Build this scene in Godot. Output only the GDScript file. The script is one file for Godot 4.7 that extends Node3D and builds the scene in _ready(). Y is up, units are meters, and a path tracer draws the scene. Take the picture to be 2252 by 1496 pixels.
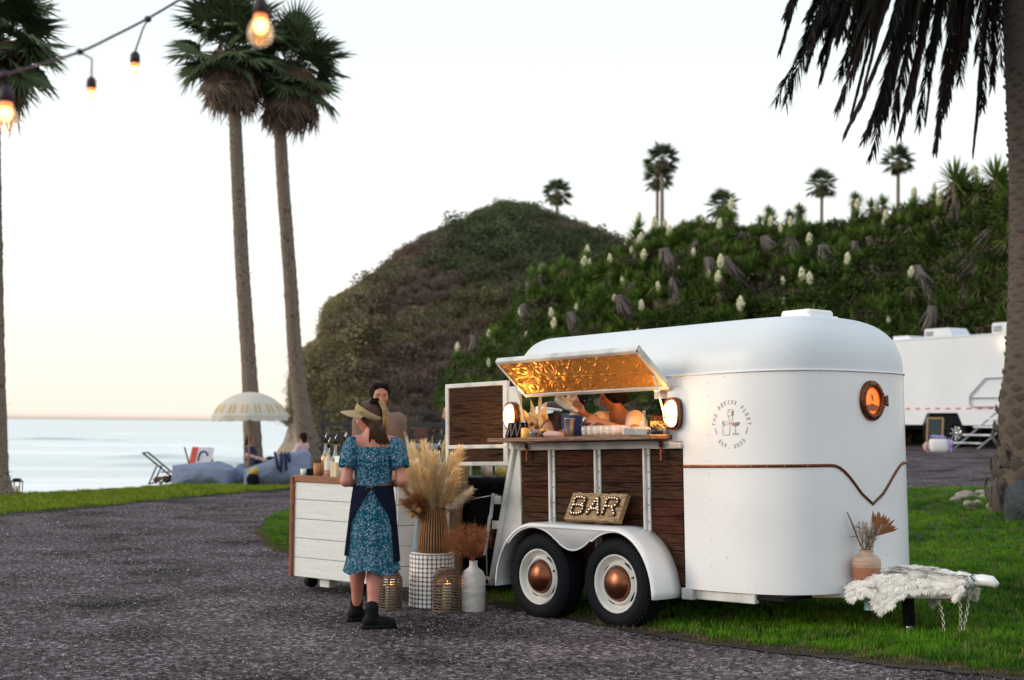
extends Node3D
# A horse-trailer bar on a gravel drive at dusk by the sea.
var M := {}
var R := RandomNumberGenerator.new()

func rr(a: float, b: float) -> float: return R.randf_range(a, b)
func rv(s: float) -> Vector3: return Vector3(rr(-s, s), rr(-s, s), rr(-s, s))

# ---------- materials
func noise(freq: float, cols: Array, size := 512, kind := 0, octaves := 4, normal := false) -> NoiseTexture2D:
	var n := FastNoiseLite.new()
	n.seed = 7 + int(freq * 1000.0) + cols.size()
	n.frequency = freq
	n.fractal_octaves = octaves
	n.noise_type = FastNoiseLite.TYPE_SIMPLEX_SMOOTH
	if kind >= 1:
		n.noise_type = FastNoiseLite.TYPE_CELLULAR
		n.cellular_return_type = FastNoiseLite.RETURN_CELL_VALUE if kind == 1 else FastNoiseLite.RETURN_DISTANCE
		n.fractal_type = FastNoiseLite.FRACTAL_NONE
	var t := NoiseTexture2D.new()
	t.noise = n
	t.width = size
	t.height = size
	t.seamless = true
	var g := Gradient.new()
	var off := PackedFloat32Array()
	var cc := PackedColorArray()
	for i in cols.size():
		var c = cols[i]
		if c is Array:
			off.append(c[0])
			cc.append(c[1])
		else:
			off.append(float(i) / (cols.size() - 1))
			cc.append(c)
	g.offsets = off
	g.colors = cc
	t.color_ramp = g
	return t

func gr(v: float) -> Color: return Color(v, v, v)

# o: rough, metal, tex, ts (Vector3), bump, bs, world, emit, coat, back, rim, vc, alpha, det, ds
func mat(key: String, r: float, g: float, b: float, o := {}) -> StandardMaterial3D:
	var m := StandardMaterial3D.new()
	m.resource_name = key
	m.albedo_color = Color(r, g, b, 1.0).linear_to_srgb()
	m.roughness = o.get("rough", 0.7)
	m.metallic = o.get("metal", 0.0)
	var sc = o.get("ts", 1.0)
	m.uv1_scale = sc if sc is Vector3 else Vector3.ONE * sc
	m.uv1_triplanar = true
	m.uv1_world_triplanar = o.get("world", false)
	if o.has("uv"):
		m.uv1_triplanar = false
	if o.has("spec"):
		m.metallic_specular = o.spec
	if o.has("tex"):
		m.albedo_texture = o.tex
	if o.has("rtex"):
		m.roughness_texture = o.rtex
	if o.has("bump"):
		m.heightmap_enabled = true
		m.heightmap_texture = o.bump
		m.heightmap_scale = o.get("bs", 1.0)
	if o.has("det"):
		m.detail_enabled = true
		m.detail_albedo = o.det
		m.detail_blend_mode = BaseMaterial3D.BLEND_MODE_MUL
		m.detail_uv_layer = BaseMaterial3D.DETAIL_UV_2
		m.uv2_triplanar = true
		m.uv2_world_triplanar = o.get("world", false)
		m.uv2_scale = Vector3.ONE * o.get("ds", 0.2)
	if o.has("emit"):
		m.emission_enabled = true
		var e: Color = o.emit
		m.emission = e
		m.emission_energy_multiplier = o.get("ee", 1.0)
	if o.has("coat"):
		m.clearcoat_enabled = true
		m.clearcoat = o.coat
		m.clearcoat_roughness = 0.08
	if o.has("back"):
		m.backlight_enabled = true
		var bk: float = o.back
		m.backlight = Color(bk, bk, bk)
	if o.has("rim"):
		m.rim_enabled = true
		m.rim = o.rim
		m.rim_tint = 0.5
	if o.has("alpha"):
		m.transparency = BaseMaterial3D.TRANSPARENCY_ALPHA
		m.albedo_color.a = o.alpha
	m.vertex_color_use_as_albedo = o.get("vc", false)
	M[key] = m
	return m

# ---------- scene tree
func thing(called: String, label: String, category: String, at := Vector3.ZERO, group := "", turn := 0.0) -> Node3D:
	var o := Node3D.new()
	o.name = called
	add_child(o, true)
	o.position = at
	o.rotation.y = turn
	tag(o, label, category, group)
	return o

func tag(o: Node, label: String, category: String, group := "") -> Node:
	o.set_meta("label", label)
	o.set_meta("category", category)
	if group:
		o.set_meta("group", group)
	return o

func inst(parent: Node, called: String, mesh: Mesh, m: Material, x := Transform3D()) -> MeshInstance3D:
	var o := MeshInstance3D.new()
	o.name = called
	o.mesh = mesh
	o.material_override = m
	o.transform = x
	parent.add_child(o, true)
	return o

func part(parent: Node, called: String, s: SurfaceTool, m: Material, x := Transform3D()) -> MeshInstance3D:
	return inst(parent, called, done(s), m, x)

func structure(called: String, s: SurfaceTool, m: Material, kind := "structure") -> MeshInstance3D:
	var o := part(self, called, s, m)
	o.set_meta("kind", kind)
	return o

func many(parent: Node, called: String, mesh: Mesh, m: Material, xs: Array, cols := []) -> MultiMeshInstance3D:
	var mm := MultiMesh.new()
	mm.transform_format = MultiMesh.TRANSFORM_3D
	mm.use_colors = cols.size() > 0
	mm.mesh = mesh
	mm.instance_count = xs.size()
	for i in xs.size():
		mm.set_instance_transform(i, xs[i])
		if cols.size():
			mm.set_instance_color(i, cols[i])
	var o := MultiMeshInstance3D.new()
	o.name = called
	o.multimesh = mm
	o.material_override = m
	o.set_meta("kind", "stuff")
	parent.add_child(o, true)
	return o

func dup(o: Node3D, x: Transform3D, label: String) -> Node3D:
	var c := o.duplicate() as Node3D
	c.name = String(o.name)
	add_child(c, true)
	c.transform = x
	if label:
		c.set_meta("label", label)
	return c

# ---------- shapes
func S(smooth := true) -> SurfaceTool:
	var s := SurfaceTool.new()
	s.begin(Mesh.PRIMITIVE_TRIANGLES)
	s.set_smooth_group(0 if smooth else -1)
	return s

func done(s: SurfaceTool) -> ArrayMesh:
	s.generate_normals()
	s.index()
	return s.commit()

func tri(s: SurfaceTool, a: Vector3, b: Vector3, c: Vector3) -> void:
	s.add_vertex(a)
	s.add_vertex(b)
	s.add_vertex(c)

func quad(s: SurfaceTool, a: Vector3, b: Vector3, c: Vector3, d: Vector3) -> void:
	tri(s, a, b, c)
	tri(s, a, c, d)

# a box with chamfered edges
func box(s: SurfaceTool, c: Vector3, z: Vector3, ch := 0.0, b := Basis()) -> void:
	s.set_smooth_group(-1)
	var h := z / 2.0
	ch = minf(ch, minf(h.x, minf(h.y, h.z)) * 0.6)
	var f := func(sx: float, sy: float, sz: float, ax: int) -> Vector3:
		var p := Vector3(sx * (h.x - (0.0 if ax == 0 else ch)), sy * (h.y - (0.0 if ax == 1 else ch)), sz * (h.z - (0.0 if ax == 2 else ch)))
		return c + b * p
	for k in [-1.0, 1.0]:
		var q = [[f.call(k, -1, -1, 0), f.call(k, -1, 1, 0), f.call(k, 1, 1, 0), f.call(k, 1, -1, 0)],
			[f.call(-1, k, -1, 1), f.call(1, k, -1, 1), f.call(1, k, 1, 1), f.call(-1, k, 1, 1)],
			[f.call(-1, -1, k, 2), f.call(-1, 1, k, 2), f.call(1, 1, k, 2), f.call(1, -1, k, 2)]]
		for w in q:
			if k > 0:
				quad(s, w[3], w[2], w[1], w[0])
			else:
				quad(s, w[0], w[1], w[2], w[3])
	if ch > 0.0:
		for i in [-1.0, 1.0]:
			for j in [-1.0, 1.0]:
				var e = [[f.call(-1, i, j, 1), f.call(1, i, j, 1), f.call(1, i, j, 2), f.call(-1, i, j, 2)],
					[f.call(i, -1, j, 2), f.call(i, 1, j, 2), f.call(i, 1, j, 0), f.call(i, -1, j, 0)],
					[f.call(i, j, -1, 0), f.call(i, j, 1, 0), f.call(i, j, 1, 1), f.call(i, j, -1, 1)]]
				for w in e:
					if i * j > 0:
						quad(s, w[0], w[1], w[2], w[3])
					else:
						quad(s, w[3], w[2], w[1], w[0])
				for k in [-1.0, 1.0]:
					var t = [f.call(i, j, k, 0), f.call(i, j, k, 1), f.call(i, j, k, 2)]
					if i * j * k > 0:
						tri(s, t[2], t[1], t[0])
					else:
						tri(s, t[0], t[1], t[2])

func rod(s: SurfaceTool, a: Vector3, b: Vector3, w: float, h: float, ch := 0.0) -> void:   # a bar of rectangular section from a to b
	var x := (b - a).normalized()
	var up := Vector3.UP if absf(x.y) < 0.95 else Vector3.BACK
	var z := x.cross(up).normalized()
	box(s, (a + b) / 2.0, Vector3(a.distance_to(b), h, w), ch, Basis(x, z.cross(x), z))

func tube(s: SurfaceTool, pts: Array, rad, n := 8, cap := true, closed := false) -> void:
	s.set_smooth_group(0)
	var rings := []
	var side := Vector3.ZERO
	var cnt := pts.size()
	for i in cnt:
		var p: Vector3 = pts[i]
		var d: Vector3
		if closed:
			d = pts[(i + 1) % cnt] - pts[(i - 1 + cnt) % cnt]
		else:
			d = pts[mini(i + 1, cnt - 1)] - pts[maxi(i - 1, 0)]
		d = d.normalized() if d.length() > 1e-9 else Vector3.UP
		if i == 0:
			side = d.cross(Vector3.UP if absf(d.y) < 0.9 else Vector3.RIGHT).normalized()
		else:
			side = (side - d * side.dot(d)).normalized()
		var up := d.cross(side)
		var r: float = rad[i] if rad is Array else rad
		var ring := PackedVector3Array()
		for k in n:
			var a := TAU * k / n
			ring.append(p + (side * cos(a) + up * sin(a)) * r)
		rings.append(ring)
	if closed:
		rings.append(rings[0])
	loft(s, rings, cap and not closed)

func loft(s: SurfaceTool, rings: Array, cap := false, wrap := true) -> void:
	for i in rings.size() - 1:
		var a: PackedVector3Array = rings[i]
		var b: PackedVector3Array = rings[i + 1]
		var n := a.size()
		for k in (n if wrap else n - 1):
			var l := (k + 1) % n
			quad(s, a[k], b[k], b[l], a[l])
	if cap:
		for e in [0, rings.size() - 1]:
			var a: PackedVector3Array = rings[e]
			var c := Vector3.ZERO
			for p in a:
				c += p
			c /= a.size()
			for k in a.size():
				if e == 0:
					tri(s, c, a[k], a[(k + 1) % a.size()])
				else:
					tri(s, c, a[(k + 1) % a.size()], a[k])

func lathe(s: SurfaceTool, prof: Array, n := 24, x := Transform3D()) -> void:   # prof: Vector2(radius, height) upwards
	s.set_smooth_group(0)
	var rings := []
	for p in prof:
		var ring := PackedVector3Array()
		for k in n:
			var a := -TAU * k / n
			ring.append(x * Vector3(cos(a) * p.x, p.y, sin(a) * p.x))
		rings.append(ring)
	loft(s, rings)

func ball(s: SurfaceTool, c: Vector3, r: Vector3, n := 10, b := Basis()) -> void:
	var prof := []
	for i in n + 1:
		var a := PI * i / n - PI / 2
		prof.append(Vector2(cos(a), sin(a)))
	lathe(s, prof, n * 2, Transform3D(b * Basis.from_scale(r), c))

func slab(s: SurfaceTool, poly: PackedVector2Array, z0: float, z1: float, x := Transform3D()) -> void:   # a polygon given depth
	s.set_smooth_group(-1)
	var t := Geometry2D.triangulate_polygon(poly)
	for i in range(0, t.size(), 3):
		var p := [poly[t[i]], poly[t[i + 1]], poly[t[i + 2]]]
		var v := []
		for q in p:
			v.append(q)
		tri(s, x * Vector3(v[0].x, v[0].y, z1), x * Vector3(v[1].x, v[1].y, z1), x * Vector3(v[2].x, v[2].y, z1))
		tri(s, x * Vector3(v[0].x, v[0].y, z0), x * Vector3(v[2].x, v[2].y, z0), x * Vector3(v[1].x, v[1].y, z0))
	for i in poly.size():
		var a := poly[i]
		var b := poly[(i + 1) % poly.size()]
		quad(s, x * Vector3(a.x, a.y, z0), x * Vector3(b.x, b.y, z0), x * Vector3(b.x, b.y, z1), x * Vector3(a.x, a.y, z1))

func blade(s: SurfaceTool, a: Vector3, d: Vector3, side: Vector3, l: float, w: float, droop: float) -> void:   # a folded, pointed leaf
	var m := a + d * l * 0.5 + Vector3.DOWN * droop * l * 0.25
	var t := a + d * l + Vector3.DOWN * droop * l
	var u := side * w * 0.5
	quad(s, a - u * 0.7, m - u, m + u, a + u * 0.7)
	tri(s, m - u, t, m + u)

func spot_basis(d: Vector3) -> Basis:
	var y := d.normalized()
	var x := y.cross(Vector3.FORWARD if absf(y.z) < 0.9 else Vector3.RIGHT).normalized()
	return Basis(x, y, x.cross(y))

# a smooth body out of tapered bones [a, b, ra, rb], meshed as surface nets
func blob(s: SurfaceTool, bones: Array, cell: float, k: float) -> void:
	s.set_smooth_group(0)
	var lo := Vector3.ONE * 1e9
	var hi := -lo
	for b in bones:
		var r := Vector3.ONE * (maxf(b[2], b[3]) + cell * 2.5)
		lo = lo.min(b[0] - r).min(b[1] - r)
		hi = hi.max(b[0] + r).max(b[1] + r)
	var nx := int((hi.x - lo.x) / cell) + 2
	var ny := int((hi.y - lo.y) / cell) + 2
	var nz := int((hi.z - lo.z) / cell) + 2
	var acc := PackedFloat32Array()
	acc.resize(nx * ny * nz)
	for b in bones:
		var a: Vector3 = b[0]
		var ab: Vector3 = b[1] - a
		var inv := 1.0 / maxf(ab.length_squared(), 1e-9)
		var ra: float = b[2]
		var dr: float = b[3] - ra
		var pad := maxf(ra, ra + dr) + 3.2 * k
		var l0: Vector3 = ((a.min(b[1]) - Vector3.ONE * pad - lo) / cell).max(Vector3.ZERO)
		var h0: Vector3 = ((a.max(b[1]) + Vector3.ONE * pad - lo) / cell).min(Vector3(nx - 1, ny - 1, nz - 1))
		for z in range(int(l0.z), int(h0.z) + 1):
			for y in range(int(l0.y), int(h0.y) + 1):
				var at := (z * ny + y) * nx
				for x in range(int(l0.x), int(h0.x) + 1):
					var p := lo + Vector3(x, y, z) * cell - a
					var h := clampf(p.dot(ab) * inv, 0.0, 1.0)
					var d := (p - ab * h).length() - ra - dr * h
					if d < 3.2 * k:
						acc[at + x] += exp(-d / k)
	var inside := PackedByteArray()
	inside.resize(acc.size())
	for i in acc.size():
		if acc[i] > 1.0:
			inside[i] = 1
	var corner := [0, 1, nx, nx + 1, nx * ny, nx * ny + 1, nx * ny + nx, nx * ny + nx + 1]
	var off := [Vector3(0, 0, 0), Vector3(1, 0, 0), Vector3(0, 1, 0), Vector3(1, 1, 0), Vector3(0, 0, 1), Vector3(1, 0, 1), Vector3(0, 1, 1), Vector3(1, 1, 1)]
	var edges := [[0, 1], [2, 3], [4, 5], [6, 7], [0, 2], [1, 3], [4, 6], [5, 7], [0, 4], [1, 5], [2, 6], [3, 7]]
	var vert := {}
	var c1 := nx * ny
	for z in nz - 1:
		for y in ny - 1:
			var at := (z * ny + y) * nx
			for x in nx - 1:
				var i := at + x
				var sum := inside[i] + inside[i + 1] + inside[i + nx] + inside[i + nx + 1] + inside[i + c1] + inside[i + c1 + 1] + inside[i + c1 + nx] + inside[i + c1 + nx + 1]
				if sum == 0 or sum == 8:
					continue
				var p := Vector3.ZERO
				var n := 0
				for e in edges:
					var ia: int = i + corner[e[0]]
					var ib: int = i + corner[e[1]]
					if inside[ia] != inside[ib]:
						var fa := log(maxf(acc[ia], 1e-4))
						var fb := log(maxf(acc[ib], 1e-4))
						p += (off[e[0]] as Vector3).lerp(off[e[1]], fa / (fa - fb))
						n += 1
				vert[i] = lo + (Vector3(x, y, z) + p / n) * cell
	var ax := [[1, nx, c1], [nx, c1, 1], [c1, 1, nx]]
	for i in vert:
		for w in ax:
			var u: int = w[1]
			var v: int = w[2]
			if i + w[0] < inside.size() and inside[i] != inside[i + w[0]] and vert.has(i - u) and vert.has(i - v) and vert.has(i - u - v):
				if inside[i]:
					quad(s, vert[i], vert[i - v], vert[i - u - v], vert[i - u])
				else:
					quad(s, vert[i], vert[i - u], vert[i - u - v], vert[i - v])

# ---------- the lie of the land: level by the drive, rising to the lot behind, dropping to the beach
func gy(x: float, z: float) -> float:
	var d := -z
	var a := x - 0.4
	var h := 0.045 * (0.0 if a < -1.0 else (a + 1.0) * (a + 1.0) / 4.0 if a < 1.0 else a)
	h += 0.011 * maxf(0.0, d - 12.0) * clampf(x / 6.0, 0.0, 1.0)
	var t := clampf((d - 37.3 + 8.0 * clampf((-7.5 - x) / 2.5, 0.0, 1.0)) / 4.0, 0.0, 1.0)
	return h - 1.9 * t * t * (3.0 - 2.0 * t) * clampf((1.0 - x) / 4.0, 0.0, 1.0)

func on(x: float, z: float, up := 0.0) -> Vector3: return Vector3(x, gy(x, z) + up, z)

func omni(parent: Node, at: Vector3, c: Color, e: float, size: float) -> void:
	var l := OmniLight3D.new()
	l.name = "lamp_light"
	parent.add_child(l, true)
	l.position = at
	l.light_color = c
	l.light_energy = e
	l.light_size = size
	l.omni_range = 30.0
	l.omni_attenuation = 2.0
	l.shadow_enabled = true


func _ready() -> void:
	R.seed = 20
	var cam := Camera3D.new()
	cam.name = "camera"
	cam.position = Vector3(0, 1.55, 0)
	cam.rotation_degrees = Vector3(3.3, 0, 0.54)
	cam.near = 0.1
	cam.far = 9000.0
	var lens := CameraAttributesPhysical.new()
	lens.frustum_focal_length = 50.4
	lens.exposure_aperture = 2.2
	lens.frustum_focus_distance = 11.0
	lens.exposure_multiplier = 1.0
	cam.attributes = lens
	cam.fov = 26.72
	add_child(cam)
	cam.current = true
	var sky := PanoramaSkyMaterial.new()
	sky.panorama = dusk_sky()
	sky.energy_multiplier = 1.0
	var e := Environment.new()
	e.background_mode = Environment.BG_SKY
	e.sky = Sky.new()
	e.sky.sky_material = sky
	e.tonemap_mode = Environment.TONE_MAPPER_LINEAR
	e.tonemap_exposure = 1.15

	e.sdfgi_enabled = true
	e.ssao_enabled = true
	e.ssil_enabled = true
	var we := WorldEnvironment.new()
	we.name = "environment"
	we.environment = e
	add_child(we)
	var sun := DirectionalLight3D.new()
	sun.name = "sun"
	sun.light_energy = 0.5
	sun.light_color = Color(1.0, 0.93, 0.84)
	sun.light_angular_distance = 24.0
	sun.sky_mode = DirectionalLight3D.SKY_MODE_LIGHT_ONLY
	sun.shadow_enabled = true
	add_child(sun)
	sun.look_at_from_position(Vector3(-9.2, 2.7, 1.3), Vector3.ZERO)
	materials()
	land()
	sea()
	hill()
	bank()
	trailer()
	trailer_front()
	counter_things()
	mobile_bar()
	vases()
	people()
	lot()
	beach()
	palms()
	date_palm()
	string_lights()
	grass()

func dusk_sky() -> ImageTexture:   # clear dusk air: cream at the horizon, white above, dimmer blue towards the zenith
	var stops := [[0.0, Color(0.98, 0.83, 0.71)], [2.5, Color(1.0, 0.91, 0.80)], [6.0, Color(1.02, 0.99, 0.93)], [10.0, Color(0.92, 0.96, 0.95)], [17.0, Color(0.83, 0.91, 0.93)], [30.0, Color(0.76, 0.87, 0.94)], [60.0, Color(0.66, 0.76, 0.86)], [90.0, Color(0.56, 0.66, 0.77)]]
	var h := 720
	var im := Image.create(8, h, false, Image.FORMAT_RGBAF)
	for y in h:
		var el := 90.0 - (y + 0.5) / h * 180.0
		var c := Color(0.22, 0.21, 0.21)
		if el >= 0.0:
			for i in stops.size() - 1:
				if el <= stops[i + 1][0]:
					c = (stops[i][1] as Color).lerp(stops[i + 1][1], smoothstep(0.0, 1.0, (el - stops[i][0]) / (stops[i + 1][0] - stops[i][0])) * 0.5 + 0.5 * (el - stops[i][0]) / (stops[i + 1][0] - stops[i][0]))
					break
		for x in 8:
			im.set_pixel(x, y, c)
	return ImageTexture.create_from_image(im)

func materials() -> void:
	var fine := noise(0.02, [gr(0.9), gr(1.0)], 512)
	var blot := noise(0.006, [[0.0, gr(0.72)], [0.45, gr(0.9)], [1.0, gr(1.0)]], 512)
	var grain := noise(0.012, [[0.0, Color(0.30, 0.25, 0.22)], [0.35, Color(0.62, 0.55, 0.5)], [0.55, Color(0.85, 0.8, 0.76)], [0.75, Color(0.6, 0.52, 0.47)], [1.0, gr(1.0)]], 512, 0, 6)
	var bumpy := noise(0.03, [gr(0), gr(1)], 512)
	mat("white_paint", 0.84, 0.84, 0.85, {"rough": 0.34, "tex": noise(0.008, [gr(0.955), gr(1.0)], 256), "ts": 0.5, "coat": 0.3, "bump": noise(0.004, [gr(0), gr(1)], 256, 0, 2), "bs": 0.35, "det": noise(0.035, [[0.0, gr(0.86)], [0.11, gr(0.97)], [0.15, gr(1.0)], [1.0, gr(1.0)]], 512, 0, 2), "ds": 0.9})
	mat("roof_paint", 0.72, 0.75, 0.78, {"rough": 0.42, "tex": noise(0.008, [gr(0.95), gr(1.0)], 256), "ts": 0.4, "bump": noise(0.004, [gr(0), gr(1)], 256, 0, 2), "bs": 0.5})
	mat("frame_white", 0.74, 0.73, 0.70, {"rough": 0.42, "tex": blot, "ts": 0.9})
	mat("dark_board", 0.10, 0.045, 0.027, {"rough": 0.8, "spec": 0.2, "tex": grain, "ts": Vector3(0.35, 5, 5), "bump": grain, "bs": 0.5})
	mat("shelf_wood", 0.40, 0.22, 0.13, {"rough": 0.5, "tex": grain, "ts": Vector3(0.5, 7, 7), "bump": grain, "bs": 0.3})
	mat("warm_wood", 0.52, 0.20, 0.075, {"rough": 0.35, "tex": grain, "ts": Vector3(0.8, 8, 8), "coat": 0.3})
	mat("warm_wood_up", 0.46, 0.17, 0.07, {"rough": 0.4, "tex": grain, "ts": Vector3(8, 0.8, 8), "coat": 0.2})
	mat("pale_wood", 0.74, 0.54, 0.29, {"rough": 0.6, "tex": grain, "ts": Vector3(1.2, 9, 9)})
	mat("brown_wood", 0.22, 0.11, 0.05, {"rough": 0.6, "tex": grain, "ts": Vector3(9, 1.2, 9)})
	mat("shiplap", 0.78, 0.79, 0.77, {"rough": 0.5, "tex": noise(0.01, [gr(0.9), gr(1.0)], 512), "ts": Vector3(0.4, 4, 4)})
	mat("copper", 0.27, 0.105, 0.058, {"rough": 0.32, "metal": 1.0, "tex": blot, "ts": 3.0, "bump": bumpy, "bs": 0.06})
	mat("dark_copper", 0.20, 0.065, 0.03, {"rough": 0.4, "metal": 0.85, "tex": blot, "ts": 4.0})
	mat("tyre", 0.009, 0.010, 0.013, {"rough": 0.7, "spec": 0.22})
	mat("black", 0.009, 0.009, 0.011, {"rough": 0.6, "spec": 0.2})
	mat("black_cloth", 0.012, 0.012, 0.015, {"rough": 0.95, "spec": 0.1})
	mat("steel", 0.55, 0.55, 0.56, {"rough": 0.25, "metal": 1.0})
	mat("galvanised", 0.5, 0.47, 0.40, {"rough": 0.45, "metal": 0.9})
	mat("dark_metal", 0.03, 0.03, 0.032, {"rough": 0.4, "metal": 0.6})
	mat("glass", 0.95, 0.98, 0.97, {"rough": 0.03, "alpha": 0.08})
	mat("lamp_glass", 1.0, 0.85, 0.6, {"rough": 0.3, "emit": Color(1.0, 0.88, 0.66), "ee": 3.2})
	mat("filament", 1.0, 0.6, 0.25, {"rough": 0.3, "emit": Color(1.0, 0.70, 0.36), "ee": 6.0})
	mat("flame", 1.0, 0.7, 0.2, {"rough": 0.3, "emit": Color(1.0, 0.62, 0.16), "ee": 4.0})
	mat("wax", 0.78, 0.66, 0.42, {"rough": 0.5})
	mat("wicker", 0.17, 0.12, 0.09, {"rough": 0.8, "tex": blot, "ts": 9.0})
	mat("bamboo", 0.36, 0.17, 0.065, {"rough": 0.6, "tex": blot, "ts": Vector3(20, 3, 20)})
	mat("ceramic_white", 0.72, 0.69, 0.66, {"rough": 0.7, "tex": blot, "ts": Vector3(2, 6, 2), "bump": bumpy, "bs": 0.15})
	mat("shell_white", 0.78, 0.75, 0.73, {"rough": 0.5})
	mat("blue_ceramic", 0.16, 0.23, 0.28, {"rough": 0.6})
	mat("clay", 0.47, 0.19, 0.10, {"rough": 0.85, "tex": blot, "ts": 5.0})
	mat("clay_glaze", 0.60, 0.40, 0.29, {"rough": 0.6, "tex": blot, "ts": Vector3(2, 14, 2)})
	mat("pampas", 1, 1, 1, {"rough": 0.9, "back": 0.5, "vc": true})
	mat("rust_plume", 1, 1, 1, {"rough": 0.95, "back": 0.4, "vc": true})
	mat("dry_leaf", 1, 1, 1, {"rough": 0.85, "back": 0.3, "vc": true})
	mat("fur", 1.0, 0.98, 0.95, {"rough": 0.95, "back": 0.3, "vc": true})
	mat("skin", 0.55, 0.26, 0.17, {"rough": 0.55, "vc": true, "rim": 0.15})
	mat("leaf", 1, 1, 1, {"rough": 0.65, "spec": 0.22, "back": 0.25, "vc": true})
	mat("bark", 0.34, 0.262, 0.20, {"rough": 0.95, "tex": noise(0.02, [[0.0, gr(0.5)], [0.5, gr(0.85)], [1.0, gr(1.0)]], 512, 0, 5), "ts": Vector3(1.5, 2.5, 1.5), "bump": bumpy, "bs": 1.6})
	mat("rock", 0.36, 0.32, 0.27, {"rough": 0.9, "tex": blot, "ts": 2.0, "bump": bumpy, "bs": 2.0})
	mat("dark_rock", 0.045, 0.055, 0.06, {"rough": 0.8, "tex": noise(0.02, [[0.0, gr(0.6)], [0.6, gr(0.9)], [0.72, gr(1.0)]], 256), "ts": 1.6, "bump": bumpy, "bs": 2.0})
	mat("slate_fabric", 0.235, 0.28, 0.40, {"rough": 0.9, "tex": blot, "ts": 0.8})

func sheet(s: SurfaceTool, near: Array, far: Array, nv: int, up: float, sub := 3) -> Array:   # a strip of ground between two edges; returns its cells
	var a := []
	var b := []
	for i in near.size() - 1:
		for k in sub:
			a.append((near[i] as Vector3).lerp(near[i + 1], float(k) / sub))
			b.append((far[i] as Vector3).lerp(far[i + 1], float(k) / sub))
	a.append(near[-1])
	b.append(far[-1])
	for i in a.size():
		var w := 0.006 * absf(a[i].z)
		a[i] += Vector3(rr(-w, w), 0, rr(-w, w))
	var rows := []
	for i in a.size():
		var row := PackedVector3Array()
		for v in nv + 1:
			var p: Vector3 = (a[i] as Vector3).lerp(b[i], pow(float(v) / nv, 1.4))
			row.append(on(p.x, p.z, up))
		rows.append(row)
	loft(s, rows, false, false)
	return rows

var lawn_cells := []
var strip_cells := []
var island_cells := []

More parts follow.
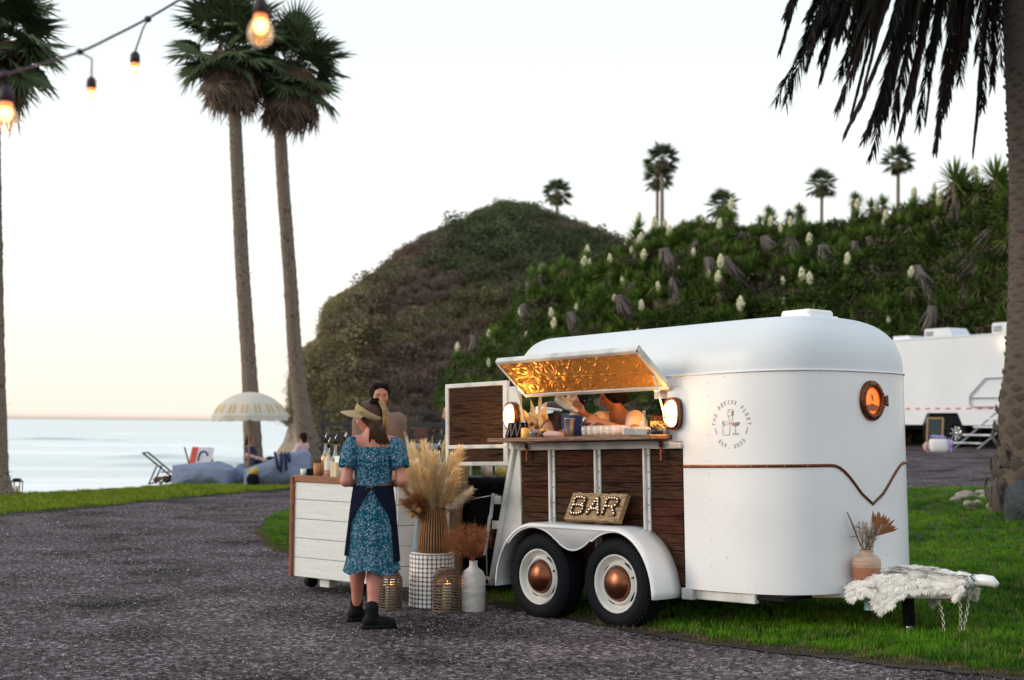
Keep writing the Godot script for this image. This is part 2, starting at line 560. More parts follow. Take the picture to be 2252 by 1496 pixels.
func land() -> void:
	var pebble := noise(0.085, [[0.0, gr(0.3)], [0.4, gr(0.5)], [0.75, gr(0.62)], [0.9, gr(0.82)], [1.0, gr(1.0)]], 1024, 1)
	var patch := noise(0.008, [[0.0, gr(0.42)], [0.42, gr(0.78)], [1.0, gr(1.0)]], 512)
	mat("gravel", 0.54, 0.44, 0.47, {"rough": 0.95, "spec": 0.2, "tex": pebble, "ts": 0.42, "world": true, "bump": noise(0.11, [gr(1), gr(0)], 1024, 2), "bs": 2.0, "det": patch, "ds": 0.16})
	mat("turf", 0.028, 0.068, 0.006, {"rough": 0.95, "tex": noise(0.05, [gr(0.55), gr(1.0)], 512), "ts": 1.3, "world": true, "det": patch, "ds": 0.4})
	mat("edge_dirt", 0.10, 0.072, 0.045, {"rough": 0.98, "tex": pebble, "ts": 1.1, "world": true, "det": patch, "ds": 0.5})
	mat("sand", 0.42, 0.36, 0.29, {"rough": 0.9, "world": true})
	var xs := [-5000.0, -1500.0, -500.0, -200.0, -100.0]
	for i in 101:
		xs.append(-50.0 + i)
	xs.append_array([100.0, 200.0, 500.0, 1500.0, 5000.0])
	var zs := [200.0, 60.0, 30.0]
	for i in 84:
		zs.append(16.0 - i * 0.75)
	zs.append_array([-50.0, -55.0, -60.0, -80.0, -140.0, -300.0, -1000.0, -4000.0])
	var rows := []
	for z in zs:
		var row := PackedVector3Array()
		for x in xs:
			row.append(on(clampf(x, -60, 40), clampf(z, -60, 50)) * Vector3(0, 1, 0) + Vector3(x, 0, z))
		rows.append(row)
	var s := S()
	loft(s, rows, false, false)
	structure("ground", s, M.gravel)
	var near := [Vector3(-3.677, -0.001, -21.45), Vector3(-3.251, -0.003, -19.3), Vector3(-2.796, -0.004, -17.5), Vector3(-2.105, -0.003, -15.85), Vector3(-0.96, -0.001, -13.8), Vector3(0.297, 0.007, -11.85), Vector3(1.066, 0.029, -10.6), Vector3(1.564, 0.047, -9.95), Vector3(2.068, 0.071, -9.4), Vector3(2.36, 0.085, -9.05), Vector3(2.614, 0.098, -8.85), Vector3(2.809, 0.101, -8.6), Vector3(3.016, 0.115, -8.35), Vector3(3.379, 0.128, -7.8)]
	var far := [Vector3(-3.767, -0.003, -22.05), Vector3(-3.859, -0, -23.05), Vector3(-3.885, -0.003, -24.25), Vector3(-3.732, -0.003, -25.55), Vector3(-2.808, -0, -27.55), Vector3(-0.217, 0.001, -30.2), Vector3(2.549, 0.175, -29.1), Vector3(4.162, 0.288, -27.6), Vector3(5.629, 0.38, -26.3), Vector3(6.693, 0.43, -25.6), Vector3(7.415, 0.459, -25.3), Vector3(8.15, 0.491, -25.1), Vector3(9.048, 0.529, -24.95), Vector3(10.559, 0.59, -24.25)]
	s = S()
	lawn_cells = sheet(s, near, far, 14, 0.012, 4)
	structure("lawn", s, M.turf)
	# bare earth along the lawn's front edge
	s = S()
	var e0 := []
	var e1 := []
	for i in near.size():
		var d: Vector3 = (near[i] - far[i]).normalized()
		e0.append(near[i] + d * rr(0.12, 0.42))
		e1.append(near[i] - d * 0.25)
	sheet(s, e0, e1, 3, 0.008, 4)
	structure("path", s, M.edge_dirt)
	near = [Vector3(-8.349, -0.001, -22), Vector3(-8.114, -0.002, -22.9), Vector3(-7.57, -0.001, -24.65), Vector3(-6.938, -0, -26.7), Vector3(-6.196, -0.001, -29.15), Vector3(-5.585, -0.002, -31.4), Vector3(-4.985, -0, -33), Vector3(-3.599, -0.001, -35.25), Vector3(-2.005, -0, -36.65)]
	far = [Vector3(-10.696, -0.001, -28.15), Vector3(-10.145, -0.001, -28.6), Vector3(-9.237, -0, -30.05), Vector3(-8.296, -0.001, -31.9), Vector3(-7.542, -0.002, -35.45), Vector3(-6.542, -0.001, -36.75), Vector3(-5.63, -0.001, -37.25), Vector3(-8.627, -1.9, -84.45), Vector3(-4.71, -1.9, -86.05)]
	s = S()
	strip_cells = sheet(s, near, far, 8, 0.012, 4)
	structure("lawn", s, M.turf)
	e0 = []
	e1 = []
	for i in near.size():
		var d: Vector3 = (near[i] - far[i]).normalized()
		e0.append(near[i] + d * rr(0.25, 0.6))
		e1.append(near[i] - d * 1.2)
	s = S()
	sheet(s, e0, e1, 3, 0.008, 4)
	structure("path", s, M.edge_dirt)
	# loose chippings on the drive
	var ch := S(false)
	ball(ch, Vector3.ZERO, Vector3(1, 0.6, 0.8), 3)
	ch.set_smooth_group(-1)
	mat("chip", 1, 1, 1, {"rough": 0.85, "vc": true})
	var xf := []
	var cols := []
	for i in 70000:
		var d := 6.3 + 20.0 * pow(R.randf(), 1.6)
		var x := rr(-0.40, 0.40) * d
		var z := rr(0.0025, 0.007) * (1.5 if R.randf() < 0.05 else 1.0) * (0.6 + d / 22.0)
		xf.append(Transform3D(Basis.from_euler(rv(3.0)).scaled(Vector3.ONE * z), on(x, -d, z * 0.2)))
		var t := rr(0.08, 0.24) * (2.6 if R.randf() < 0.12 else 1.0)
		cols.append(Color(t, t * 0.87, t * 0.92))
	many(self, "gravel", done(ch), M.chip, xf, cols)

func scatter(cells: Array, dens: Callable, xf: Array, cols: Array, tone: Callable) -> void:
	for i in cells.size() - 1:
		var a: PackedVector3Array = cells[i]
		var b: PackedVector3Array = cells[i + 1]
		for k in a.size() - 1:
			var area := ((b[k] - a[k]).cross(a[k + 1] - a[k])).length()
			var c := (a[k] + b[k + 1]) / 2.0
			var want: float = area * dens.call(c)
			var n := int(want) + (1 if R.randf() < want - int(want) else 0)
			for j in n:
				var u := R.randf()
				var v := R.randf()
				var p := a[k].lerp(b[k], u).lerp(a[k + 1].lerp(b[k + 1], u), v)
				var sc := rr(0.7, 1.25)
				var bs := Basis(Vector3.UP, rr(0, TAU)) * Basis.from_scale(Vector3(sc, sc * rr(0.7, 1.3), sc))
				xf.append(Transform3D(bs, p))
				cols.append(tone.call(p))

func grass() -> void:
	var s := S()
	for i in 14:
		var a := rr(0, TAU)
		var p := Vector3(rr(-0.04, 0.04), 0, rr(-0.04, 0.04))
		var d := Vector3(cos(a) * rr(0.1, 0.6), 1, sin(a) * rr(0.1, 0.6)).normalized()
		blade(s, p, d, Vector3(-sin(a), 0, cos(a)), rr(0.025, 0.06), 0.006, 0.1)
	var tuft := done(s)
	var n := FastNoiseLite.new()
	n.frequency = 0.35
	var n2 := FastNoiseLite.new()
	n2.frequency = 1.7
	var tone := func(p: Vector3) -> Color:
		var t := clampf(n.get_noise_2d(p.x, p.z) * 0.9 + n2.get_noise_2d(p.x, p.z) * 0.6 + 0.5 + rr(-0.25, 0.25), 0.0, 1.0)
		var c := Color(0.026, 0.085, 0.006).lerp(Color(0.115, 0.265, 0.010), t)
		if R.randf() < 0.10:
			c = Color(0.17, 0.17, 0.05)
		return c
	var xf := []
	var cols := []
	scatter(lawn_cells, func(c: Vector3) -> float: return 420.0 * pow(clampf(10.0 / -c.z, 0.2, 1.2), 1.5) * (1.0 if c.x > 0.3 or c.z < -16 else 0.5), xf, cols, tone)
	many(self, "grass", tuft, M.leaf, xf, cols)
	xf = []
	cols = []
	scatter(strip_cells, func(_c: Vector3) -> float: return 110.0, xf, cols, func(p: Vector3) -> Color:
		var t := clampf(n2.get_noise_2d(p.x, p.z) + 0.5, 0.0, 1.0)
		return Color(0.12, 0.18, 0.012).lerp(Color(0.26, 0.32, 0.03), t))
	for i in xf.size():
		xf[i] = (xf[i] as Transform3D).scaled_local(Vector3(2.0, 1.3, 2.0))
	many(self, "grass", tuft, M.leaf, xf, cols)
	# tired grass along the front edge of the lawn
	xf = []
	cols = []
	for i in lawn_cells.size() - 1:
		var a: PackedVector3Array = lawn_cells[i]
		var b: PackedVector3Array = lawn_cells[i + 1]
		var l := a[0].distance_to(b[0])
		for j in int(l * 130.0):
			var p := a[0].lerp(b[0], R.randf()) + Vector3(rr(-0.1, 0.1), 0, 0.16 * R.randf() * R.randf() * (1.0 if R.randf() < 0.6 else -2.0))
			var sc := rr(0.5, 1.1)
			xf.append(Transform3D(Basis(Vector3.UP, rr(0, TAU)).scaled(Vector3(sc, sc * 0.8, sc)), on(p.x, p.z)))
			cols.append(Color(0.045, 0.075, 0.02).lerp(Color(0.20, 0.14, 0.07), R.randf()))
	many(self, "grass", tuft, M.leaf, xf, cols)

func sea() -> void:
	mat("water", 1, 1, 1, {"vc": true, "rough": 0.35, "world": true, "bump": noise(0.02, [gr(0), gr(1)], 512, 0, 5), "bs": 2.0, "ts": Vector3(0.05, 0.05, 0.16)})
	var n := FastNoiseLite.new()
	n.frequency = 0.03
	var waves := [[84.0, 0.16, 2.6], [104.0, 0.45, 2.6], [124.0, 0.55, 3.0], [165.0, 0.4, 4.5], [215.0, 0.4, 5.5], [300.0, 0.4, 8.0]]
	var rows := []
	var ds := []
	var d := 46.0
	while d < 340.0:
		ds.append(d)
		d += 0.7 if d < 140.0 else 1.6
	ds.append_array([360.0, 450.0, 600.0, 900.0, 1600.0, 3000.0, 7500.0])
	var xs := []
	for i in 70:
		xs.append(-95.0 + i * 2.0)
	xs[0] = -6000.0
	xs[-1] = 6000.0
	for z in ds:
		var row := PackedVector3Array()
		for x in xs:
			var h := -1.7
			if z < 350.0:
				for w in waves:
					var c: float = w[0] + n.get_noise_2d(x * 1.0, w[0]) * 9.0
					var k := clampf(0.45 + 1.6 * n.get_noise_2d(x * 1.6, w[0] * 3.0 + 50.0), 0.0, 1.0)
					h += w[1] * k * exp(-pow((z - c) / w[2], 2.0))
				h += n.get_noise_2d(x * 6.0, z * 14.0) * 0.04
			row.append(Vector3(x, h, -z))
		rows.append(row)
	var s := S()
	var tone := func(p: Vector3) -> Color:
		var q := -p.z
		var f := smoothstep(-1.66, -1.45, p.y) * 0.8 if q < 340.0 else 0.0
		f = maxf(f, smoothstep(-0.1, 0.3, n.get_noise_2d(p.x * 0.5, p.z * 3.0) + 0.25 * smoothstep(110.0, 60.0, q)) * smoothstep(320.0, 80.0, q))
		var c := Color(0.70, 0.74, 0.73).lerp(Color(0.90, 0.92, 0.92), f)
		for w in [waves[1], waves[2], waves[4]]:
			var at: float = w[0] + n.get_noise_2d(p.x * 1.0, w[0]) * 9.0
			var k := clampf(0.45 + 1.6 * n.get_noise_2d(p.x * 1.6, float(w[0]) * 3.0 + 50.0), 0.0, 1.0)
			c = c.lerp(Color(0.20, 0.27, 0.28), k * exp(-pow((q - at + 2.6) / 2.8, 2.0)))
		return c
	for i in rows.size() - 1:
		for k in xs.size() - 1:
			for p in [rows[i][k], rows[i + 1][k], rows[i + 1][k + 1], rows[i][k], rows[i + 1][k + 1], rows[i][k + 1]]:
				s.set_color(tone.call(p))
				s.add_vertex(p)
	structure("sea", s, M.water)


var TB := Transform3D(Basis(Vector3.UP, deg_to_rad(-48.1)) * Basis(Vector3.BACK, 0.03), Vector3(1.35, 0, -11.855))   # the trailer's own axes: x to the hitch, z to its bar side

func tl(p: Vector3) -> Vector3: return TB * p

const NX := 1.12     # where the nose begins to round
const NA := 0.82
const NW := 0.85
const NE := 3.2

func nose(a: float, inset := 0.0) -> Vector2:   # a from -PI/2 (far side) to PI/2 (bar side): plan of the rounded nose
	var cx := pow(maxf(cos(a), 0.0), 2.0 / NE)
	var cz := pow(absf(sin(a)), 2.0 / NE) * signf(sin(a))
	return Vector2(NX + (NA - inset) * cx, (NW - inset) * cz)

func plan(n: int, rear: float, inset := 0.0) -> Array:   # bar side rear -> round the nose -> far side rear
	var p := []
	for i in 9:
		p.append(Vector2(lerpf(rear, NX, i / 8.0), NW - inset))
	for i in range(1, n):
		p.append(nose(PI / 2 - PI * i / n, inset))
	for i in 9:
		p.append(Vector2(lerpf(NX, rear, i / 8.0), -NW + inset))
	return p

func trailer() -> void:
	var t := thing("horse_trailer", "white vintage horse trailer turned into a bar, hatch open, copper trim", "trailer")
	t.transform = TB
	var seam := 1.885
	# --- solid white shell: front part of the bar side, nose, far side with a hatch opening
	var s := S()
	var rim := []
	var xs := [0.88, 0.96, 1.04]
	for x in xs:
		rim.append(Vector2(x, NW))
	for i in 57:
		rim.append(nose(PI / 2 - PI * i / 56.0))
	for x in xs.duplicate():
		pass
	for x in [1.04, 0.96, 0.80]:
		rim.append(Vector2(x, -NW))
	for pass_ in 2:
		var rings := []
		var ins := 0.0 if pass_ == 0 else 0.03
		for y in [0.312, 0.33, 0.7, 1.1, 1.5, 1.8, seam]:
			var ring := PackedVector3Array()
			for p in rim:
				var q := Vector2(p)
				if ins > 0.0:
					q = Vector2(NX + (p.x - NX) * (1.0 - ins / NA), p.y * (1.0 - ins / NW)) if p.x > NX else Vector2(p.x, p.y * (1.0 - ins / NW))
				ring.append(Vector3(q.x, y, q.y))
			rings.append(ring)
		s.set_smooth_group(0)
		loft(s, rings, false, false)
	box(s, Vector3(0.0, 1.845, 0.835), Vector3(1.76, 0.08, 0.03), 0.003)     # above the hatch
	box(s, Vector3(0.805, 1.60, 0.834), Vector3(0.15, 0.41, 0.028), 0.002)
	box(s, Vector3(-0.05, 0.88, -0.835), Vector3(1.75, 1.12, 0.03), 0.003)
	box(s, Vector3(-0.05, 1.845, -0.836), Vector3(1.75, 0.08, 0.03), 0.003)
	box(s, Vector3(0.74, 1.62, -0.837), Vector3(0.17, 0.38, 0.03), 0.003)
	part(t, "body", s, M.white_paint)
	# floor of the trailer
	s = S()
	box(s, Vector3(0.25, 0.36, 0), Vector3(2.4, 0.05, 1.62), 0.0)
	part(t, "floor", s, M.dark_board)
	# --- roof: a rounded loaf of pressed panels
	s = S()
	var rings := []
	for j in 15:
		var a := PI / 2 * j / 14.0
		var ins := 0.46 * (1.0 - pow(cos(a), 0.72))
		var y := seam + 0.385 * pow(sin(a), 0.80)
		var ring := PackedVector3Array()
		for q in roof_plan(ins):
			var crown := 0.05 * (1.0 - pow(q.y / 0.85, 2.0)) * sin(a)
			ring.append(Vector3(q.x, y + crown, q.y))
		rings.append(ring)
	loft(s, rings)
	var top: PackedVector3Array = rings[-1]
	var mid := PackedVector3Array()
	for p in top:
		mid.append(Vector3(lerpf(p.x, clampf(p.x, -0.4, 1.0), 0.6), p.y + 0.03 * (1.0 - pow(p.z * 0.3 / 0.85, 2.0)) - 0.0, p.z * 0.3))
	loft(s, [top, mid])
	var flat := PackedVector3Array()
	for p in mid:
		flat.append(Vector3(p.x, p.y + 0.004, 0))
	loft(s, [mid, flat])
	part(t, "roof", s, M.roof_paint)
	# lip under the roof
	s = S()
	var lip := []
	for p in roof_plan(-0.006):
		lip.append(Vector3(p.x, seam + 0.004, p.y))
	tube(s, lip, 0.007, 6, false, true)
	part(t, "roof_seam", s, M.white_paint)
	s = S()
	box(s, Vector3(1.29, 2.362, -0.16), Vector3(0.28, 0.07, 0.32), 0.02)
	box(s, Vector3(1.29, 2.325, -0.16), Vector3(0.33, 0.05, 0.37), 0.01)
	part(t, "roof_vent", s, M.white_paint)
	# --- boarded side under the counter
	var bays := [[-0.905, -0.545], [-0.495, -0.022], [0.028, 0.50], [0.55, 0.872]]
	for bay in bays:
		for r in 8:
			var y0 := 0.335 + r * 0.126
			s = S(false)
			var hh := 0.1205 if r < 7 else 0.118
			box(s, Vector3((bay[0] + bay[1]) / 2.0, y0 + hh / 2.0, 0.842 - rr(0, 0.004)), Vector3(bay[1] - bay[0], hh, 0.02), 0.003)
			var o := part(t, "board", s, board_mat())
			o.rotation.z = rr(-0.0015, 0.0015)
	s = S()
	box(s, Vector3(-0.02, 0.83, 0.81), Vector3(1.79, 1.03, 0.02), 0)
	part(t, "backing_panel", s, M.black)
	for x in [-0.52, 0.003, 0.525]:
		s = S()
		box(s, Vector3(x, 0.84, 0.857), Vector3(0.058, 1.02, 0.018), 0.004)
		box(s, Vector3(x - 0.014, 0.84, 0.872), Vector3(0.028, 1.02, 0.03), 0.006)
		var post := part(t, "post", s, M.frame_white)
		s = S()
		for k in 8:
			ball(s, Vector3(x + 0.017, 0.42 + k * 0.125, 0.867), Vector3(0.006, 0.006, 0.004), 4)
		part(post, "rivet", s, M.dark_metal)
	s = S()
	box(s, Vector3(-0.02, 1.365, 0.858), Vector3(1.80, 0.036, 0.03), 0.005)
	box(s, Vector3(-0.09, 1.392, 0.862), Vector3(1.64, 0.03, 0.04), 0.004)
	part(t, "rail", s, M.frame_white)
	for x in [-0.79, 0.70]:   # shelf straps
		s = S()
		box(s, Vector3(x, 1.355, 0.89), Vector3(0.028, 0.07, 0.012), 0.003)
		box(s, Vector3(x, 1.30, 0.895), Vector3(0.02, 0.09, 0.01), 0.003)
		tube(s, [Vector3(x, 1.40, 0.9), Vector3(x, 1.36, 0.905)], 0.011, 6)
		part(t, "shelf_bracket", s, M.dark_copper)
	# --- counter shelf
	s = S()
	box(s, Vector3(-0.14, 1.431, 0.93), Vector3(1.83, 0.036, 0.34), 0.006)
	part(t, "shelf", s, M.shelf_wood)
	s = S()
	box(s, Vector3(-0.05, 1.425, 0.60), Vector3(1.62, 0.03, 0.32), 0.004)
	part(t, "inner_shelf", s, M.shelf_wood)
	# --- rear post and the sloping rear gusset
	s = S()
	box(s, Vector3(-0.985, 1.62, 0.842), Vector3(0.15, 0.53, 0.03), 0.004)
	part(t, "rear_post", s, M.frame_white)
	s = S()
	slab(s, PackedVector2Array([Vector2(-0.905, 1.385), Vector2(-0.985, 1.385), Vector2(-1.30, 0.25), Vector2(-1.02, 0.25), Vector2(-0.905, 0.70)]), 0.825, 0.84)
	rod(s, Vector3(-0.99, 1.395, 0.842), Vector3(-1.30, 0.24, 0.842), 0.05, 0.05, 0.008)
	rod(s, Vector3(-0.918, 1.385, 0.848), Vector3(-0.918, 0.62, 0.848), 0.02, 0.024, 0.004)
	part(t, "rear_gusset", s, M.frame_white)
	# folding gas-stay hinge with its chain and ring
	s = S()
	rod(s, Vector3(-1.235, 0.985, 0.875), Vector3(-1.27, 0.77, 0.88), 0.012, 0.034, 0.004)
	rod(s, Vector3(-1.262, 0.80, 0.893), Vector3(-1.335, 0.46, 0.893), 0.012, 0.032, 0.004)
	rod(s, Vector3(-1.15, 0.93, 0.865), Vector3(-1.225, 0.93, 0.87), 0.02, 0.07, 0.004)
	rod(s, Vector3(-1.185, 0.72, 0.865), Vector3(-1.255, 0.72, 0.87), 0.02, 0.07, 0.004)
	var stay := part(t, "hinge_stay", s, M.frame_white)
	s = S()
	for k in 9:
		var c := Vector3(-1.305, 0.47 - k * 0.022, 0.898)
		var pts := []
		for j in 8:
			var a := TAU * j / 8.0
			pts.append(c + Vector3(cos(a) * 0.006 * (1 if k % 2 == 0 else 0), sin(a) * 0.013, cos(a) * 0.006 * (0 if k % 2 == 0 else 1)))
		tube(s, pts, 0.0025, 4, false, true)
	var ring := []
	for j in 12:
		ring.append(Vector3(-1.305 + cos(TAU * j / 12) * 0.03, 0.245 + sin(TAU * j / 12) * 0.03, 0.898))
	tube(s, ring, 0.006, 5, false, true)
	part(stay, "chain", s, M.galvanised)
	# --- rear door swung back in line with the side
	door(t)
	hatch(t)
	fender(t)
	for x in [-0.452, 0.398]:
		wheel(t, Vector3(x, 0.339 + (0.003 if x < 0 else -0.003), 1.0), 1.0)
		wheel(t, Vector3(x, 0.345, -1.0), -1.0)
	# --- chassis
	s = S()
	for z in [0.80, -0.80]:
		rod(s, Vector3(-1.25, 0.275, z), Vector3(1.5, 0.275, z), 0.05, 0.07, 0.005)
	for x in [-1.2, -0.45, 0.4, 1.1]:
		rod(s, Vector3(x, 0.27, -0.8), Vector3(x, 0.27, 0.8), 0.05, 0.05)
	box(s, Vector3(0.90, 0.278, 0.84), Vector3(0.10, 0.085, 0.05), 0.004)
	box(s, Vector3(-1.30, 0.235, 0.85), Vector3(0.05, 0.06, 0.05), 0.01)
	rod(s, Vector3(-1.32, 0.26, 0.83), Vector3(-1.56, 0.265, 0.80), 0.03, 0.02)
	part(t, "chassis", s, M.frame_white)
	s = S()
	box(s, Vector3(0.98, 0.285, 0.0), Vector3(1.5, 0.03, 1.6))
	rod(s, Vector3(-0.452, 0.34, -1.0), Vector3(-0.452, 0.34, 1.0), 0.06, 0.06)
	rod(s, Vector3(0.398, 0.34, -1.0), Vector3(0.398, 0.34, 1.0), 0.06, 0.06)
	part(t, "underside", s, M.black)
	# --- inside: amber light, white louvred fridge, a copper ceiling and wooden uprights in the far opening
	s = S()
	box(s, Vector3(0.62, 1.62, -0.30), Vector3(0.16, 0.40, 0.30), 0.008)
	for k in 7:
		box(s, Vector3(0.62, 1.47 + k * 0.04, -0.146), Vector3(0.13, 0.012, 0.01), 0.002)
	part(t, "louvred_cabinet", s, M.white_paint)
	s = S()
	box(s, Vector3(-0.02, 1.61, -0.80), Vector3(0.05, 0.40, 0.03), 0.004)
	part(t, "upright", s, M.pale_wood)
	s = S()
	box(s, Vector3(0.775, 1.60, 0.60), Vector3(0.02, 0.42, 0.40), 0.003)
	for k in 3:
		box(s, Vector3(0.76, 1.60, 0.47 + k * 0.13), Vector3(0.016, 0.42, 0.12), 0.003)
	part(t, "inner_lining", s, M.pale_wood)
	var lamp := S()
	ball(lamp, Vector3.ZERO, Vector3(0.035, 0.045, 0.035), 6)
	var il := part(t, "interior_lamp", lamp, M.filament, Transform3D(Basis(), Vector3(0.98, 1.80, 0.15)))
	omni(il, Vector3.ZERO, Color(1.0, 0.68, 0.36), 0.42, 0.03)
	il = part(t, "interior_lamp", lamp, M.filament, Transform3D(Basis(), Vector3(0.42, 1.83, 0.62)))
	omni(il, Vector3.ZERO, Color(1.0, 0.68, 0.36), 0.16, 0.03)
	side_details(t)

func board_mat() -> Material:
	var k := "board_%d" % R.randi_range(0, 4)
	if not M.has(k):
		var m := (M.dark_board as StandardMaterial3D).duplicate() as StandardMaterial3D
		m.uv1_offset = rv(4.0)
		m.albedo_color = Color(rr(0.095, 0.15), rr(0.05, 0.072), rr(0.034, 0.048)).linear_to_srgb()
		M[k] = m
	return M[k]

func roof_plan(ins: float) -> Array:
	var p := []
	var r := 0.30      # rounded rear corners, growing with the inset
	var rear := -0.935
	for i in 9:
		p.append(Vector2(lerpf(rear + ins * 0.14, NX, i / 8.0), NW - ins))
	for i in range(1, 48):
		p.append(nose(PI / 2 - PI * i / 48.0, ins))
	for i in 9:
		p.append(Vector2(lerpf(NX, rear + ins * 0.14, i / 8.0), -NW + ins))
	for i in range(1, 10):
		p.append(Vector2(rear + ins * 0.14, lerpf(-NW + ins, NW - ins, i / 10.0)))
	return p

func door(t: Node3D) -> void:
	var x0 := -1.885
	var x1 := -1.055
	var s := S()
	box(s, Vector3(x0 + 0.02, 1.578, 0.85), Vector3(0.042, 0.722, 0.035), 0.005)
	box(s, Vector3(x1 - 0.03, 1.578, 0.85), Vector3(0.062, 0.722, 0.035), 0.005)
	for y in [[1.92, 0.038], [1.383, 0.034], [1.236, 0.036]]:
		box(s, Vector3((x0 + x1) / 2.0, y[0], 0.851), Vector3(x1 - x0 - 0.03, y[1], 0.037), 0.005)
	var d := part(t, "rear_door", s, M.frame_white)
	for k in 4:
		s = S()
		box(s, Vector3((x0 + x1) / 2.0, 1.402 + (k + 0.5) * 0.125, 0.846), Vector3(x1 - x0 - 0.09, 0.124, 0.018), 0.002)
		part(d, "board", s, board_mat())
	s = S()
	box(s, Vector3((x0 + x1) / 2.0, 1.308, 0.846), Vector3(x1 - x0 - 0.09, 0.108, 0.018), 0.002)
	part(d, "board", s, board_mat())

func hatch(t: Node3D) -> void:
	# hinged above the counter, propped up and out
	var a := Vector3(0, 1.80, 0.858)
	var b := Vector3(0, 2.085, 1.205)
	var y := (b - a).normalized()
	var x := Vector3.RIGHT
	var z := x.cross(y)
	var fr := Basis(x, y, z)
	var o := Vector3(-0.02, 0, 0) + (a + b) / 2.0
	var l := a.distance_to(b)
	var w := 1.60
	var s := S()
	box(s, o + y * (l / 2 - 0.02), Vector3(w, 0.04, 0.05), 0.006, fr)
	box(s, o - y * (l / 2 - 0.02), Vector3(w, 0.04, 0.05), 0.006, fr)
	for k in [-1, 1]:
		box(s, o + x * k * (w / 2 - 0.02), Vector3(0.04, l - 0.08, 0.05), 0.006, fr)
	box(s, o + z * 0.0 - z * 0.02, Vector3(w - 0.06, l - 0.06, 0.008), 0.0, fr)
	var h := part(t, "hatch", s, M.frame_white)
	# pressed copper ceiling panels: four tiles of rings and leaves in relief
	var nx := 260
	var ny := 70
	var iw := w - 0.09
	var ih := l - 0.09
	var rows := []
	for j in ny + 1:
		var row := PackedVector3Array()
		for i in nx + 1:
			var u := (float(i) / nx - 0.5) * iw
			var v := (float(j) / ny - 0.5) * ih
			row.append(o + x * u + y * v - z * (-0.012 - tin(u, v)))
		rows.append(row)
	s = S()
	loft(s, rows, false, false)
	mat("tin_copper", 0.90, 0.42, 0.09, {"rough": 0.34, "metal": 0.55, "bump": noise(0.03, [gr(0), gr(1)], 256), "bs": 0.08, "ts": 3.0})
	part(h, "pressed_panel", s, M.tin_copper)
	for k in [-1, 1]:
		s = S()
		var p: Vector3 = o + x * k * (w / 2 - 0.03)
		tube(s, [p - y * 0.05 + z * 0.03, Vector3(p.x, 1.455, 0.86)], 0.008, 6)
		part(h, "prop", s, M.frame_white)
		s = S()
		box(s, o + x * k * (w / 2 - 0.01) + y * (l / 2 - 0.01), Vector3(0.012, 0.02, 0.053), 0.002, fr)
		part(h, "catch", s, M.dark_metal)

func tin(u: float, v: float) -> float:
	var tile := 0.30
	var c := Vector2(fposmod(u + 0.15, tile) - tile / 2, fposmod(v + 0.02, tile) - tile / 2)
	var r := c.length()
	var a := c.angle()
	var h := 0.0
	h += 0.007 * exp(-pow((r - 0.105) / 0.006, 2.0))
	h += 0.005 * exp(-pow((r - 0.125) / 0.005, 2.0))
	if r < 0.1:
		h += 0.008 * pow(absf(cos(a * 4.0)), 3.0) * smoothstep(0.0, 0.03, r) * smoothstep(0.1, 0.06, r)
		h += 0.008 * exp(-pow(r / 0.014, 2.0))
	else:
		h += 0.009 * pow(absf(sin(a * 6.0)), 2.0) * smoothstep(0.13, 0.16, r)
	var e := minf(tile / 2 - absf(c.x), tile / 2 - absf(c.y))
	h += 0.003 * exp(-pow(e / 0.006, 2.0)) - 0.004 * exp(-pow((e - 0.014) / 0.005, 2.0))
	return h

func wheel(t: Node3D, c: Vector3, side: float) -> void:
	# lathe axis along z; profile from hub outwards
	var x := Transform3D(Basis(Vector3.RIGHT, PI / 2 * side), c)
	var s := S()
	lathe(s, [Vector2(0.215, -0.085), Vector2(0.235, -0.10), Vector2(0.30, -0.105), Vector2(0.326, -0.09), Vector2(0.338, -0.06), Vector2(0.338, 0.06), Vector2(0.328, 0.088), Vector2(0.315, 0.097), Vector2(0.30, 0.103), Vector2(0.297, 0.106), Vector2(0.27, 0.110), Vector2(0.24, 0.105), Vector2(0.225, 0.096), Vector2(0.213, 0.085)], 64, x)
	var w := part(t, "wheel", s, M.tyre)
	s = S()
	var n := 56
	for i in n:
		for k in 4:
			var a := TAU * (i + 0.5 * (k % 2)) / n
			box(s, x * (Vector3(cos(a) * 0.337, -0.066 + k * 0.044, sin(a) * 0.337)), Vector3(0.011, 0.030, 0.020), 0.0, x.basis * Basis(Vector3.UP, -a))
	part(w, "tread", s, M.tyre)
	s = S()
	lathe(s, [Vector2(0.06, 0.035), Vector2(0.125, 0.045), Vector2(0.135, 0.070), Vector2(0.150, 0.078), Vector2(0.160, 0.05), Vector2(0.178, 0.045), Vector2(0.192, 0.075), Vector2(0.206, 0.095), Vector2(0.217, 0.100), Vector2(0.221, 0.092), Vector2(0.214, 0.07)], 56, x)
	part(w, "rim", s, M.frame_white)
	s = S()
	for k in 4:
		var a := 0.6 + k * PI / 2
		var pts := []
		for j in 7:
			var q := a + (j - 3) * 0.09
			pts.append(x * Vector3(cos(q) * 0.166, 0.0505, sin(q) * 0.166))
		tube(s, pts, [0.002, 0.006, 0.008, 0.009, 0.008, 0.006, 0.002], 5)
	part(w, "rim_slot", s, M.black)
	s = S()
	tube(s, [x * Vector3(0.150, 0.075, -0.05), x * Vector3(0.178, 0.082, -0.058)], 0.006, 6)
	part(w, "valve", s, M.black)
	s = S()
	var prof := [Vector2(0.133, 0.066)]
	for i in 13:
		var a := PI / 2 * i / 12.0
		prof.append(Vector2(cos(a) * 0.130, 0.070 + sin(a) * 0.072))
	lathe(s, prof, 48, x)
	part(w, "hubcap", s, M.copper)

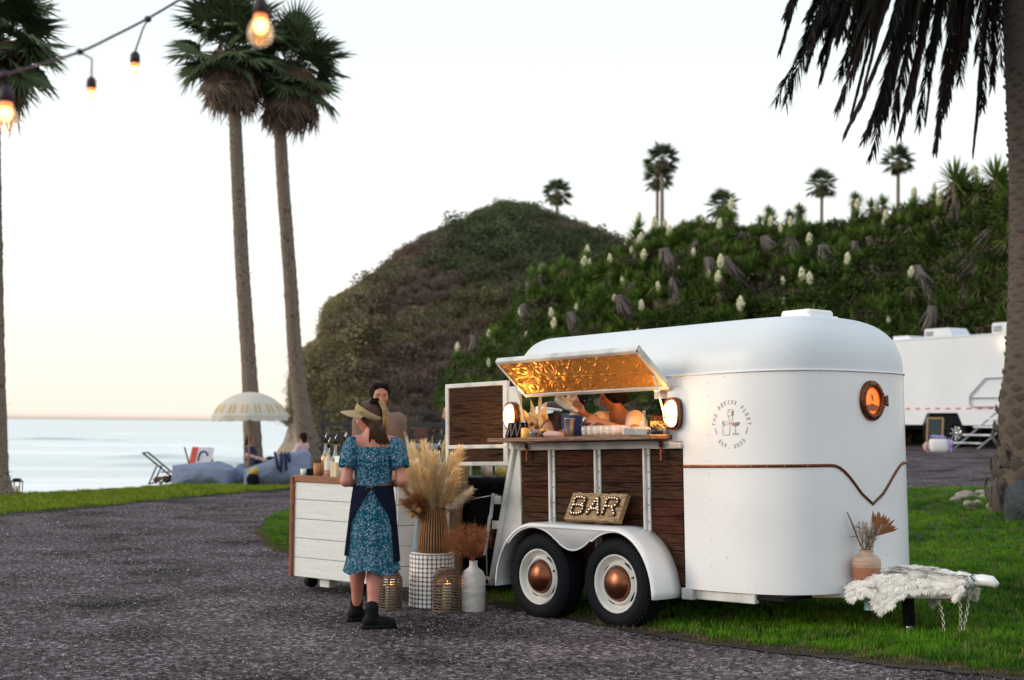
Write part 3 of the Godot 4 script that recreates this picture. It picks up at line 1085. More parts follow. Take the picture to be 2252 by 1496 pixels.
func fender(t: Node3D) -> void:
	var out := []
	var n := 15
	# outer line of the wing from rear foot over both wheels to the front foot
	for i in n:
		var a := PI - PI / 2 * i / (n - 1)
		out.append(Vector2(-0.50 + cos(a) * 0.455, 0.245 + sin(a) * 0.525))
	for i in n:
		var a := PI / 2 - PI / 2 * i / (n - 1)
		out.append(Vector2(0.40 + cos(a) * 0.43, 0.245 + sin(a) * 0.515))
	var s := S()
	var rings := []
	for p in out:
		var c := Vector2(clampf(p.x, -0.5, 0.4), 0.245)
		var d: Vector2 = (p - c).normalized()
		var ring := PackedVector3Array()
		for q in [[-0.012, 0.842], [0.0, 0.842], [0.001, 0.95], [0.0, 1.09], [-0.006, 1.115], [-0.018, 1.128], [-0.034, 1.132], [-0.036, 1.124], [-0.02, 1.117], [-0.014, 1.09]]:
			ring.append(Vector3(p.x + d.x * q[0], p.y + d.y * q[0], q[1]))
		rings.append(ring)
	loft(s, rings, true)
	var f := part(t, "wing", s, M.white_paint)
	# the valance that dips between the wheels
	s = S()
	var up := []
	var lo := []
	for p in out:
		var c := Vector2(clampf(p.x, -0.5, 0.4), 0.245)
		var d: Vector2 = (p - c).normalized()
		up.append(p - d * 0.02)
		lo.append(Vector2.ZERO)
	var m := 60
	var upper := PackedVector3Array()
	var lower := PackedVector3Array()
	var back := PackedVector3Array()
	for i in m + 1:
		var x := lerpf(-0.78, 0.70, float(i) / m)
		var dl := sqrt(maxf(0.0, 1.0 - pow((x + 0.50) / 0.44, 2.0))) if x < -0.50 else 1.0
		var dr := sqrt(maxf(0.0, 1.0 - pow((x - 0.40) / 0.415, 2.0))) if x > 0.40 else 1.0
		var yt := 0.245 + 0.505 * minf(dl, dr)
		# the lower edge: two arches round the wheels, meeting in a rounded dip
		var al := 0.339 + sqrt(maxf(0.0, 0.395 * 0.395 - pow(x + 0.475, 2.0)))
		var ar := 0.339 + sqrt(maxf(0.0, 0.385 * 0.385 - pow(x - 0.415, 2.0)))
		var yl := 0.568 + pow(absf(x + 0.035), 1.9) * 1.9
		yl = minf(yl, maxf(al, ar) if absf(x + 0.03) > 0.2 else 9.0)
		yl = minf(yl, yt - 0.012)
		upper.append(Vector3(x, yt, 1.126))
		lower.append(Vector3(x, yl, 1.120))
		back.append(Vector3(x, yl, 1.108))
	loft(s, [back, lower, upper], false, false)
	part(f, "valance", s, M.white_paint)
	s = S()
	tube(s, Array(lower), 0.006, 6)
	part(f, "valance_bead", s, M.white_paint)
	# inner wheel arch, dark
	s = S()
	box(s, Vector3(-0.03, 0.52, 0.838), Vector3(1.5, 0.44, 0.012))
	part(f, "arch_liner", s, M.black)

func oval(rx: float, ry: float, n: int, e := 2.0) -> Array:
	var p := []
	for i in n:
		var a := TAU * i / n
		p.append(Vector2(pow(absf(cos(a)), 2 / e) * signf(cos(a)) * rx, pow(absf(sin(a)), 2 / e) * signf(sin(a)) * ry))
	return p

func bulkhead(t: Node3D, at: Vector3) -> void:
	# an oval bulkhead lamp on the wall, facing out along z
	var s := S()
	var rings := []
	for q in [[1.0, 0.0], [1.0, 0.03], [0.97, 0.05], [0.88, 0.058], [0.82, 0.055], [0.82, 0.03]]:
		var ring := PackedVector3Array()
		for p in oval(0.078 * q[0], 0.122 * q[0], 32, 2.7):
			ring.append(at + Vector3(p.x, p.y, q[1]))
		rings.append(ring)
	loft(s, rings, true)
	var l := part(t, "bulkhead_lamp", s, M.copper)
	s = S()
	rings = []
	for j in 8:
		var a := PI / 2 * j / 7.0
		var ring := PackedVector3Array()
		for p in oval(0.06 * cos(a) + 0.002, 0.098 * cos(a) + 0.002, 24, 2.6):
			ring.append(Vector3(p.x, p.y, 0.035 + 0.075 * sin(a)))
		rings.append(ring)
	loft(s, rings, true)
	var g := part(l, "glass", s, M.lamp_glass, Transform3D(Basis(), at))
	omni(g, Vector3(0, 0, 0.07), Color(1.0, 0.74, 0.40), 0.26, 0.04)
	s = S()
	for k in 2:
		var pts := []
		for j in 13:
			var a := PI * j / 12.0
			pts.append(at + (Vector3(cos(a) * 0.068, -0.03, 0.05 + sin(a) * 0.075) if k == 0 else Vector3(0.0, cos(a) * 0.108, 0.05 + sin(a) * 0.075)))
		tube(s, pts, 0.0035, 5)
	part(l, "guard", s, M.copper)


func wall_at(x: float) -> Array:   # [local plan point, outward normal] on the bar side for a given x
	if x <= NX:
		return [Vector2(x, NW), Vector2(0, 1)]
	var k := minf((x - NX) / NA, 0.999)
	var z := NW * pow(1.0 - pow(k, NE), 1.0 / NE)
	var n := Vector2(pow(k, NE - 1) / NA, pow(z / NW, NE - 1) / NW).normalized()
	return [Vector2(x, z), n]

func on_wall(x: float, y: float, lift := 0.003) -> Transform3D:
	var w = wall_at(x)
	var n := Vector3(w[1].x, 0, w[1].y)
	return Transform3D(Basis(Vector3.UP.cross(n), Vector3.UP, n), Vector3(w[0].x, y, w[0].y) + n * lift)

func letters(s: SurfaceTool, text: String, size: float, x: Transform3D, deep := 0.002, bold := false) -> void:
	var tm := TextMesh.new()
	var f := SystemFont.new()
	f.font_names = PackedStringArray(["Droid Sans"])
	if bold:
		f.font_weight = 700
	tm.font = f
	tm.text = text
	tm.font_size = 64
	tm.pixel_size = size / 46.0
	tm.depth = deep
	tm.curve_step = 1.0
	s.append_from(tm, 0, x)

func side_details(t: Node3D) -> void:
	# copper moulding along the side, dipping to a V on the nose
	var s := S()
	var pts := []
	for i in 12:
		pts.append(Vector3(lerpf(0.875, NX, i / 11.0), 1.212, NW + 0.006))
	for i in range(1, 61):
		var a := PI / 2 - PI * i / 60.0
		var p := nose(a)
		var q := absf(a) / 0.36
		var y := 1.212 - 0.285 * pow(clampf(1.0 - q, 0.0, 1.0), 2.1) if a > 0 else 1.212 - 0.285 * pow(clampf(1.0 - absf(a) / 0.42, 0.0, 1.0), 2.1) + 0.018 * clampf(absf(a), 0, 1)
		var v := Vector3(p.x, y, p.y)
		pts.append(v + Vector3(p.x - 1.0, 0, p.y).normalized() * 0.006)
	for i in 8:
		pts.append(Vector3(lerpf(NX, 0.5, (i + 1) / 8.0), 1.23, -NW - 0.006))
	var rings := []
	for i in pts.size():
		var d: Vector3 = (pts[mini(i + 1, pts.size() - 1)] - pts[maxi(i - 1, 0)]).normalized()
		var p: Vector3 = pts[i]
		var n := Vector3(maxf(p.x - NX, 0.0) * 1.6, 0, p.z)
		n = (n - d * n.dot(d)).normalized()
		var u := d.cross(n)
		rings.append(PackedVector3Array([p - u * 0.011 - n * 0.008, p - u * 0.011, p - u * 0.006 + n * 0.005, p + u * 0.006 + n * 0.005, p + u * 0.011, p + u * 0.011 - n * 0.008]))
	loft(s, rings, true)
	part(t, "copper_moulding", s, M.dark_copper)
	# lettering and emblem
	mat("print", 0.47, 0.42, 0.39, {"rough": 0.6})
	mat("print_pink", 0.55, 0.34, 0.28, {"rough": 0.6})
	var c := Vector2(1.335, 1.512)
	s = S(false)
	var words := [["THE PETITE FLEET", 178.0, 2.0, 1.0], ["EST. 2020", 229.0, 314.0, -1.0]]
	for w in words:
		var text: String = w[0]
		for i in text.length():
			if text[i] == " ":
				continue
			var a := deg_to_rad(lerpf(w[1], w[2], float(i) / (text.length() - 1)))
			var x := on_wall(c.x + cos(a) * 0.152, c.y + sin(a) * 0.160)
			letters(s, text[i], 0.028, x * Transform3D(Basis(Vector3.BACK, a - PI / 2 if w[3] > 0 else a + PI / 2), Vector3.ZERO), 0.002, false)
	part(t, "lettering", s, M.print)
	var emb := {"print": S(), "print_pink": S()}
	var stroke := func(key: String, q: Array, wd: float) -> void:
		for i in q.size() - 1:
			var a: Vector2 = q[i]
			var b: Vector2 = q[i + 1]
			tube(emb[key], [on_wall(c.x + a.x, c.y + a.y).origin, on_wall(c.x + b.x, c.y + b.y).origin], wd, 4)
	var arc := func(cx: float, cy: float, rx: float, ry: float, a0: float, a1: float) -> Array:
		var q := []
		for i in 13:
			var a := deg_to_rad(lerpf(a0, a1, i / 12.0))
			q.append(Vector2(cx + cos(a) * rx, cy + sin(a) * ry))
		return q
	stroke.call("print", [Vector2(-0.142, -0.022), Vector2(-0.128, -0.068)], 0.0022)
	stroke.call("print", [Vector2(0.142, -0.022), Vector2(0.128, -0.068)], 0.0022)
	# rocks glass with a sprig
	stroke.call("print", [Vector2(-0.072, -0.012), Vector2(-0.068, -0.075), Vector2(-0.012, -0.075), Vector2(-0.006, -0.012)], 0.0018)
	stroke.call("print", arc.call(-0.039, 0.012, 0.034, 0.009, 0, 360), 0.0014)
	stroke.call("print", [Vector2(-0.073, 0.012), Vector2(-0.072, -0.012)], 0.0014)
	stroke.call("print", [Vector2(-0.005, 0.012), Vector2(-0.006, -0.012)], 0.0014)
	stroke.call("print", [Vector2(-0.074, 0.030), Vector2(-0.062, 0.004), Vector2(-0.056, -0.01)], 0.003)
	# shaker
	stroke.call("print_pink", [Vector2(-0.022, 0.100), Vector2(-0.022, 0.062), Vector2(-0.006, 0.022)], 0.0014)
	stroke.call("print_pink", [Vector2(0.028, 0.100), Vector2(0.022, 0.062), Vector2(0.010, 0.022)], 0.0016)
	stroke.call("print_pink", [Vector2(-0.022, 0.062), Vector2(0.022, 0.062)], 0.0014)
	stroke.call("print_pink", arc.call(0.003, 0.100, 0.025, 0.010, 0, 360), 0.0014)
	stroke.call("print_pink", [Vector2(0.016, 0.098), Vector2(0.018, 0.066)], 0.005)
	# coupe
	stroke.call("print_pink", arc.call(0.042, 0.016, 0.036, 0.028, 180, 360), 0.002)
	stroke.call("print_pink", [Vector2(0.006, 0.012), Vector2(0.078, 0.012)], 0.003)
	stroke.call("print_pink", [Vector2(0.014, 0.003), Vector2(0.070, 0.003)], 0.004)
	stroke.call("print_pink", [Vector2(0.022, -0.006), Vector2(0.062, -0.006)], 0.003)
	stroke.call("print", [Vector2(0.042, -0.012), Vector2(0.042, -0.066)], 0.0018)
	stroke.call("print", arc.call(0.042, -0.068, 0.026, 0.005, 0, 360), 0.0018)
	var e := part(t, "emblem", emb.print, M.print)
	part(e, "emblem_colour", emb.print_pink, M.print_pink)
	# rivets and a panel joint
	s = S()
	for x in [0.93]:
		for k in 9:
			ball(s, on_wall(0.95 + k * 0.11, 1.212, 0.008).origin, Vector3(0.0045, 0.0045, 0.004), 4)
	for x in [1.13]:
		for k in 16:
			ball(s, on_wall(x, 0.40 + k * 0.095, 0.0).origin, Vector3(0.005, 0.005, 0.005), 4)
	for i in 40:
		var a := PI / 2 - PI * i / 40.0
		var p := nose(a)
		for y in [0.352, 1.862]:
			ball(s, Vector3(p.x, y, p.y), Vector3(0.0045, 0.0045, 0.0045), 4)
	for k in 14:
		ball(s, Vector3(0.895, 0.36 + k * 0.11, NW), Vector3(0.005, 0.005, 0.004), 4)
	part(t, "rivets", s, M.white_paint)
	# porthole on the nose
	var pc := Vector3(1.947, 1.677, -0.02)
	var px := Transform3D(Basis(Vector3(0, 0, -1), Vector3.UP, Vector3.RIGHT), pc)
	s = S()
	lathe(s, [Vector2(0.097, -0.03), Vector2(0.097, 0.012), Vector2(0.101, 0.02), Vector2(0.112, 0.024), Vector2(0.138, 0.020), Vector2(0.146, 0.012), Vector2(0.148, -0.03)], 48, px * Transform3D(Basis(Vector3.RIGHT, PI / 2), Vector3.ZERO))
	var po := part(t, "porthole", s, M.dark_copper)
	s = S()
	for k in 8:
		var a := TAU * (k + 0.5) / 8
		ball(s, px * Vector3(cos(a) * 0.126, sin(a) * 0.126, 0.024), Vector3(0.008, 0.008, 0.008), 4)
	box(s, px * Vector3(0.158, 0.0, 0.012), Vector3(0.03, 0.07, 0.035), 0.005)
	tube(s, [px * Vector3(0.168, -0.04, 0.02), px * Vector3(0.168, 0.04, 0.02)], 0.009, 6)
	part(po, "hinge", s, M.dark_copper)
	mat("amber_pane", 1.0, 0.36, 0.05, {"rough": 0.4, "emit": Color(1.0, 0.36, 0.06), "ee": 0.85})
	s = S()
	lathe(s, [Vector2(0.0, 0.004), Vector2(0.099, 0.0)], 40, px * Transform3D(Basis(Vector3.RIGHT, PI / 2), Vector3.ZERO))
	part(po, "lit_window", s, M.amber_pane)
	mat("amber_dark", 0.45, 0.10, 0.02, {"rough": 0.5})
	s = S()
	slab(s, PackedVector2Array([Vector2(-0.014, 0.048), Vector2(0.004, 0.03), Vector2(0.012, -0.006), Vector2(0.0, 0.002), Vector2(-0.014, 0.03)]), 0.007, 0.010, px)
	slab(s, PackedVector2Array([Vector2(-0.06, -0.075), Vector2(0.06, -0.075), Vector2(0.085, -0.04), Vector2(0.02, -0.03), Vector2(0.01, -0.022), Vector2(-0.03, -0.022), Vector2(-0.035, -0.035), Vector2(-0.085, -0.03)]), 0.006, 0.009, px)
	part(po, "inside_shapes", s, M.amber_dark)
	bulkhead(t, Vector3(0.812, 1.605, 0.85))
	bulkhead(t, Vector3(-0.985, 1.632, 0.857))
	# little wire hook on the roof
	s = S()
	tube(s, [Vector3(-0.16, 2.12, 0.785), Vector3(-0.10, 2.15, 0.76), Vector3(-0.06, 2.15, 0.76), Vector3(-0.04, 2.13, 0.78), Vector3(-0.13, 2.118, 0.79), Vector3(-0.02, 2.11, 0.80)], 0.004, 5)
	part(t, "roof_hook", s, M.dark_metal)

func trailer_front() -> void:
	var t := get_node("horse_trailer") as Node3D
	var s := S()
	for k in [1.0, -1.0]:
		rod(s, Vector3(1.55, 0.318, 0.52 * k), Vector3(2.62, 0.345, 0.045 * k), 0.055, 0.095, 0.008)
	box(s, Vector3(2.03, 0.372, 0.12), Vector3(0.30, 0.012, 0.50), 0.003)
	var db := part(t, "drawbar", s, M.frame_white)
	s = S()
	tube(s, [Vector3(2.5, 0.425, 0), Vector3(2.74, 0.425, 0)], 0.042, 14)
	tube(s, [Vector3(2.72, 0.425, 0), Vector3(2.79, 0.43, 0), Vector3(2.86, 0.425, 0), Vector3(2.90, 0.40, 0)], [0.034, 0.040, 0.038, 0.024], 14)
	box(s, Vector3(2.60, 0.40, 0), Vector3(0.22, 0.05, 0.10), 0.01)
	part(db, "coupler", s, M.white_paint)
	s = S()
	tube(s, [Vector3(2.735, 0.455, -0.06), Vector3(2.735, 0.47, 0), Vector3(2.735, 0.455, 0.05), Vector3(2.77, 0.42, 0.055)], 0.005, 5)
	part(db, "coupler_latch", s, M.dark_metal)
	# jack leg
	s = S()
	tube(s, [Vector3(2.25, 0.40, 0.06), Vector3(2.25, 0.085, 0.06)], 0.042, 16)
	box(s, Vector3(2.25, 0.33, 0.06), Vector3(0.12, 0.07, 0.12), 0.01)
	var j := part(t, "jack", s, M.black)
	s = S()
	tube(s, [Vector3(2.25, 0.10, 0.06), Vector3(2.25, 0.05, 0.06)], 0.028, 14)
	box(s, Vector3(2.25, 0.052, 0.06), Vector3(0.22, 0.008, 0.16), 0.002)
	part(j, "jack_foot", s, M.steel)
	# safety chains
	for q in [[Vector3(2.50, 0.285, 0.08), Vector3(2.545, 0.07, 0.10)], [Vector3(2.63, 0.36, 0.04), Vector3(2.645, 0.065, 0.06)], [Vector3(2.70, 0.36, 0.02), Vector3(2.655, 0.07, 0.05)]]:
		s = S()
		var n := int(q[0].distance_to(q[1]) / 0.023)
		for k in n:
			var f := (k + 0.5) / n
			var p: Vector3 = q[0].lerp(q[1], f) + Vector3(0.012 * sin(f * PI), 0, 0)
			var ring := []
			for a in 10:
				var an := TAU * a / 10
				var o := Vector3(cos(an) * 0.0105, sin(an) * 0.0175, 0)
				ring.append(p + (o if k % 2 == 0 else Vector3(o.x * 0.3, o.y, o.x)))
			tube(s, ring, 0.0036, 5, false, true)
		part(t, "safety_chain", s, M.galvanised)
	s = S()
	tube(s, [Vector3(2.52, 0.33, 0.06), Vector3(2.56, 0.30, 0.08), Vector3(2.60, 0.27, 0.07), Vector3(2.58, 0.255, 0.06)], 0.006, 5)
	part(t, "chain_hook", s, M.dark_copper)
	# paper tag hanging under the drawbar
	mat("teal_card", 0.05, 0.33, 0.27, {"rough": 0.7})
	mat("paper", 0.62, 0.62, 0.68, {"rough": 0.8, "tex": noise(0.05, [gr(0.4), gr(0.9), gr(1.0)], 128), "ts": 9.0})
	s = S()
	box(s, Vector3(2.06, 0.235, 0.31), Vector3(0.012, 0.075, 0.002))
	var tg := part(t, "hanging_tag", s, M.teal_card)
	s = S()
	box(s, Vector3(2.095, 0.235, 0.31), Vector3(0.055, 0.07, 0.0025))
	part(tg, "tag_sheet", s, M.paper)
	sheepskin()
	tongue_vase()
	bar_sign()

func sheepskin() -> void:
	var o := thing("sheepskin", "shaggy white sheepskin draped over the white trailer drawbar", "sheepskin")
	o.transform = TB
	var nu := 56
	var nv := 40
	var nz := FastNoiseLite.new()
	nz.frequency = 3.0
	var rows := []
	for i in nu + 1:
		var f := float(i) / nu
		var x := lerpf(1.93, 2.69, f)
		var hw := lerpf(0.455, 0.07, clampf((x - 1.85) / 0.78, 0, 1))
		var e := sqrt(sin(clampf(f, 0.015, 0.985) * PI))
		var drop := 0.13 + 0.065 * exp(-pow((x - 2.02) / 0.06, 2.0)) + 0.085 * exp(-pow((x - 2.20) / 0.055, 2.0)) - 0.05 * exp(-pow((x - 2.11) / 0.04, 2.0)) - 0.07 * clampf((x - 2.27) / 0.1, 0, 1) + 0.10 * exp(-pow((x - 2.66) / 0.03, 2.0))
		var row := PackedVector3Array()
		for k in nv + 1:
			var l := lerpf(1.0, -1.0, float(k) / nv)
			var reach := (hw + maxf(drop, 0.02)) * lerpf(0.5, 1.0, e)
			var al := absf(l) * reach
			var z := minf(al, hw + 0.012 + 0.02 * clampf((al - hw) * 10, 0, 1)) * signf(l)
			var top := lerpf(0.405, 0.47, smoothstep(1.93, 2.12, x)) - 0.03 * smoothstep(2.3, 2.7, x) + 0.012 * nz.get_noise_2d(x * 3.0, z * 3.0)
			var y := top - maxf(0.0, al - hw * 0.92) * 0.98 - 0.05 * pow(absf(l), 2.0)
			row.append(Vector3(x + 0.02 * nz.get_noise_2d(x, l), y, z + 0.012 * nz.get_noise_2d(x * 4.0, y * 4.0)))
		rows.append(row)
	var s := S()
	loft(s, rows, false, false)
	mat("pelt", 0.95, 0.93, 0.89, {"rough": 0.95})
	part(o, "pelt", s, M.pelt)
	s = S()
	for k in 6:
		var d := Vector3(rr(-0.5, 0.5), 1, rr(-0.05, 0.3)).normalized()
		blade(s, Vector3(rr(-0.008, 0.008), rr(-0.006, 0.006), 0.002), d, Vector3(1, -d.x, 0).normalized(), rr(0.03, 0.052), 0.0062, 0.0)
	var lock := done(s)
	var xf := []
	var cols := []
	for n in 15000:
		var i := R.randi_range(0, nu - 1)
		var k := R.randi_range(0, nv - 1)
		var a: PackedVector3Array = rows[i]
		var b: PackedVector3Array = rows[i + 1]
		var p := a[k].lerp(b[k], R.randf()).lerp(a[k + 1].lerp(b[k + 1], R.randf()), R.randf())
		var nr := (b[k] - a[k]).cross(a[k + 1] - a[k]).normalized()
		if absf(nr.y) > 0.35 and nr.y < 0.0 or absf(nr.y) <= 0.35 and nr.z * p.z < 0.0:
			nr = -nr
		var dn := (Vector3(nz.get_noise_3dv(p * 3.0) * 1.6, -0.9, signf(p.z) * 0.5 + nz.get_noise_3dv(p * 3.0 + Vector3(9, 0, 0)) * 1.6) + rv(0.45))
		dn = (dn - nr * dn.dot(nr)).normalized()
		xf.append(Transform3D(Basis(dn.cross(nr), dn, nr), p + nr * rr(0.0, 0.012)))
		var t := rr(0.9, 1.05) * (0.97 + 0.08 * nz.get_noise_3dv(p * 2.0))
		cols.append(Color(t, t * 0.975, t * 0.94))
	many(o, "wool", lock, M.fur, xf, cols)

func sprig(s: SurfaceTool, a: Vector3, b: Vector3, bend: Vector3, r: float, n: int, l: float, col: Color, spread := 0.6, from := 0.3) -> void:   # a feathery stem
	s.set_color(col * 0.7)
	var pts := []
	for i in 7:
		var f := i / 6.0
		pts.append(a.lerp(b, f) + bend * sin(f * PI))
	tube(s, pts, [r, r, r * 0.9, r * 0.8, r * 0.7, r * 0.5, r * 0.2], 4, false)
	var ax := (b - a).normalized()
	for i in n:
		var f := lerpf(from, 1.0, R.randf())
		var p := a.lerp(b, f) + bend * sin(f * PI)
		var dir := (ax + rv(1.0).normalized() * spread).normalized()
		var sh := sin(PI * clampf((f - from) / (1.02 - from), 0.04, 1.0)) * 0.7 + 0.3
		s.set_color(col * rr(0.75, 1.15))
		blade(s, p, dir, dir.cross(rv(1.0).normalized()), l * sh * rr(0.6, 1.2), l * 0.07, 0.12)

func tongue_vase() -> void:
	var o := thing("clay_vase", "terracotta vase with pale glazed neck on the trailer drawbar, holding dried stems", "vase", tl(Vector3(2.045, 0.379, 0.26)))
	var s := S()
	lathe(s, [Vector2(0.0, 0.0), Vector2(0.088, 0.0), Vector2(0.096, 0.008), Vector2(0.099, 0.10), Vector2(0.0995, 0.118)], 32)
	part(o, "base", s, M.clay)
	s = S()
	lathe(s, [Vector2(0.0995, 0.118), Vector2(0.101, 0.15), Vector2(0.096, 0.175), Vector2(0.078, 0.193), Vector2(0.055, 0.203), Vector2(0.049, 0.212), Vector2(0.049, 0.228), Vector2(0.055, 0.236), Vector2(0.048, 0.238), Vector2(0.044, 0.21)], 32)
	part(o, "neck", s, M.clay_glaze)
	s = S(true)
	var cr := Vector3(0.0, 0.19, 0.0)
	var rt := Vector3(0.86, 0, 0.5) # towards the right of the picture, roughly along the nose
	s.set_color(Color(0.20, 0.11, 0.07))
	tube(s, [cr, Vector3(-0.05, 0.30, -0.02), Vector3(-0.085, 0.40, -0.03), Vector3(-0.125, 0.50, -0.04)], [0.006, 0.006, 0.007, 0.004], 5)
	tube(s, [Vector3(-0.085, 0.40, -0.03), Vector3(-0.03, 0.385, 0.0)], 0.003, 4)
	tube(s, [Vector3(-0.06, 0.33, -0.03), Vector3(-0.12, 0.325, 0.02)], 0.003, 4)
	part(o, "bare_twig", s, M.dry_leaf)
	s = S(true)
	for k in 16:
		sprig(s, cr + rv(0.02), Vector3(rr(-0.04, 0.10), rr(0.36, 0.44), rr(-0.06, 0.06)), rv(0.01), 0.003, 42, 0.07, Color(0.36, 0.29, 0.22) * rr(0.7, 1.4), 0.5, 0.3)
	part(o, "dried_grass", s, M.dry_leaf)
	s = S(true)
	var root := Vector3(0.06, 0.33, 0.0)
	for k in 17:
		var a := lerpf(-0.15, 1.25, k / 16.0)
		var d := Vector3(sin(a) * 0.9, cos(a), rr(-0.12, 0.12)).normalized()
		s.set_color(Color(0.36, 0.15, 0.06) * rr(0.7, 1.25))
		var tip := root + d * rr(0.15, 0.19)
		var sd := d.cross(Vector3.BACK).normalized() * 0.010
		quad(s, root, root + (tip - root) * 0.8 - sd + Vector3(0, 0, 0.006), tip, root + (tip - root) * 0.8 + sd - Vector3(0, 0, 0.006))
	tube(s, [cr, root], 0.004, 5)
	part(o, "fan_leaf", s, M.dry_leaf)

func bar_sign() -> void:
	var o := thing("marquee_sign", "wooden BAR sign with dotted bulb letters leaning on the trailer wing", "sign")
	var c := Vector3(0.085, 0.778, 1.0)
	var yb := Vector3(0.0, 0.19, -0.10).normalized()
	var xb := Vector3(0.57, -0.018, 0.0)
	xb = (xb - yb * xb.dot(yb)).normalized()
	o.transform = TB * Transform3D(Basis(xb, yb, xb.cross(yb)), c)
	var s := S()
	var poly := PackedVector2Array()
	for i in 22:
		poly.append(Vector2(lerpf(-0.29, 0.29, i / 21.0), 0.004 + rr(-0.003, 0.004)))
	for i in 22:
		poly.append(Vector2(lerpf(0.29, -0.29, i / 21.0), 0.232 + rr(-0.004, 0.004)))
	slab(s, poly, 0.0, 0.045)
	part(o, "board", s, M.pale_wood)
	mat("letter_black", 0.02, 0.012, 0.01, {"rough": 0.35})
	mat("bulb_small", 1.0, 0.86, 0.66, {"rough": 0.4, "emit": Color(1.0, 0.82, 0.6), "ee": 0.9})
	var glyphs := {
		"B": [[[-1, -1], [-1, 1]], [[-1, 1], [0.3, 1], [0.85, 0.75], [0.85, 0.3], [0.3, 0.05], [-1, 0.05]], [[0.3, 0.05], [0.95, -0.2], [0.95, -0.75], [0.35, -1], [-1, -1]]],
		"A": [[[-1, -1], [0, 1], [1, -1]], [[-0.6, -0.35], [0.6, -0.35]]],
		"R": [[[-1, -1], [-1, 1]], [[-1, 1], [0.4, 1], [0.9, 0.75], [0.9, 0.25], [0.4, 0.0], [-1, 0.0]], [[0.1, 0.0], [1, -1]]]}
	var at := {"B": -0.165, "A": 0.01, "R": 0.18}
	for g in ["B", "A", "R"]:
		var ls := S()
		var bs := S()
		for path in glyphs[g]:
			for i in path.size() - 1:
				var a := Vector2(at[g] + path[i][0] * 0.062, 0.120 + path[i][1] * 0.070)
				var b := Vector2(at[g] + path[i + 1][0] * 0.062, 0.120 + path[i + 1][1] * 0.070)
				var dz: float = 0.0007 * i + 0.0004 * glyphs[g].find(path)
				rod(ls, Vector3(a.x, a.y, 0.052 + dz) - Vector3(b.x - a.x, b.y - a.y, 0).normalized() * 0.008, Vector3(b.x, b.y, 0.052 + dz) + Vector3(b.x - a.x, b.y - a.y, 0).normalized() * 0.008, 0.016, 0.027, 0.003)
				var n := maxi(1, roundi(a.distance_to(b) / 0.026))
				for k in n:
					var p := a.lerp(b, (k + 0.5) / n)
					ball(bs, Vector3(p.x, p.y, 0.064), Vector3(0.0062, 0.0062, 0.006), 4)
		var l := part(o, "letter", ls, M.letter_black)
		part(l, "small_bulb", bs, M.bulb_small)


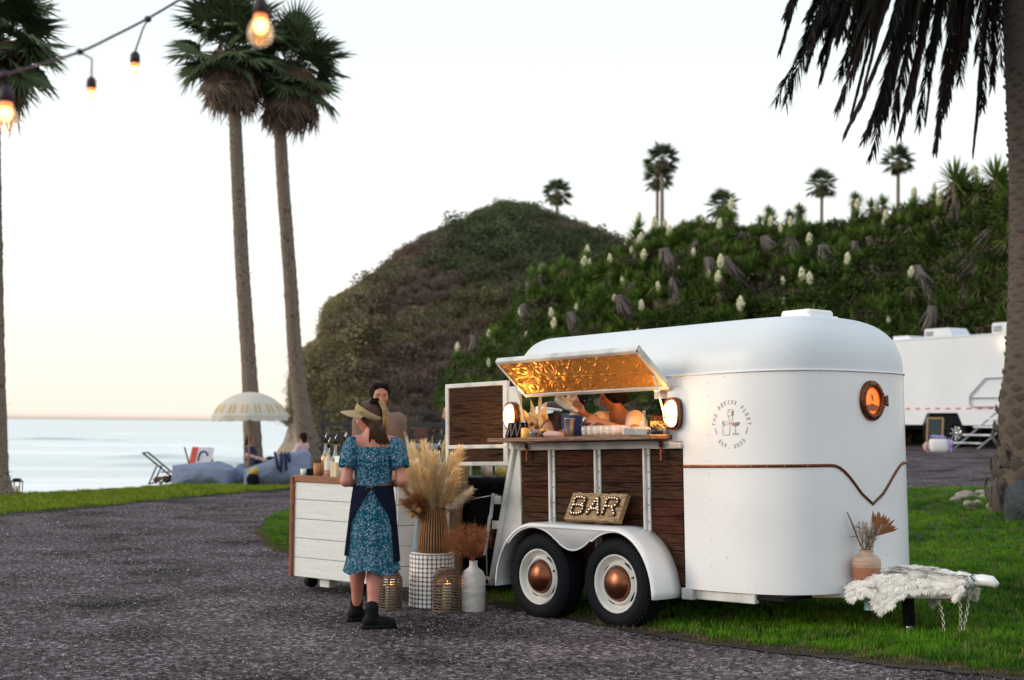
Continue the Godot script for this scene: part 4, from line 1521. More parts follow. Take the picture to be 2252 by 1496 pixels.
func counter_things() -> void:
	var top := 1.4495
	mat("clear_bottle", 0.93, 0.97, 0.95, {"rough": 0.04, "alpha": 0.2})
	var put := func(called: String, label: String, cat: String, x: float, z: float, group := "", turn := 0.0) -> Node3D:
		var o := thing(called, label, cat, tl(Vector3(x, top, z)), group)
		o.rotation.y = turn - deg_to_rad(48.1)
		return o
	mat("wire", 0.34, 0.29, 0.24, {"rough": 0.5, "metal": 0.4})
	var o: Node3D = put.call("wire_basket", "black tapered basket bound with pale wires beneath the wall lamp", "basket", -0.872, 0.90)
	var s := S()
	lathe(s, [Vector2(0, 0), Vector2(0.116, 0.0), Vector2(0.112, 0.03), Vector2(0.097, 0.11), Vector2(0.09, 0.128), Vector2(0.083, 0.122), Vector2(0.08, 0.02)], 32)
	part(o, "bowl", s, M.black_cloth)
	s = S()
	for k in 14:
		for w in [-1.0, 1.0]:
			var pts := []
			for i in 6:
				var f := i / 5.0
				var a: float = TAU * k / 14 + w * f * 0.22
				var r := lerpf(0.119, 0.094, f)
				pts.append(Vector3(cos(a) * r, 0.004 + f * 0.12, sin(a) * r))
			tube(s, pts, 0.0028, 4)
	part(o, "wires", s, M.wire)
	# dried protea and palm leaves in a jar
	o = put.call("dried_bouquet", "dried palm leaves and protea heads in a jar beside the wire basket", "bouquet", -0.672, 0.87)
	s = S()
	lathe(s, [Vector2(0, 0), Vector2(0.05, 0.0), Vector2(0.052, 0.06), Vector2(0.045, 0.075)], 20)
	part(o, "jar", s, M.clay_glaze)
	s = S()
	for q in [[Vector3(-0.19, 0.13, 0.04), 0.09], [Vector3(-0.10, 0.27, 0.0), 0.05], [Vector3(-0.13, 0.20, -0.03), 0.08], [Vector3(0.09, 0.21, 0.0), 0.12], [Vector3(0.05, 0.16, 0.04), 0.12], [Vector3(0.03, 0.36, 0.0), 0.035], [Vector3(-0.05, 0.14, 0.06), 0.1], [Vector3(-0.26, 0.21, 0.0), 0.07]]:
		s.set_color(Color(0.62, 0.36, 0.14) * rr(0.8, 1.2))
		var d: Vector3 = q[0]
		var sd := d.cross(Vector3.BACK).normalized()
		var b := Vector3(0, 0.05, 0)
		quad(s, b, b + d * 0.65 - sd * q[1] * 0.5 + Vector3(0, 0, 0.01), b + d, b + d * 0.65 + sd * q[1] * 0.5)
	part(o, "dry_leaf", s, M.dry_leaf)
	s = S()
	mat("protea", 0.16, 0.035, 0.025, {"rough": 0.8})
	for q in [Vector3(-0.02, 0.11, 0.06), Vector3(0.05, 0.085, 0.07)]:
		ball(s, q, Vector3(0.022, 0.018, 0.022), 6)
	part(o, "flower_head", s, M.protea)
	mat("amber_glass", 1.0, 0.50, 0.08, {"rough": 0.25, "rim": 0.2})
	mat("whisky", 0.30, 0.08, 0.015, {"rough": 0.1})
	o = put.call("amber_jar", "amber glass jar at the foot of the dried bouquet", "jar", -0.715, 0.975)
	s = S()
	lathe(s, [Vector2(0, 0), Vector2(0.036, 0), Vector2(0.038, 0.01), Vector2(0.038, 0.075), Vector2(0.033, 0.08), Vector2(0.032, 0.02)], 20)
	part(o, "jar", s, M.amber_glass)
	o = put.call("drink_glass", "short tumbler of dark drink beside the amber jar", "glass", -0.62, 0.975)
	s = S()
	lathe(s, [Vector2(0, 0), Vector2(0.036, 0), Vector2(0.040, 0.07), Vector2(0.0385, 0.07), Vector2(0.035, 0.004)], 20)
	part(o, "tumbler", s, M.glass)
	s = S()
	lathe(s, [Vector2(0, 0.016), Vector2(0.034, 0.016), Vector2(0.036, 0.042), Vector2(0, 0.042)], 20)
	part(o, "drink", s, M.black)
	o = put.call("garnish_bowl", "small dark bowl of yellow garnish fruit beside the pink towel", "bowl", -0.53, 0.93)
	s = S()
	lathe(s, [Vector2(0, 0), Vector2(0.035, 0), Vector2(0.05, 0.045), Vector2(0.046, 0.045), Vector2(0.03, 0.006)], 20)
	part(o, "bowl", s, M.dark_metal)
	s = S()
	mat("lemon", 0.75, 0.48, 0.03, {"rough": 0.5})
	for k in 5:
		ball(s, Vector3(cos(k * 1.3) * 0.028, 0.052 + 0.006 * (k % 2), sin(k * 1.3) * 0.028), Vector3(0.02, 0.013, 0.017), 5)
	part(o, "garnish", s, M.lemon)
	o = put.call("rolled_towel", "rolled pale pink bar towel lying on the wooden counter", "towel", -0.42, 0.95)
	s = S()
	mat("pink_cloth", 0.75, 0.50, 0.45, {"rough": 0.95, "tex": noise(0.03, [gr(0.8), gr(1.0)], 128), "ts": 8.0})
	tube(s, [Vector3(-0.09, 0.022, 0), Vector3(-0.03, 0.026, 0.005), Vector3(0.04, 0.024, -0.004), Vector3(0.105, 0.02, 0)], [0.02, 0.026, 0.024, 0.018], 12)
	part(o, "roll", s, M.pink_cloth)
	o = put.call("cocktail_shaker", "tall steel cocktail shaker standing left of the row of glasses", "shaker", -0.300, 0.88)
	o.set_meta("label", "tall steel cocktail shaker standing between the pink towel and the glasses")
	s = S()
	lathe(s, [Vector2(0, 0), Vector2(0.030, 0), Vector2(0.033, 0.004), Vector2(0.037, 0.06), Vector2(0.044, 0.145), Vector2(0.046, 0.15), Vector2(0.043, 0.148), Vector2(0.035, 0.05)], 28)
	part(o, "tin", s, M.steel)
	# stemless coupes, two rows
	mat("drink_pale", 0.80, 0.62, 0.45, {"rough": 0.1, "alpha": 0.35})
	var g0: Node3D = null
	for r in 2:
		for k in 6:
			var p := Vector3(-0.09 + k * 0.066 + r * 0.03, top, 0.90 - r * 0.075)
			if g0 == null:
				g0 = thing("cocktail_glass", "clear round cocktail glass, front row, first from the steel shaker", "glass", tl(p), "cocktail glasses in two rows on the counter")
				s = S()
				lathe(s, [Vector2(0, 0), Vector2(0.024, 0), Vector2(0.028, 0.004), Vector2(0.034, 0.03), Vector2(0.036, 0.055), Vector2(0.033, 0.082), Vector2(0.0315, 0.082), Vector2(0.034, 0.055), Vector2(0.032, 0.03), Vector2(0.024, 0.012), Vector2(0, 0.010)], 20)
				mat("clear_glass", 0.97, 0.99, 1.0, {"rough": 0.02, "alpha": 0.16})
				part(g0, "cup", s, M.clear_glass)
				s = S()
				lathe(s, [Vector2(0, 0.011), Vector2(0.022, 0.012), Vector2(0.030, 0.026), Vector2(0, 0.027)], 16)
				part(g0, "drink", s, M.drink_pale)
			else:
				dup(g0, Transform3D(Basis(), tl(p)), "clear round cocktail glass, %s row, %s from the steel shaker" % ["front" if r == 0 else "rear", ["first", "second", "third", "fourth", "fifth", "last"][k]])
	# tray box
	mat("acrylic", 0.85, 0.9, 0.92, {"rough": 0.05, "alpha": 0.22})
	o = put.call("bar_caddy", "clear acrylic bar caddy with dark napkins on the counter end", "caddy", 0.51, 0.93)
	s = S()
	for k in [-1, 1]:
		box(s, Vector3(0.128 * k, 0.032, 0), Vector3(0.006, 0.06, 0.10), 0.001)
		box(s, Vector3(0, 0.032, 0.048 * k), Vector3(0.25, 0.06, 0.005), 0.001)
	box(s, Vector3(0.0, 0.032, 0), Vector3(0.005, 0.06, 0.09), 0.001)
	part(o, "tray", s, M.acrylic)
	mat("navy_paper", 0.012, 0.018, 0.045, {"rough": 0.7})
	s = S()
	box(s, Vector3(-0.062, 0.027, 0), Vector3(0.108, 0.05, 0.08), 0.002)
	part(o, "napkins", s, M.navy_paper)
	s = S()
	mat("grey_paper", 0.09, 0.085, 0.085, {"rough": 0.7})
	box(s, Vector3(0.064, 0.025, 0), Vector3(0.108, 0.046, 0.08), 0.002)
	part(o, "coasters", s, M.grey_paper)
	o = put.call("clear_bottle", "slim clear bottle standing behind the acrylic caddy", "bottle", 0.46, 0.82)
	bottle(o, 0.030, 0.19, "", 0.0)
	o = put.call("pick_holder", "glowing amber tumbler packed with wooden picks beside the clear bottle", "tumbler", 0.60, 0.83)
	s = S()
	lathe(s, [Vector2(0, 0), Vector2(0.046, 0), Vector2(0.05, 0.105), Vector2(0.046, 0.105), Vector2(0.043, 0.01)], 24)
	part(o, "tumbler", s, M.amber_glass)
	s = S()
	for k in 40:
		var a := rr(0, TAU)
		var r := 0.042 * sqrt(R.randf())
		tube(s, [Vector3(cos(a) * r, 0.02, sin(a) * r), Vector3(cos(a) * r * 1.1, rr(0.135, 0.15), sin(a) * r * 1.1)], 0.0022, 4)
	part(o, "picks", s, M.warm_wood_up)
	o = put.call("wooden_scoop", "brown wooden scoop resting with its wide end against the window jamb", "scoop", 0.50, 0.62)
	s = S()
	slab(s, PackedVector2Array([Vector2(-0.10, 0.11), Vector2(0.02, 0.165), Vector2(0.19, 0.20), Vector2(0.20, 0.09), Vector2(0.02, 0.10)]), -0.03, 0.03)
	slab(s, PackedVector2Array([Vector2(0.12, 0.0), Vector2(0.18, 0.0), Vector2(0.18, 0.10), Vector2(0.12, 0.10)]), -0.025, 0.025)
	part(o, "scoop", s, M.brown_wood)
	o = put.call("herb_cup", "cup of green herbs with lemon wedges beside the amber tumbler", "cup", 0.70, 0.82)
	s = S()
	lathe(s, [Vector2(0, 0), Vector2(0.035, 0), Vector2(0.042, 0.08), Vector2(0.038, 0.08), Vector2(0.03, 0.01)], 20)
	part(o, "cup", s, M.ceramic_white)
	s = S()
	for k in 60:
		s.set_color(Color(0.10, 0.17, 0.05) * rr(0.7, 1.4))
		var d := Vector3(rr(-1, 1), rr(0.4, 1.4), rr(-1, 1)).normalized()
		blade(s, Vector3(0, 0.06, 0), d, d.cross(Vector3.UP).normalized(), rr(0.05, 0.10), 0.022, 0.4)
	part(o, "herbs", s, M.leaf)
	s = S()
	for k in 4:
		ball(s, Vector3(0.0 + k * 0.016, 0.075 + 0.004 * k, 0.045), Vector3(0.022, 0.01, 0.015), 5)
	part(o, "lemon_wedge", s, M.lemon)
	o = put.call("woven_basket", "small basket of nuts at the lamp end of the counter", "basket", 0.715, 0.95)
	s = S()
	lathe(s, [Vector2(0, 0), Vector2(0.045, 0), Vector2(0.05, 0.05), Vector2(0.046, 0.05), Vector2(0.04, 0.01)], 20)
	part(o, "basket", s, M.dark_metal)
	s = S()
	mat("nut", 0.52, 0.30, 0.18, {"rough": 0.6, "tex": noise(0.1, [gr(0.4), gr(1)], 128), "ts": 20.0})
	for k in 26:
		ball(s, Vector3(rr(-0.04, 0.04), rr(0.045, 0.072), rr(-0.04, 0.04)), Vector3(0.013, 0.009, 0.009), 4)
	part(o, "nuts", s, M.nut)

func bottle(o: Node3D, r: float, h: float, liquid: String, level: float, pourer := false) -> void:
	var s := S()
	lathe(s, [Vector2(0, 0.002), Vector2(r * 0.92, 0), Vector2(r, 0.008), Vector2(r, h * 0.50), Vector2(r * 0.93, h * 0.56), Vector2(r * 0.5, h * 0.68), Vector2(r * 0.36, h * 0.74), Vector2(r * 0.33, h * 0.96), Vector2(r * 0.38, h * 0.97), Vector2(r * 0.38, h)], 24)
	part(o, "bottle_glass", s, M.clear_bottle)
	if liquid:
		s = S()
		var q := r * 0.93
		lathe(s, [Vector2(0, 0.006), Vector2(q, 0.006), Vector2(q, h * level), Vector2(0, h * level + 0.001)], 20)
		part(o, "liquid", s, M[liquid])
	if pourer:
		s = S()
		lathe(s, [Vector2(0, h - 0.01), Vector2(r * 0.42, h - 0.006), Vector2(r * 0.44, h + 0.02), Vector2(0, h + 0.022)], 12)
		var p := part(o, "pourer", s, M.black)
		s = S()
		tube(s, [Vector3(0, h + 0.02, 0), Vector3(0, h + 0.05, 0), Vector3(0.012, h + 0.085, 0)], [0.006, 0.005, 0.004], 6)
		part(p, "spout", s, M.steel)

func mobile_bar() -> void:
	mat("juice", 0.90, 0.42, 0.02, {"rough": 0.25})
	mat("rose", 0.55, 0.09, 0.04, {"rough": 0.2})
	mat("cream_card", 0.72, 0.58, 0.38, {"rough": 0.7})
	mat("label_paper", 0.75, 0.74, 0.72, {"rough": 0.8})
	mat("canister", 0.43, 0.19, 0.075, {"rough": 0.55})
	# front runs from a (far end) to b (corner), then a short return to c
	var a := Vector3(-1.985, 0, -13.25)
	var b := Vector3(-0.98, 0, -12.42)
	var c := Vector3(-0.545, 0, -12.50)
	var o := thing("mobile_bar", "white boarded portable bar with warm timber edge and castors", "bar counter", a)
	b -= a
	c -= a
	a = Vector3.ZERO
	var y0 := 0.125
	for f in [[a, b], [b, c]]:
		for k in 5:
			var s := S()
			var d: Vector3 = (f[1] - f[0]).normalized()
			var n := d.cross(Vector3.UP)
			if n.z < 0:
				n = -n
			var hgt := 0.172
			rod(s, f[0] + Vector3(0, y0 + (k + 0.5) * 0.1755, 0) + n * rr(0, 0.002) + d * 0.002, f[1] + Vector3(0, y0 + (k + 0.5) * 0.1755, 0) + n * rr(0, 0.002) - d * 0.002, 0.02, hgt, 0.005)
			part(o, "board", s, M.shiplap)
	var s := S()
	var din := Vector3(-0.44, 0, -0.53).normalized()
	var back := Vector3(0.62, 0, -0.78).normalized()
	var dep := 0.50
	var poly := [a, b, c, c + Vector3(0.0, 0, -0.42), b + Vector3(0.05, 0, -0.50), a + Vector3(0.32, 0, -0.40)]
	var pp := PackedVector2Array()
	for p in poly:
		pp.append(Vector2(p.x, -p.z))
	var up := Transform3D(Basis(Vector3.RIGHT, -PI / 2), Vector3.ZERO)
	slab(s, pp, y0 + 0.03, y0 + 0.86, up * Transform3D(Basis.from_scale(Vector3(1, 1, 1)), Vector3(0, 0.03, 0)))
	part(o, "carcass", s, M.shiplap)
	s = S()
	slab(s, pp, 1.012, 1.042, up)
	part(o, "top", s, M.warm_wood)
	s = S()
	var d1 := (b - a).normalized()
	rod(s, a + Vector3(0, 1.018, 0) - d1 * 0.01 + Vector3(-0.004, 0, 0.006), b + Vector3(0.0, 1.018, 0.012), 0.035, 0.062, 0.005)
	rod(s, b + Vector3(0.01, 1.018, 0.012), c + Vector3(0.0, 1.018, 0.012), 0.035, 0.061, 0.005)
	part(o, "edge_trim", s, M.warm_wood)
	s = S()
	box(s, a + Vector3(-0.022, 0.58, 0.004), Vector3(0.034, 0.91, 0.05), 0.005, Basis(Vector3.UP, 0.69))
	part(o, "corner_trim", s, M.warm_wood_up)
	for p in [[0.13, -0.06], [0.82, 0.60]]:
		s = S()
		var q := Vector3(p[0], 0.055, p[1] - 0.16)
		tube(s, [q - Vector3(0.022, 0, 0.028), q + Vector3(0.022, 0, 0.028)], 0.055, 18)
		box(s, q + Vector3(0, 0.055, 0), Vector3(0.07, 0.02, 0.08), 0.004)
		part(o, "castor", s, M.black)
	s = S()
	box(s, Vector3(0.34, 0.09, 0.16), Vector3(0.13, 0.09, 0.10), 0.006, Basis(Vector3.UP, -0.7))
	part(o, "foot_block", s, M.frame_white)
	# bottles and tins on top
	var at := func(u: float, w: float) -> Vector3:
		return Vector3(-1.985, 1.0425, -13.25) + d1 * u + Vector3(d1.z, 0, -d1.x) * w
	var q: Node3D
	q = thing("paper_cup", "short white paper cup on the far corner of the portable bar", "cup", at.call(0.05, 0.06))
	s = S()
	lathe(s, [Vector2(0, 0), Vector2(0.030, 0), Vector2(0.036, 0.062), Vector2(0.033, 0.062), Vector2(0.028, 0.006)], 20)
	part(q, "cup", s, M.label_paper)
	q = thing("napkin_holder", "low black napkin holder between the white cup and the cinnamon canister", "holder", at.call(0.135, 0.07))
	s = S()
	box(s, Vector3(0, 0.034, 0), Vector3(0.075, 0.066, 0.08), 0.004)
	part(q, "box", s, M.black)
	q = thing("straw_canister", "tan canister filled with brown straws on the portable bar", "canister", at.call(0.235, 0.055))
	s = S()
	lathe(s, [Vector2(0, 0), Vector2(0.036, 0), Vector2(0.037, 0.122), Vector2(0.033, 0.122), Vector2(0.032, 0.01)], 24)
	part(q, "canister", s, M.canister)
	s = S()
	for k in 34:
		var an := rr(0, TAU)
		var r := 0.031 * sqrt(R.randf())
		tube(s, [Vector3(cos(an) * r, 0.03, sin(an) * r), Vector3(cos(an) * r * 1.15, rr(0.142, 0.162), sin(an) * r * 1.15)], 0.0045, 5)
	part(q, "straws", s, M.brown_wood)
	q = thing("juice_bottle", "tall clear bottle half full of orange juice on the portable bar", "bottle", at.call(0.245, 0.14))
	bottle(q, 0.040, 0.31, "juice", 0.58, true)
	q = thing("rose_bottle", "bottle with white label and pink drink beside the orange juice", "bottle", at.call(0.375, 0.06))
	bottle(q, 0.036, 0.27, "rose", 0.22, true)
	s = S()
	lathe(s, [Vector2(0.0368, 0.062), Vector2(0.0368, 0.145)], 24)
	part(q, "paper_label", s, M.label_paper)
	var grp := "clear pourer bottles at the back of the bar"
	for k in 4:
		q = thing("spirit_bottle", ["clear pourer bottle behind the labelled pink bottle", "clear pourer bottle behind the cream box, second of the cluster", "clear pourer bottle, third of the cluster towards the white bucket", "clear pourer bottle touching the white bucket"][k], "bottle", at.call(0.325 + k * 0.062, 0.19 + 0.07 * (k % 2)), grp)
		bottle(q, 0.037, 0.30 + 0.012 * (k % 3), "", 0.0, true)
	q = thing("sugar_jar", "small brown jar tucked behind the cream box", "jar", at.call(0.37, 0.125))
	s = S()
	lathe(s, [Vector2(0, 0), Vector2(0.036, 0), Vector2(0.038, 0.13), Vector2(0.03, 0.15), Vector2(0.03, 0.16)], 20)
	part(q, "jar", s, M.canister)
	q = thing("cream_box", "cream card box standing beside the labelled pink bottle", "box", at.call(0.475, 0.05))
	s = S()
	box(s, Vector3(0, 0.068, 0), Vector3(0.072, 0.135, 0.06), 0.003, Basis(Vector3.UP, -0.5))
	part(q, "carton", s, M.cream_card)
	q = thing("white_bucket", "white ice bucket behind the woman's sleeve on the bar", "bucket", at.call(0.50, 0.13))
	s = S()
	lathe(s, [Vector2(0, 0), Vector2(0.07, 0), Vector2(0.085, 0.19), Vector2(0.08, 0.19), Vector2(0.065, 0.01)], 24)
	part(q, "bucket", s, M.shell_white)
	q = thing("spirit_bottle", "single clear bottle with pourer seen behind the pampas plumes", "bottle", Vector3(-0.64, 1.0425, -12.75))
	bottle(q, 0.037, 0.26, "", 0.0, true)

func plume(s: SurfaceTool, a: Vector3, b: Vector3, bend: Vector3, w: float, n: int, col: Color, from := 0.3) -> void:   # a pampas plume: many silky hairs
	s.set_color(col * 0.6)
	var pts := []
	for i in 7:
		var f := i / 6.0
		pts.append(a.lerp(b, f) + bend * f * f)
	tube(s, pts, [0.004, 0.004, 0.0035, 0.003, 0.0025, 0.002, 0.001], 4, false)
	var ax := (b + bend * 2.0 - a).normalized()
	for i in n:
		var f := lerpf(from, 0.98, R.randf())
		var p := a.lerp(b, f) + bend * f * f
		var u := (f - from) / (1.0 - from)
		var sh := pow(sin(PI * clampf(u * 0.92 + 0.06, 0.0, 1.0)), 0.8)
		var out := rv(1.0).normalized()
		out = (out - ax * out.dot(ax)).normalized()
		var dir := (ax * 1.0 + out * rr(0.2, 1.0)).normalized()
		s.set_color(col * rr(0.72, 1.2))
		var l := (0.05 + w * sh) * rr(0.6, 1.2)
		blade(s, p + out * w * 0.10 * R.randf(), dir, dir.cross(out).normalized(), l, 0.0035, 0.25)

func vases() -> void:
	# white drum stool ringed with shell discs
	var dc := Vector3(-0.655, 0, -12.12)
	var o := thing("shell_drum", "white drum stool covered in rows of round shell discs", "stool", dc)
	var s := S()
	lathe(s, [Vector2(0, 0.005), Vector2(0.185, 0.005), Vector2(0.188, 0.01), Vector2(0.188, 0.44), Vector2(0.18, 0.452), Vector2(0, 0.452)], 40)
	mat("drum_core", 0.16, 0.14, 0.13, {"rough": 0.9})
	part(o, "core", s, M.drum_core)
	s = S()
	lathe(s, [Vector2(0.0, 0.453), Vector2(0.178, 0.453), Vector2(0.182, 0.449)], 40)
	part(o, "top", s, M.shell_white)
	var dsk := S()
	lathe(dsk, [Vector2(0, 0.002), Vector2(0.0162, 0.002)], 12)
	lathe(dsk, [Vector2(0.0165, 0.0017), Vector2(0.0165, -0.003)], 12)
	var disc := done(dsk)
	for r in 12:
		for k in 31:
			var a := TAU * k / 31.0
			if sin(a) < -0.35:
				continue
			var n := Vector3(cos(a), 0, sin(a))
			inst(o, "disc", disc, M.shell_white, Transform3D(spot_basis((n + rv(0.06)).normalized()).scaled(Vector3.ONE * rr(0.95, 1.06)), n * 0.187 + Vector3(0, 0.026 + r * 0.0365, 0)))
	# slatted bamboo vase standing on it
	var vc := dc + Vector3(0.01, 0.454, 0.0)
	o = thing("bamboo_vase", "tapered vase of brown bamboo slats standing on the white drum", "vase", vc)
	s = S()
	lathe(s, [Vector2(0, 0.004), Vector2(0.115, 0.004), Vector2(0.128, 0.06), Vector2(0.112, 0.18), Vector2(0.085, 0.35), Vector2(0.08, 0.36), Vector2(0.075, 0.35)], 24)
	mat("vase_core", 0.07, 0.035, 0.018, {"rough": 0.9})
	part(o, "liner", s, M.vase_core)
	for k in 34:
		var a := TAU * k / 34.0
		s = S()
		var pts := []
		for i in 6:
			var f := i / 5.0
			var r := lerpf(0.138, 0.093, f) + 0.006 * sin(f * PI) - 0.006 * (1 - f) * (1 - f)
			pts.append(Vector3(cos(a) * r, 0.002 + f * 0.372, sin(a) * r))
		tube(s, pts, [0.0066, 0.007, 0.0068, 0.0062, 0.0056, 0.005], 6)
		part(o, "slat", s, M.bamboo)
	# pampas in the vase
	o = thing("pampas_bouquet", "tall cream pampas plumes fanned out of the slatted bamboo vase", "bouquet", vc)
	var root := Vector3(0, 0.20, 0)
	var tips := [[Vector3(-0.246, 0.84, 0.05), 0.9], [Vector3(-0.180, 0.93, -0.05), 1.0], [Vector3(-0.082, 0.95, 0.0), 1.0], [Vector3(-0.131, 0.78, 0.12), 0.95], [Vector3(0.000, 0.86, 0.06), 0.9], [Vector3(0.139, 0.84, 0.04), 1.0], [Vector3(0.193, 0.90, 0.0), 1.0], [Vector3(0.164, 0.72, 0.10), 0.9], [Vector3(0.082, 0.74, -0.08), 0.95], [Vector3(-0.049, 0.70, 0.12), 0.85], [Vector3(-0.164, 0.68, 0.05), 0.8], [Vector3(0.115, 0.62, 0.12), 0.85]]
	for t in tips:
		s = S()
		var c: Color = Color(1.0, 0.79, 0.50) * t[1]
		plume(s, root + rv(0.03), t[0], Vector3(t[0].x * 0.12, -0.02, 0), 0.125, 850, c, 0.26)
		part(o, "plume", s, M.pampas)
	for k in 9:
		s = S()
		plume(s, root + rv(0.03), Vector3(rr(-0.27, -0.02), rr(0.46, 0.62), rr(0.05, 0.14)), Vector3(-0.05, -0.03, 0.02), 0.075, 260, Color(0.42, 0.20, 0.08) * rr(0.7, 1.2), 0.30)
		part(o, "brown_plume", s, M.pampas)
	for k in 3:
		s = S()
		plume(s, root, Vector3(rr(0.18, 0.27), rr(0.50, 0.60), rr(0.0, 0.1)), Vector3(0.05, 0.0, 0.0), 0.05, 160, Color(0.90, 0.80, 0.62), 0.5)
		part(o, "plume", s, M.pampas)
	s = S()
	for q in [[Vector3(-0.155, 0.385, 0.10), 0.035], [Vector3(-0.175, 0.32, 0.10), 0.026], [Vector3(-0.12, 0.36, 0.12), 0.024]]:
		s.set_color(Color(0.50, 0.28, 0.11))
		ball(s, q[0], Vector3(q[1], q[1] * 1.1, q[1]), 7)
		tube(s, [Vector3(-0.02, 0.36, 0.04), q[0]], 0.003, 4)
	part(o, "seed_pod", s, M.dry_leaf)
	s = S()
	s.set_color(Color(0.03, 0.025, 0.02))
	tube(s, [Vector3(0.02, 0.38, 0.05), Vector3(0.10, 0.37, 0.08), Vector3(0.17, 0.345, 0.10)], [0.006, 0.005, 0.003], 5)
	part(o, "dark_stem", s, M.dry_leaf)
	# white grass behind
	o = thing("white_grass", "bleached white grass spikes rising behind the pampas plumes", "bouquet", vc + Vector3(-0.02, 0.0, -0.12))
	s = S()
	for k in 16:
		sprig(s, Vector3(rr(-0.03, 0.03), 0.0, 0), Vector3(rr(-0.32, 0.12), rr(0.80, 1.02), rr(-0.05, 0.05)), rv(0.02), 0.003, 46, 0.05, Color(0.92, 0.90, 0.82) * rr(0.9, 1.05), 0.35, 0.62)
	part(o, "spike", s, M.pampas)
	# tall grey-blue vase behind
	o = thing("blue_vase", "slender grey blue vase half hidden behind the bamboo vase", "vase", vc + Vector3(-0.125, 0, -0.03))
	s = S()
	lathe(s, [Vector2(0, 0), Vector2(0.05, 0), Vector2(0.052, 0.04), Vector2(0.045, 0.16), Vector2(0.03, 0.24), Vector2(0.018, 0.27), Vector2(0.018, 0.31), Vector2(0.014, 0.31)], 24)
	part(o, "vase", s, M.blue_ceramic)
	# lanterns
	lantern(Vector3(-0.985, 0, -11.95), 0.090, 0.30, "round brown wicker lantern with lit candle behind the woman's calves", 0.0)
	lantern(Vector3(-0.512, 0, -11.86), 0.112, 0.33, "squat brown wicker lantern with lit candle before the white drum", 0.4)
	# white bottle vase with a rust plume
	o = thing("white_bottle_vase", "tall matt white bottle vase standing beside the wicker lantern", "vase", Vector3(-0.30, 0, -11.88))
	s = S()
	lathe(s, [Vector2(0, 0.002), Vector2(0.092, 0), Vector2(0.098, 0.01), Vector2(0.100, 0.25), Vector2(0.098, 0.285), Vector2(0.08, 0.325), Vector2(0.045, 0.352), Vector2(0.034, 0.365), Vector2(0.033, 0.405), Vector2(0.037, 0.41), Vector2(0.028, 0.408), Vector2(0.026, 0.36)], 36)
	part(o, "vase", s, M.ceramic_white)
	o = thing("rust_bouquet", "fluffy rust brown smoke grass bunch in the white bottle vase", "bouquet", Vector3(-0.30, 0.37, -11.88))
	s = S()
	for k in 105:
		var d := Vector3(rr(-1.0, 0.62), rr(0.35, 1.6), rr(-0.8, 0.8)).normalized()
		var l := rr(0.22, 0.35)
		var tip := Vector3(-0.02, 0.02, 0) + d * l
		s.set_color(Color(0.24, 0.10, 0.05))
		tube(s, [Vector3(0, -0.02, 0), Vector3(d.x * 0.03, 0.08, d.z * 0.03), tip], [0.0025, 0.002, 0.001], 3, false)
		for i in 64:
			var p := Vector3(d.x * 0.03, 0.08, d.z * 0.03).lerp(tip, pow(R.randf(), 0.6)) + rv(0.035)
			var e := (d + rv(1.0)).normalized()
			s.set_color(Color(0.36, 0.125, 0.05) * rr(0.55, 1.4))
			blade(s, p, e, e.cross(rv(1.0).normalized()).normalized(), rr(0.018, 0.04), 0.0022, 0.0)
	part(o, "smoke_grass", s, M.rust_plume)

func lantern(c: Vector3, r: float, h: float, label: String, turn: float) -> void:
	var o := thing("wicker_lantern", label, "lantern", c, "", turn)
	var s := S()
	var n := 15
	for i in n:
		var f := float(i) / (n - 1)
		var rr_ := r * (1.0 + 0.05 * sin(f * PI)) if f < 0.80 else r * lerpf(1.0, 0.62, (f - 0.8) / 0.2)
		var y := 0.008 + f * h
		var pts := []
		for k in 28:
			var a := TAU * k / 28
			var q := rr_ + (0.004 if (k + i) % 2 == 0 else -0.003)
			pts.append(Vector3(cos(a) * q, y + rr(-0.002, 0.002), sin(a) * q))
		tube(s, pts, 0.0062 if i > 0 and f < 0.80 else 0.009, 5, false, true)
	part(o, "woven_ring", s, M.wicker)
	s = S()
	for k in 9:
		var a := TAU * k / 9 + 0.2
		tube(s, [Vector3(cos(a) * r, 0.0, sin(a) * r), Vector3(cos(a) * r * 1.05, h * 0.4, sin(a) * r * 1.05), Vector3(cos(a) * r, h * 0.8, sin(a) * r), Vector3(cos(a) * r * 0.62, h, sin(a) * r * 0.62)], 0.0055, 5)
	part(o, "rib", s, M.wicker)
	s = S()
	lathe(s, [Vector2(r * 0.66, h), Vector2(r * 0.70, h + 0.02), Vector2(r * 0.60, h + 0.026), Vector2(r * 0.56, h)], 24)
	var pts := []
	for i in 11:
		var a := PI * i / 10
		pts.append(Vector3(-cos(a) * r * 1.02 - sin(a) * r * 0.5, h * 0.83 + sin(a) * 0.045, sin(a) * r * 0.6))
	tube(s, pts, 0.005, 5)
	part(o, "handle", s, M.wicker)
	s = S()
	lathe(s, [Vector2(0, 0.01), Vector2(0.042, 0.01), Vector2(0.043, h * 0.66), Vector2(0.036, h * 0.68), Vector2(0.01, h * 0.665), Vector2(0, h * 0.66)], 20)
	var cd := part(o, "candle", s, M.wax)
	s = S()
	lathe(s, [Vector2(0, 0), Vector2(0.006, 0.006), Vector2(0.0065, 0.012), Vector2(0.003, 0.024), Vector2(0, 0.032)], 10)
	var fl := part(cd, "flame", s, M.flame, Transform3D(Basis(), Vector3(0, h * 0.665, 0)))
	omni(fl, Vector3(0, 0.014, 0), Color(1.0, 0.6, 0.25), 0.006, 0.008)


func frame(f: Vector3, up := Vector3.UP) -> Basis:   # looks along f; x to its right
	var z := -f.normalized()
	var x := up.cross(z).normalized()
	return Basis(x, z.cross(x), z)

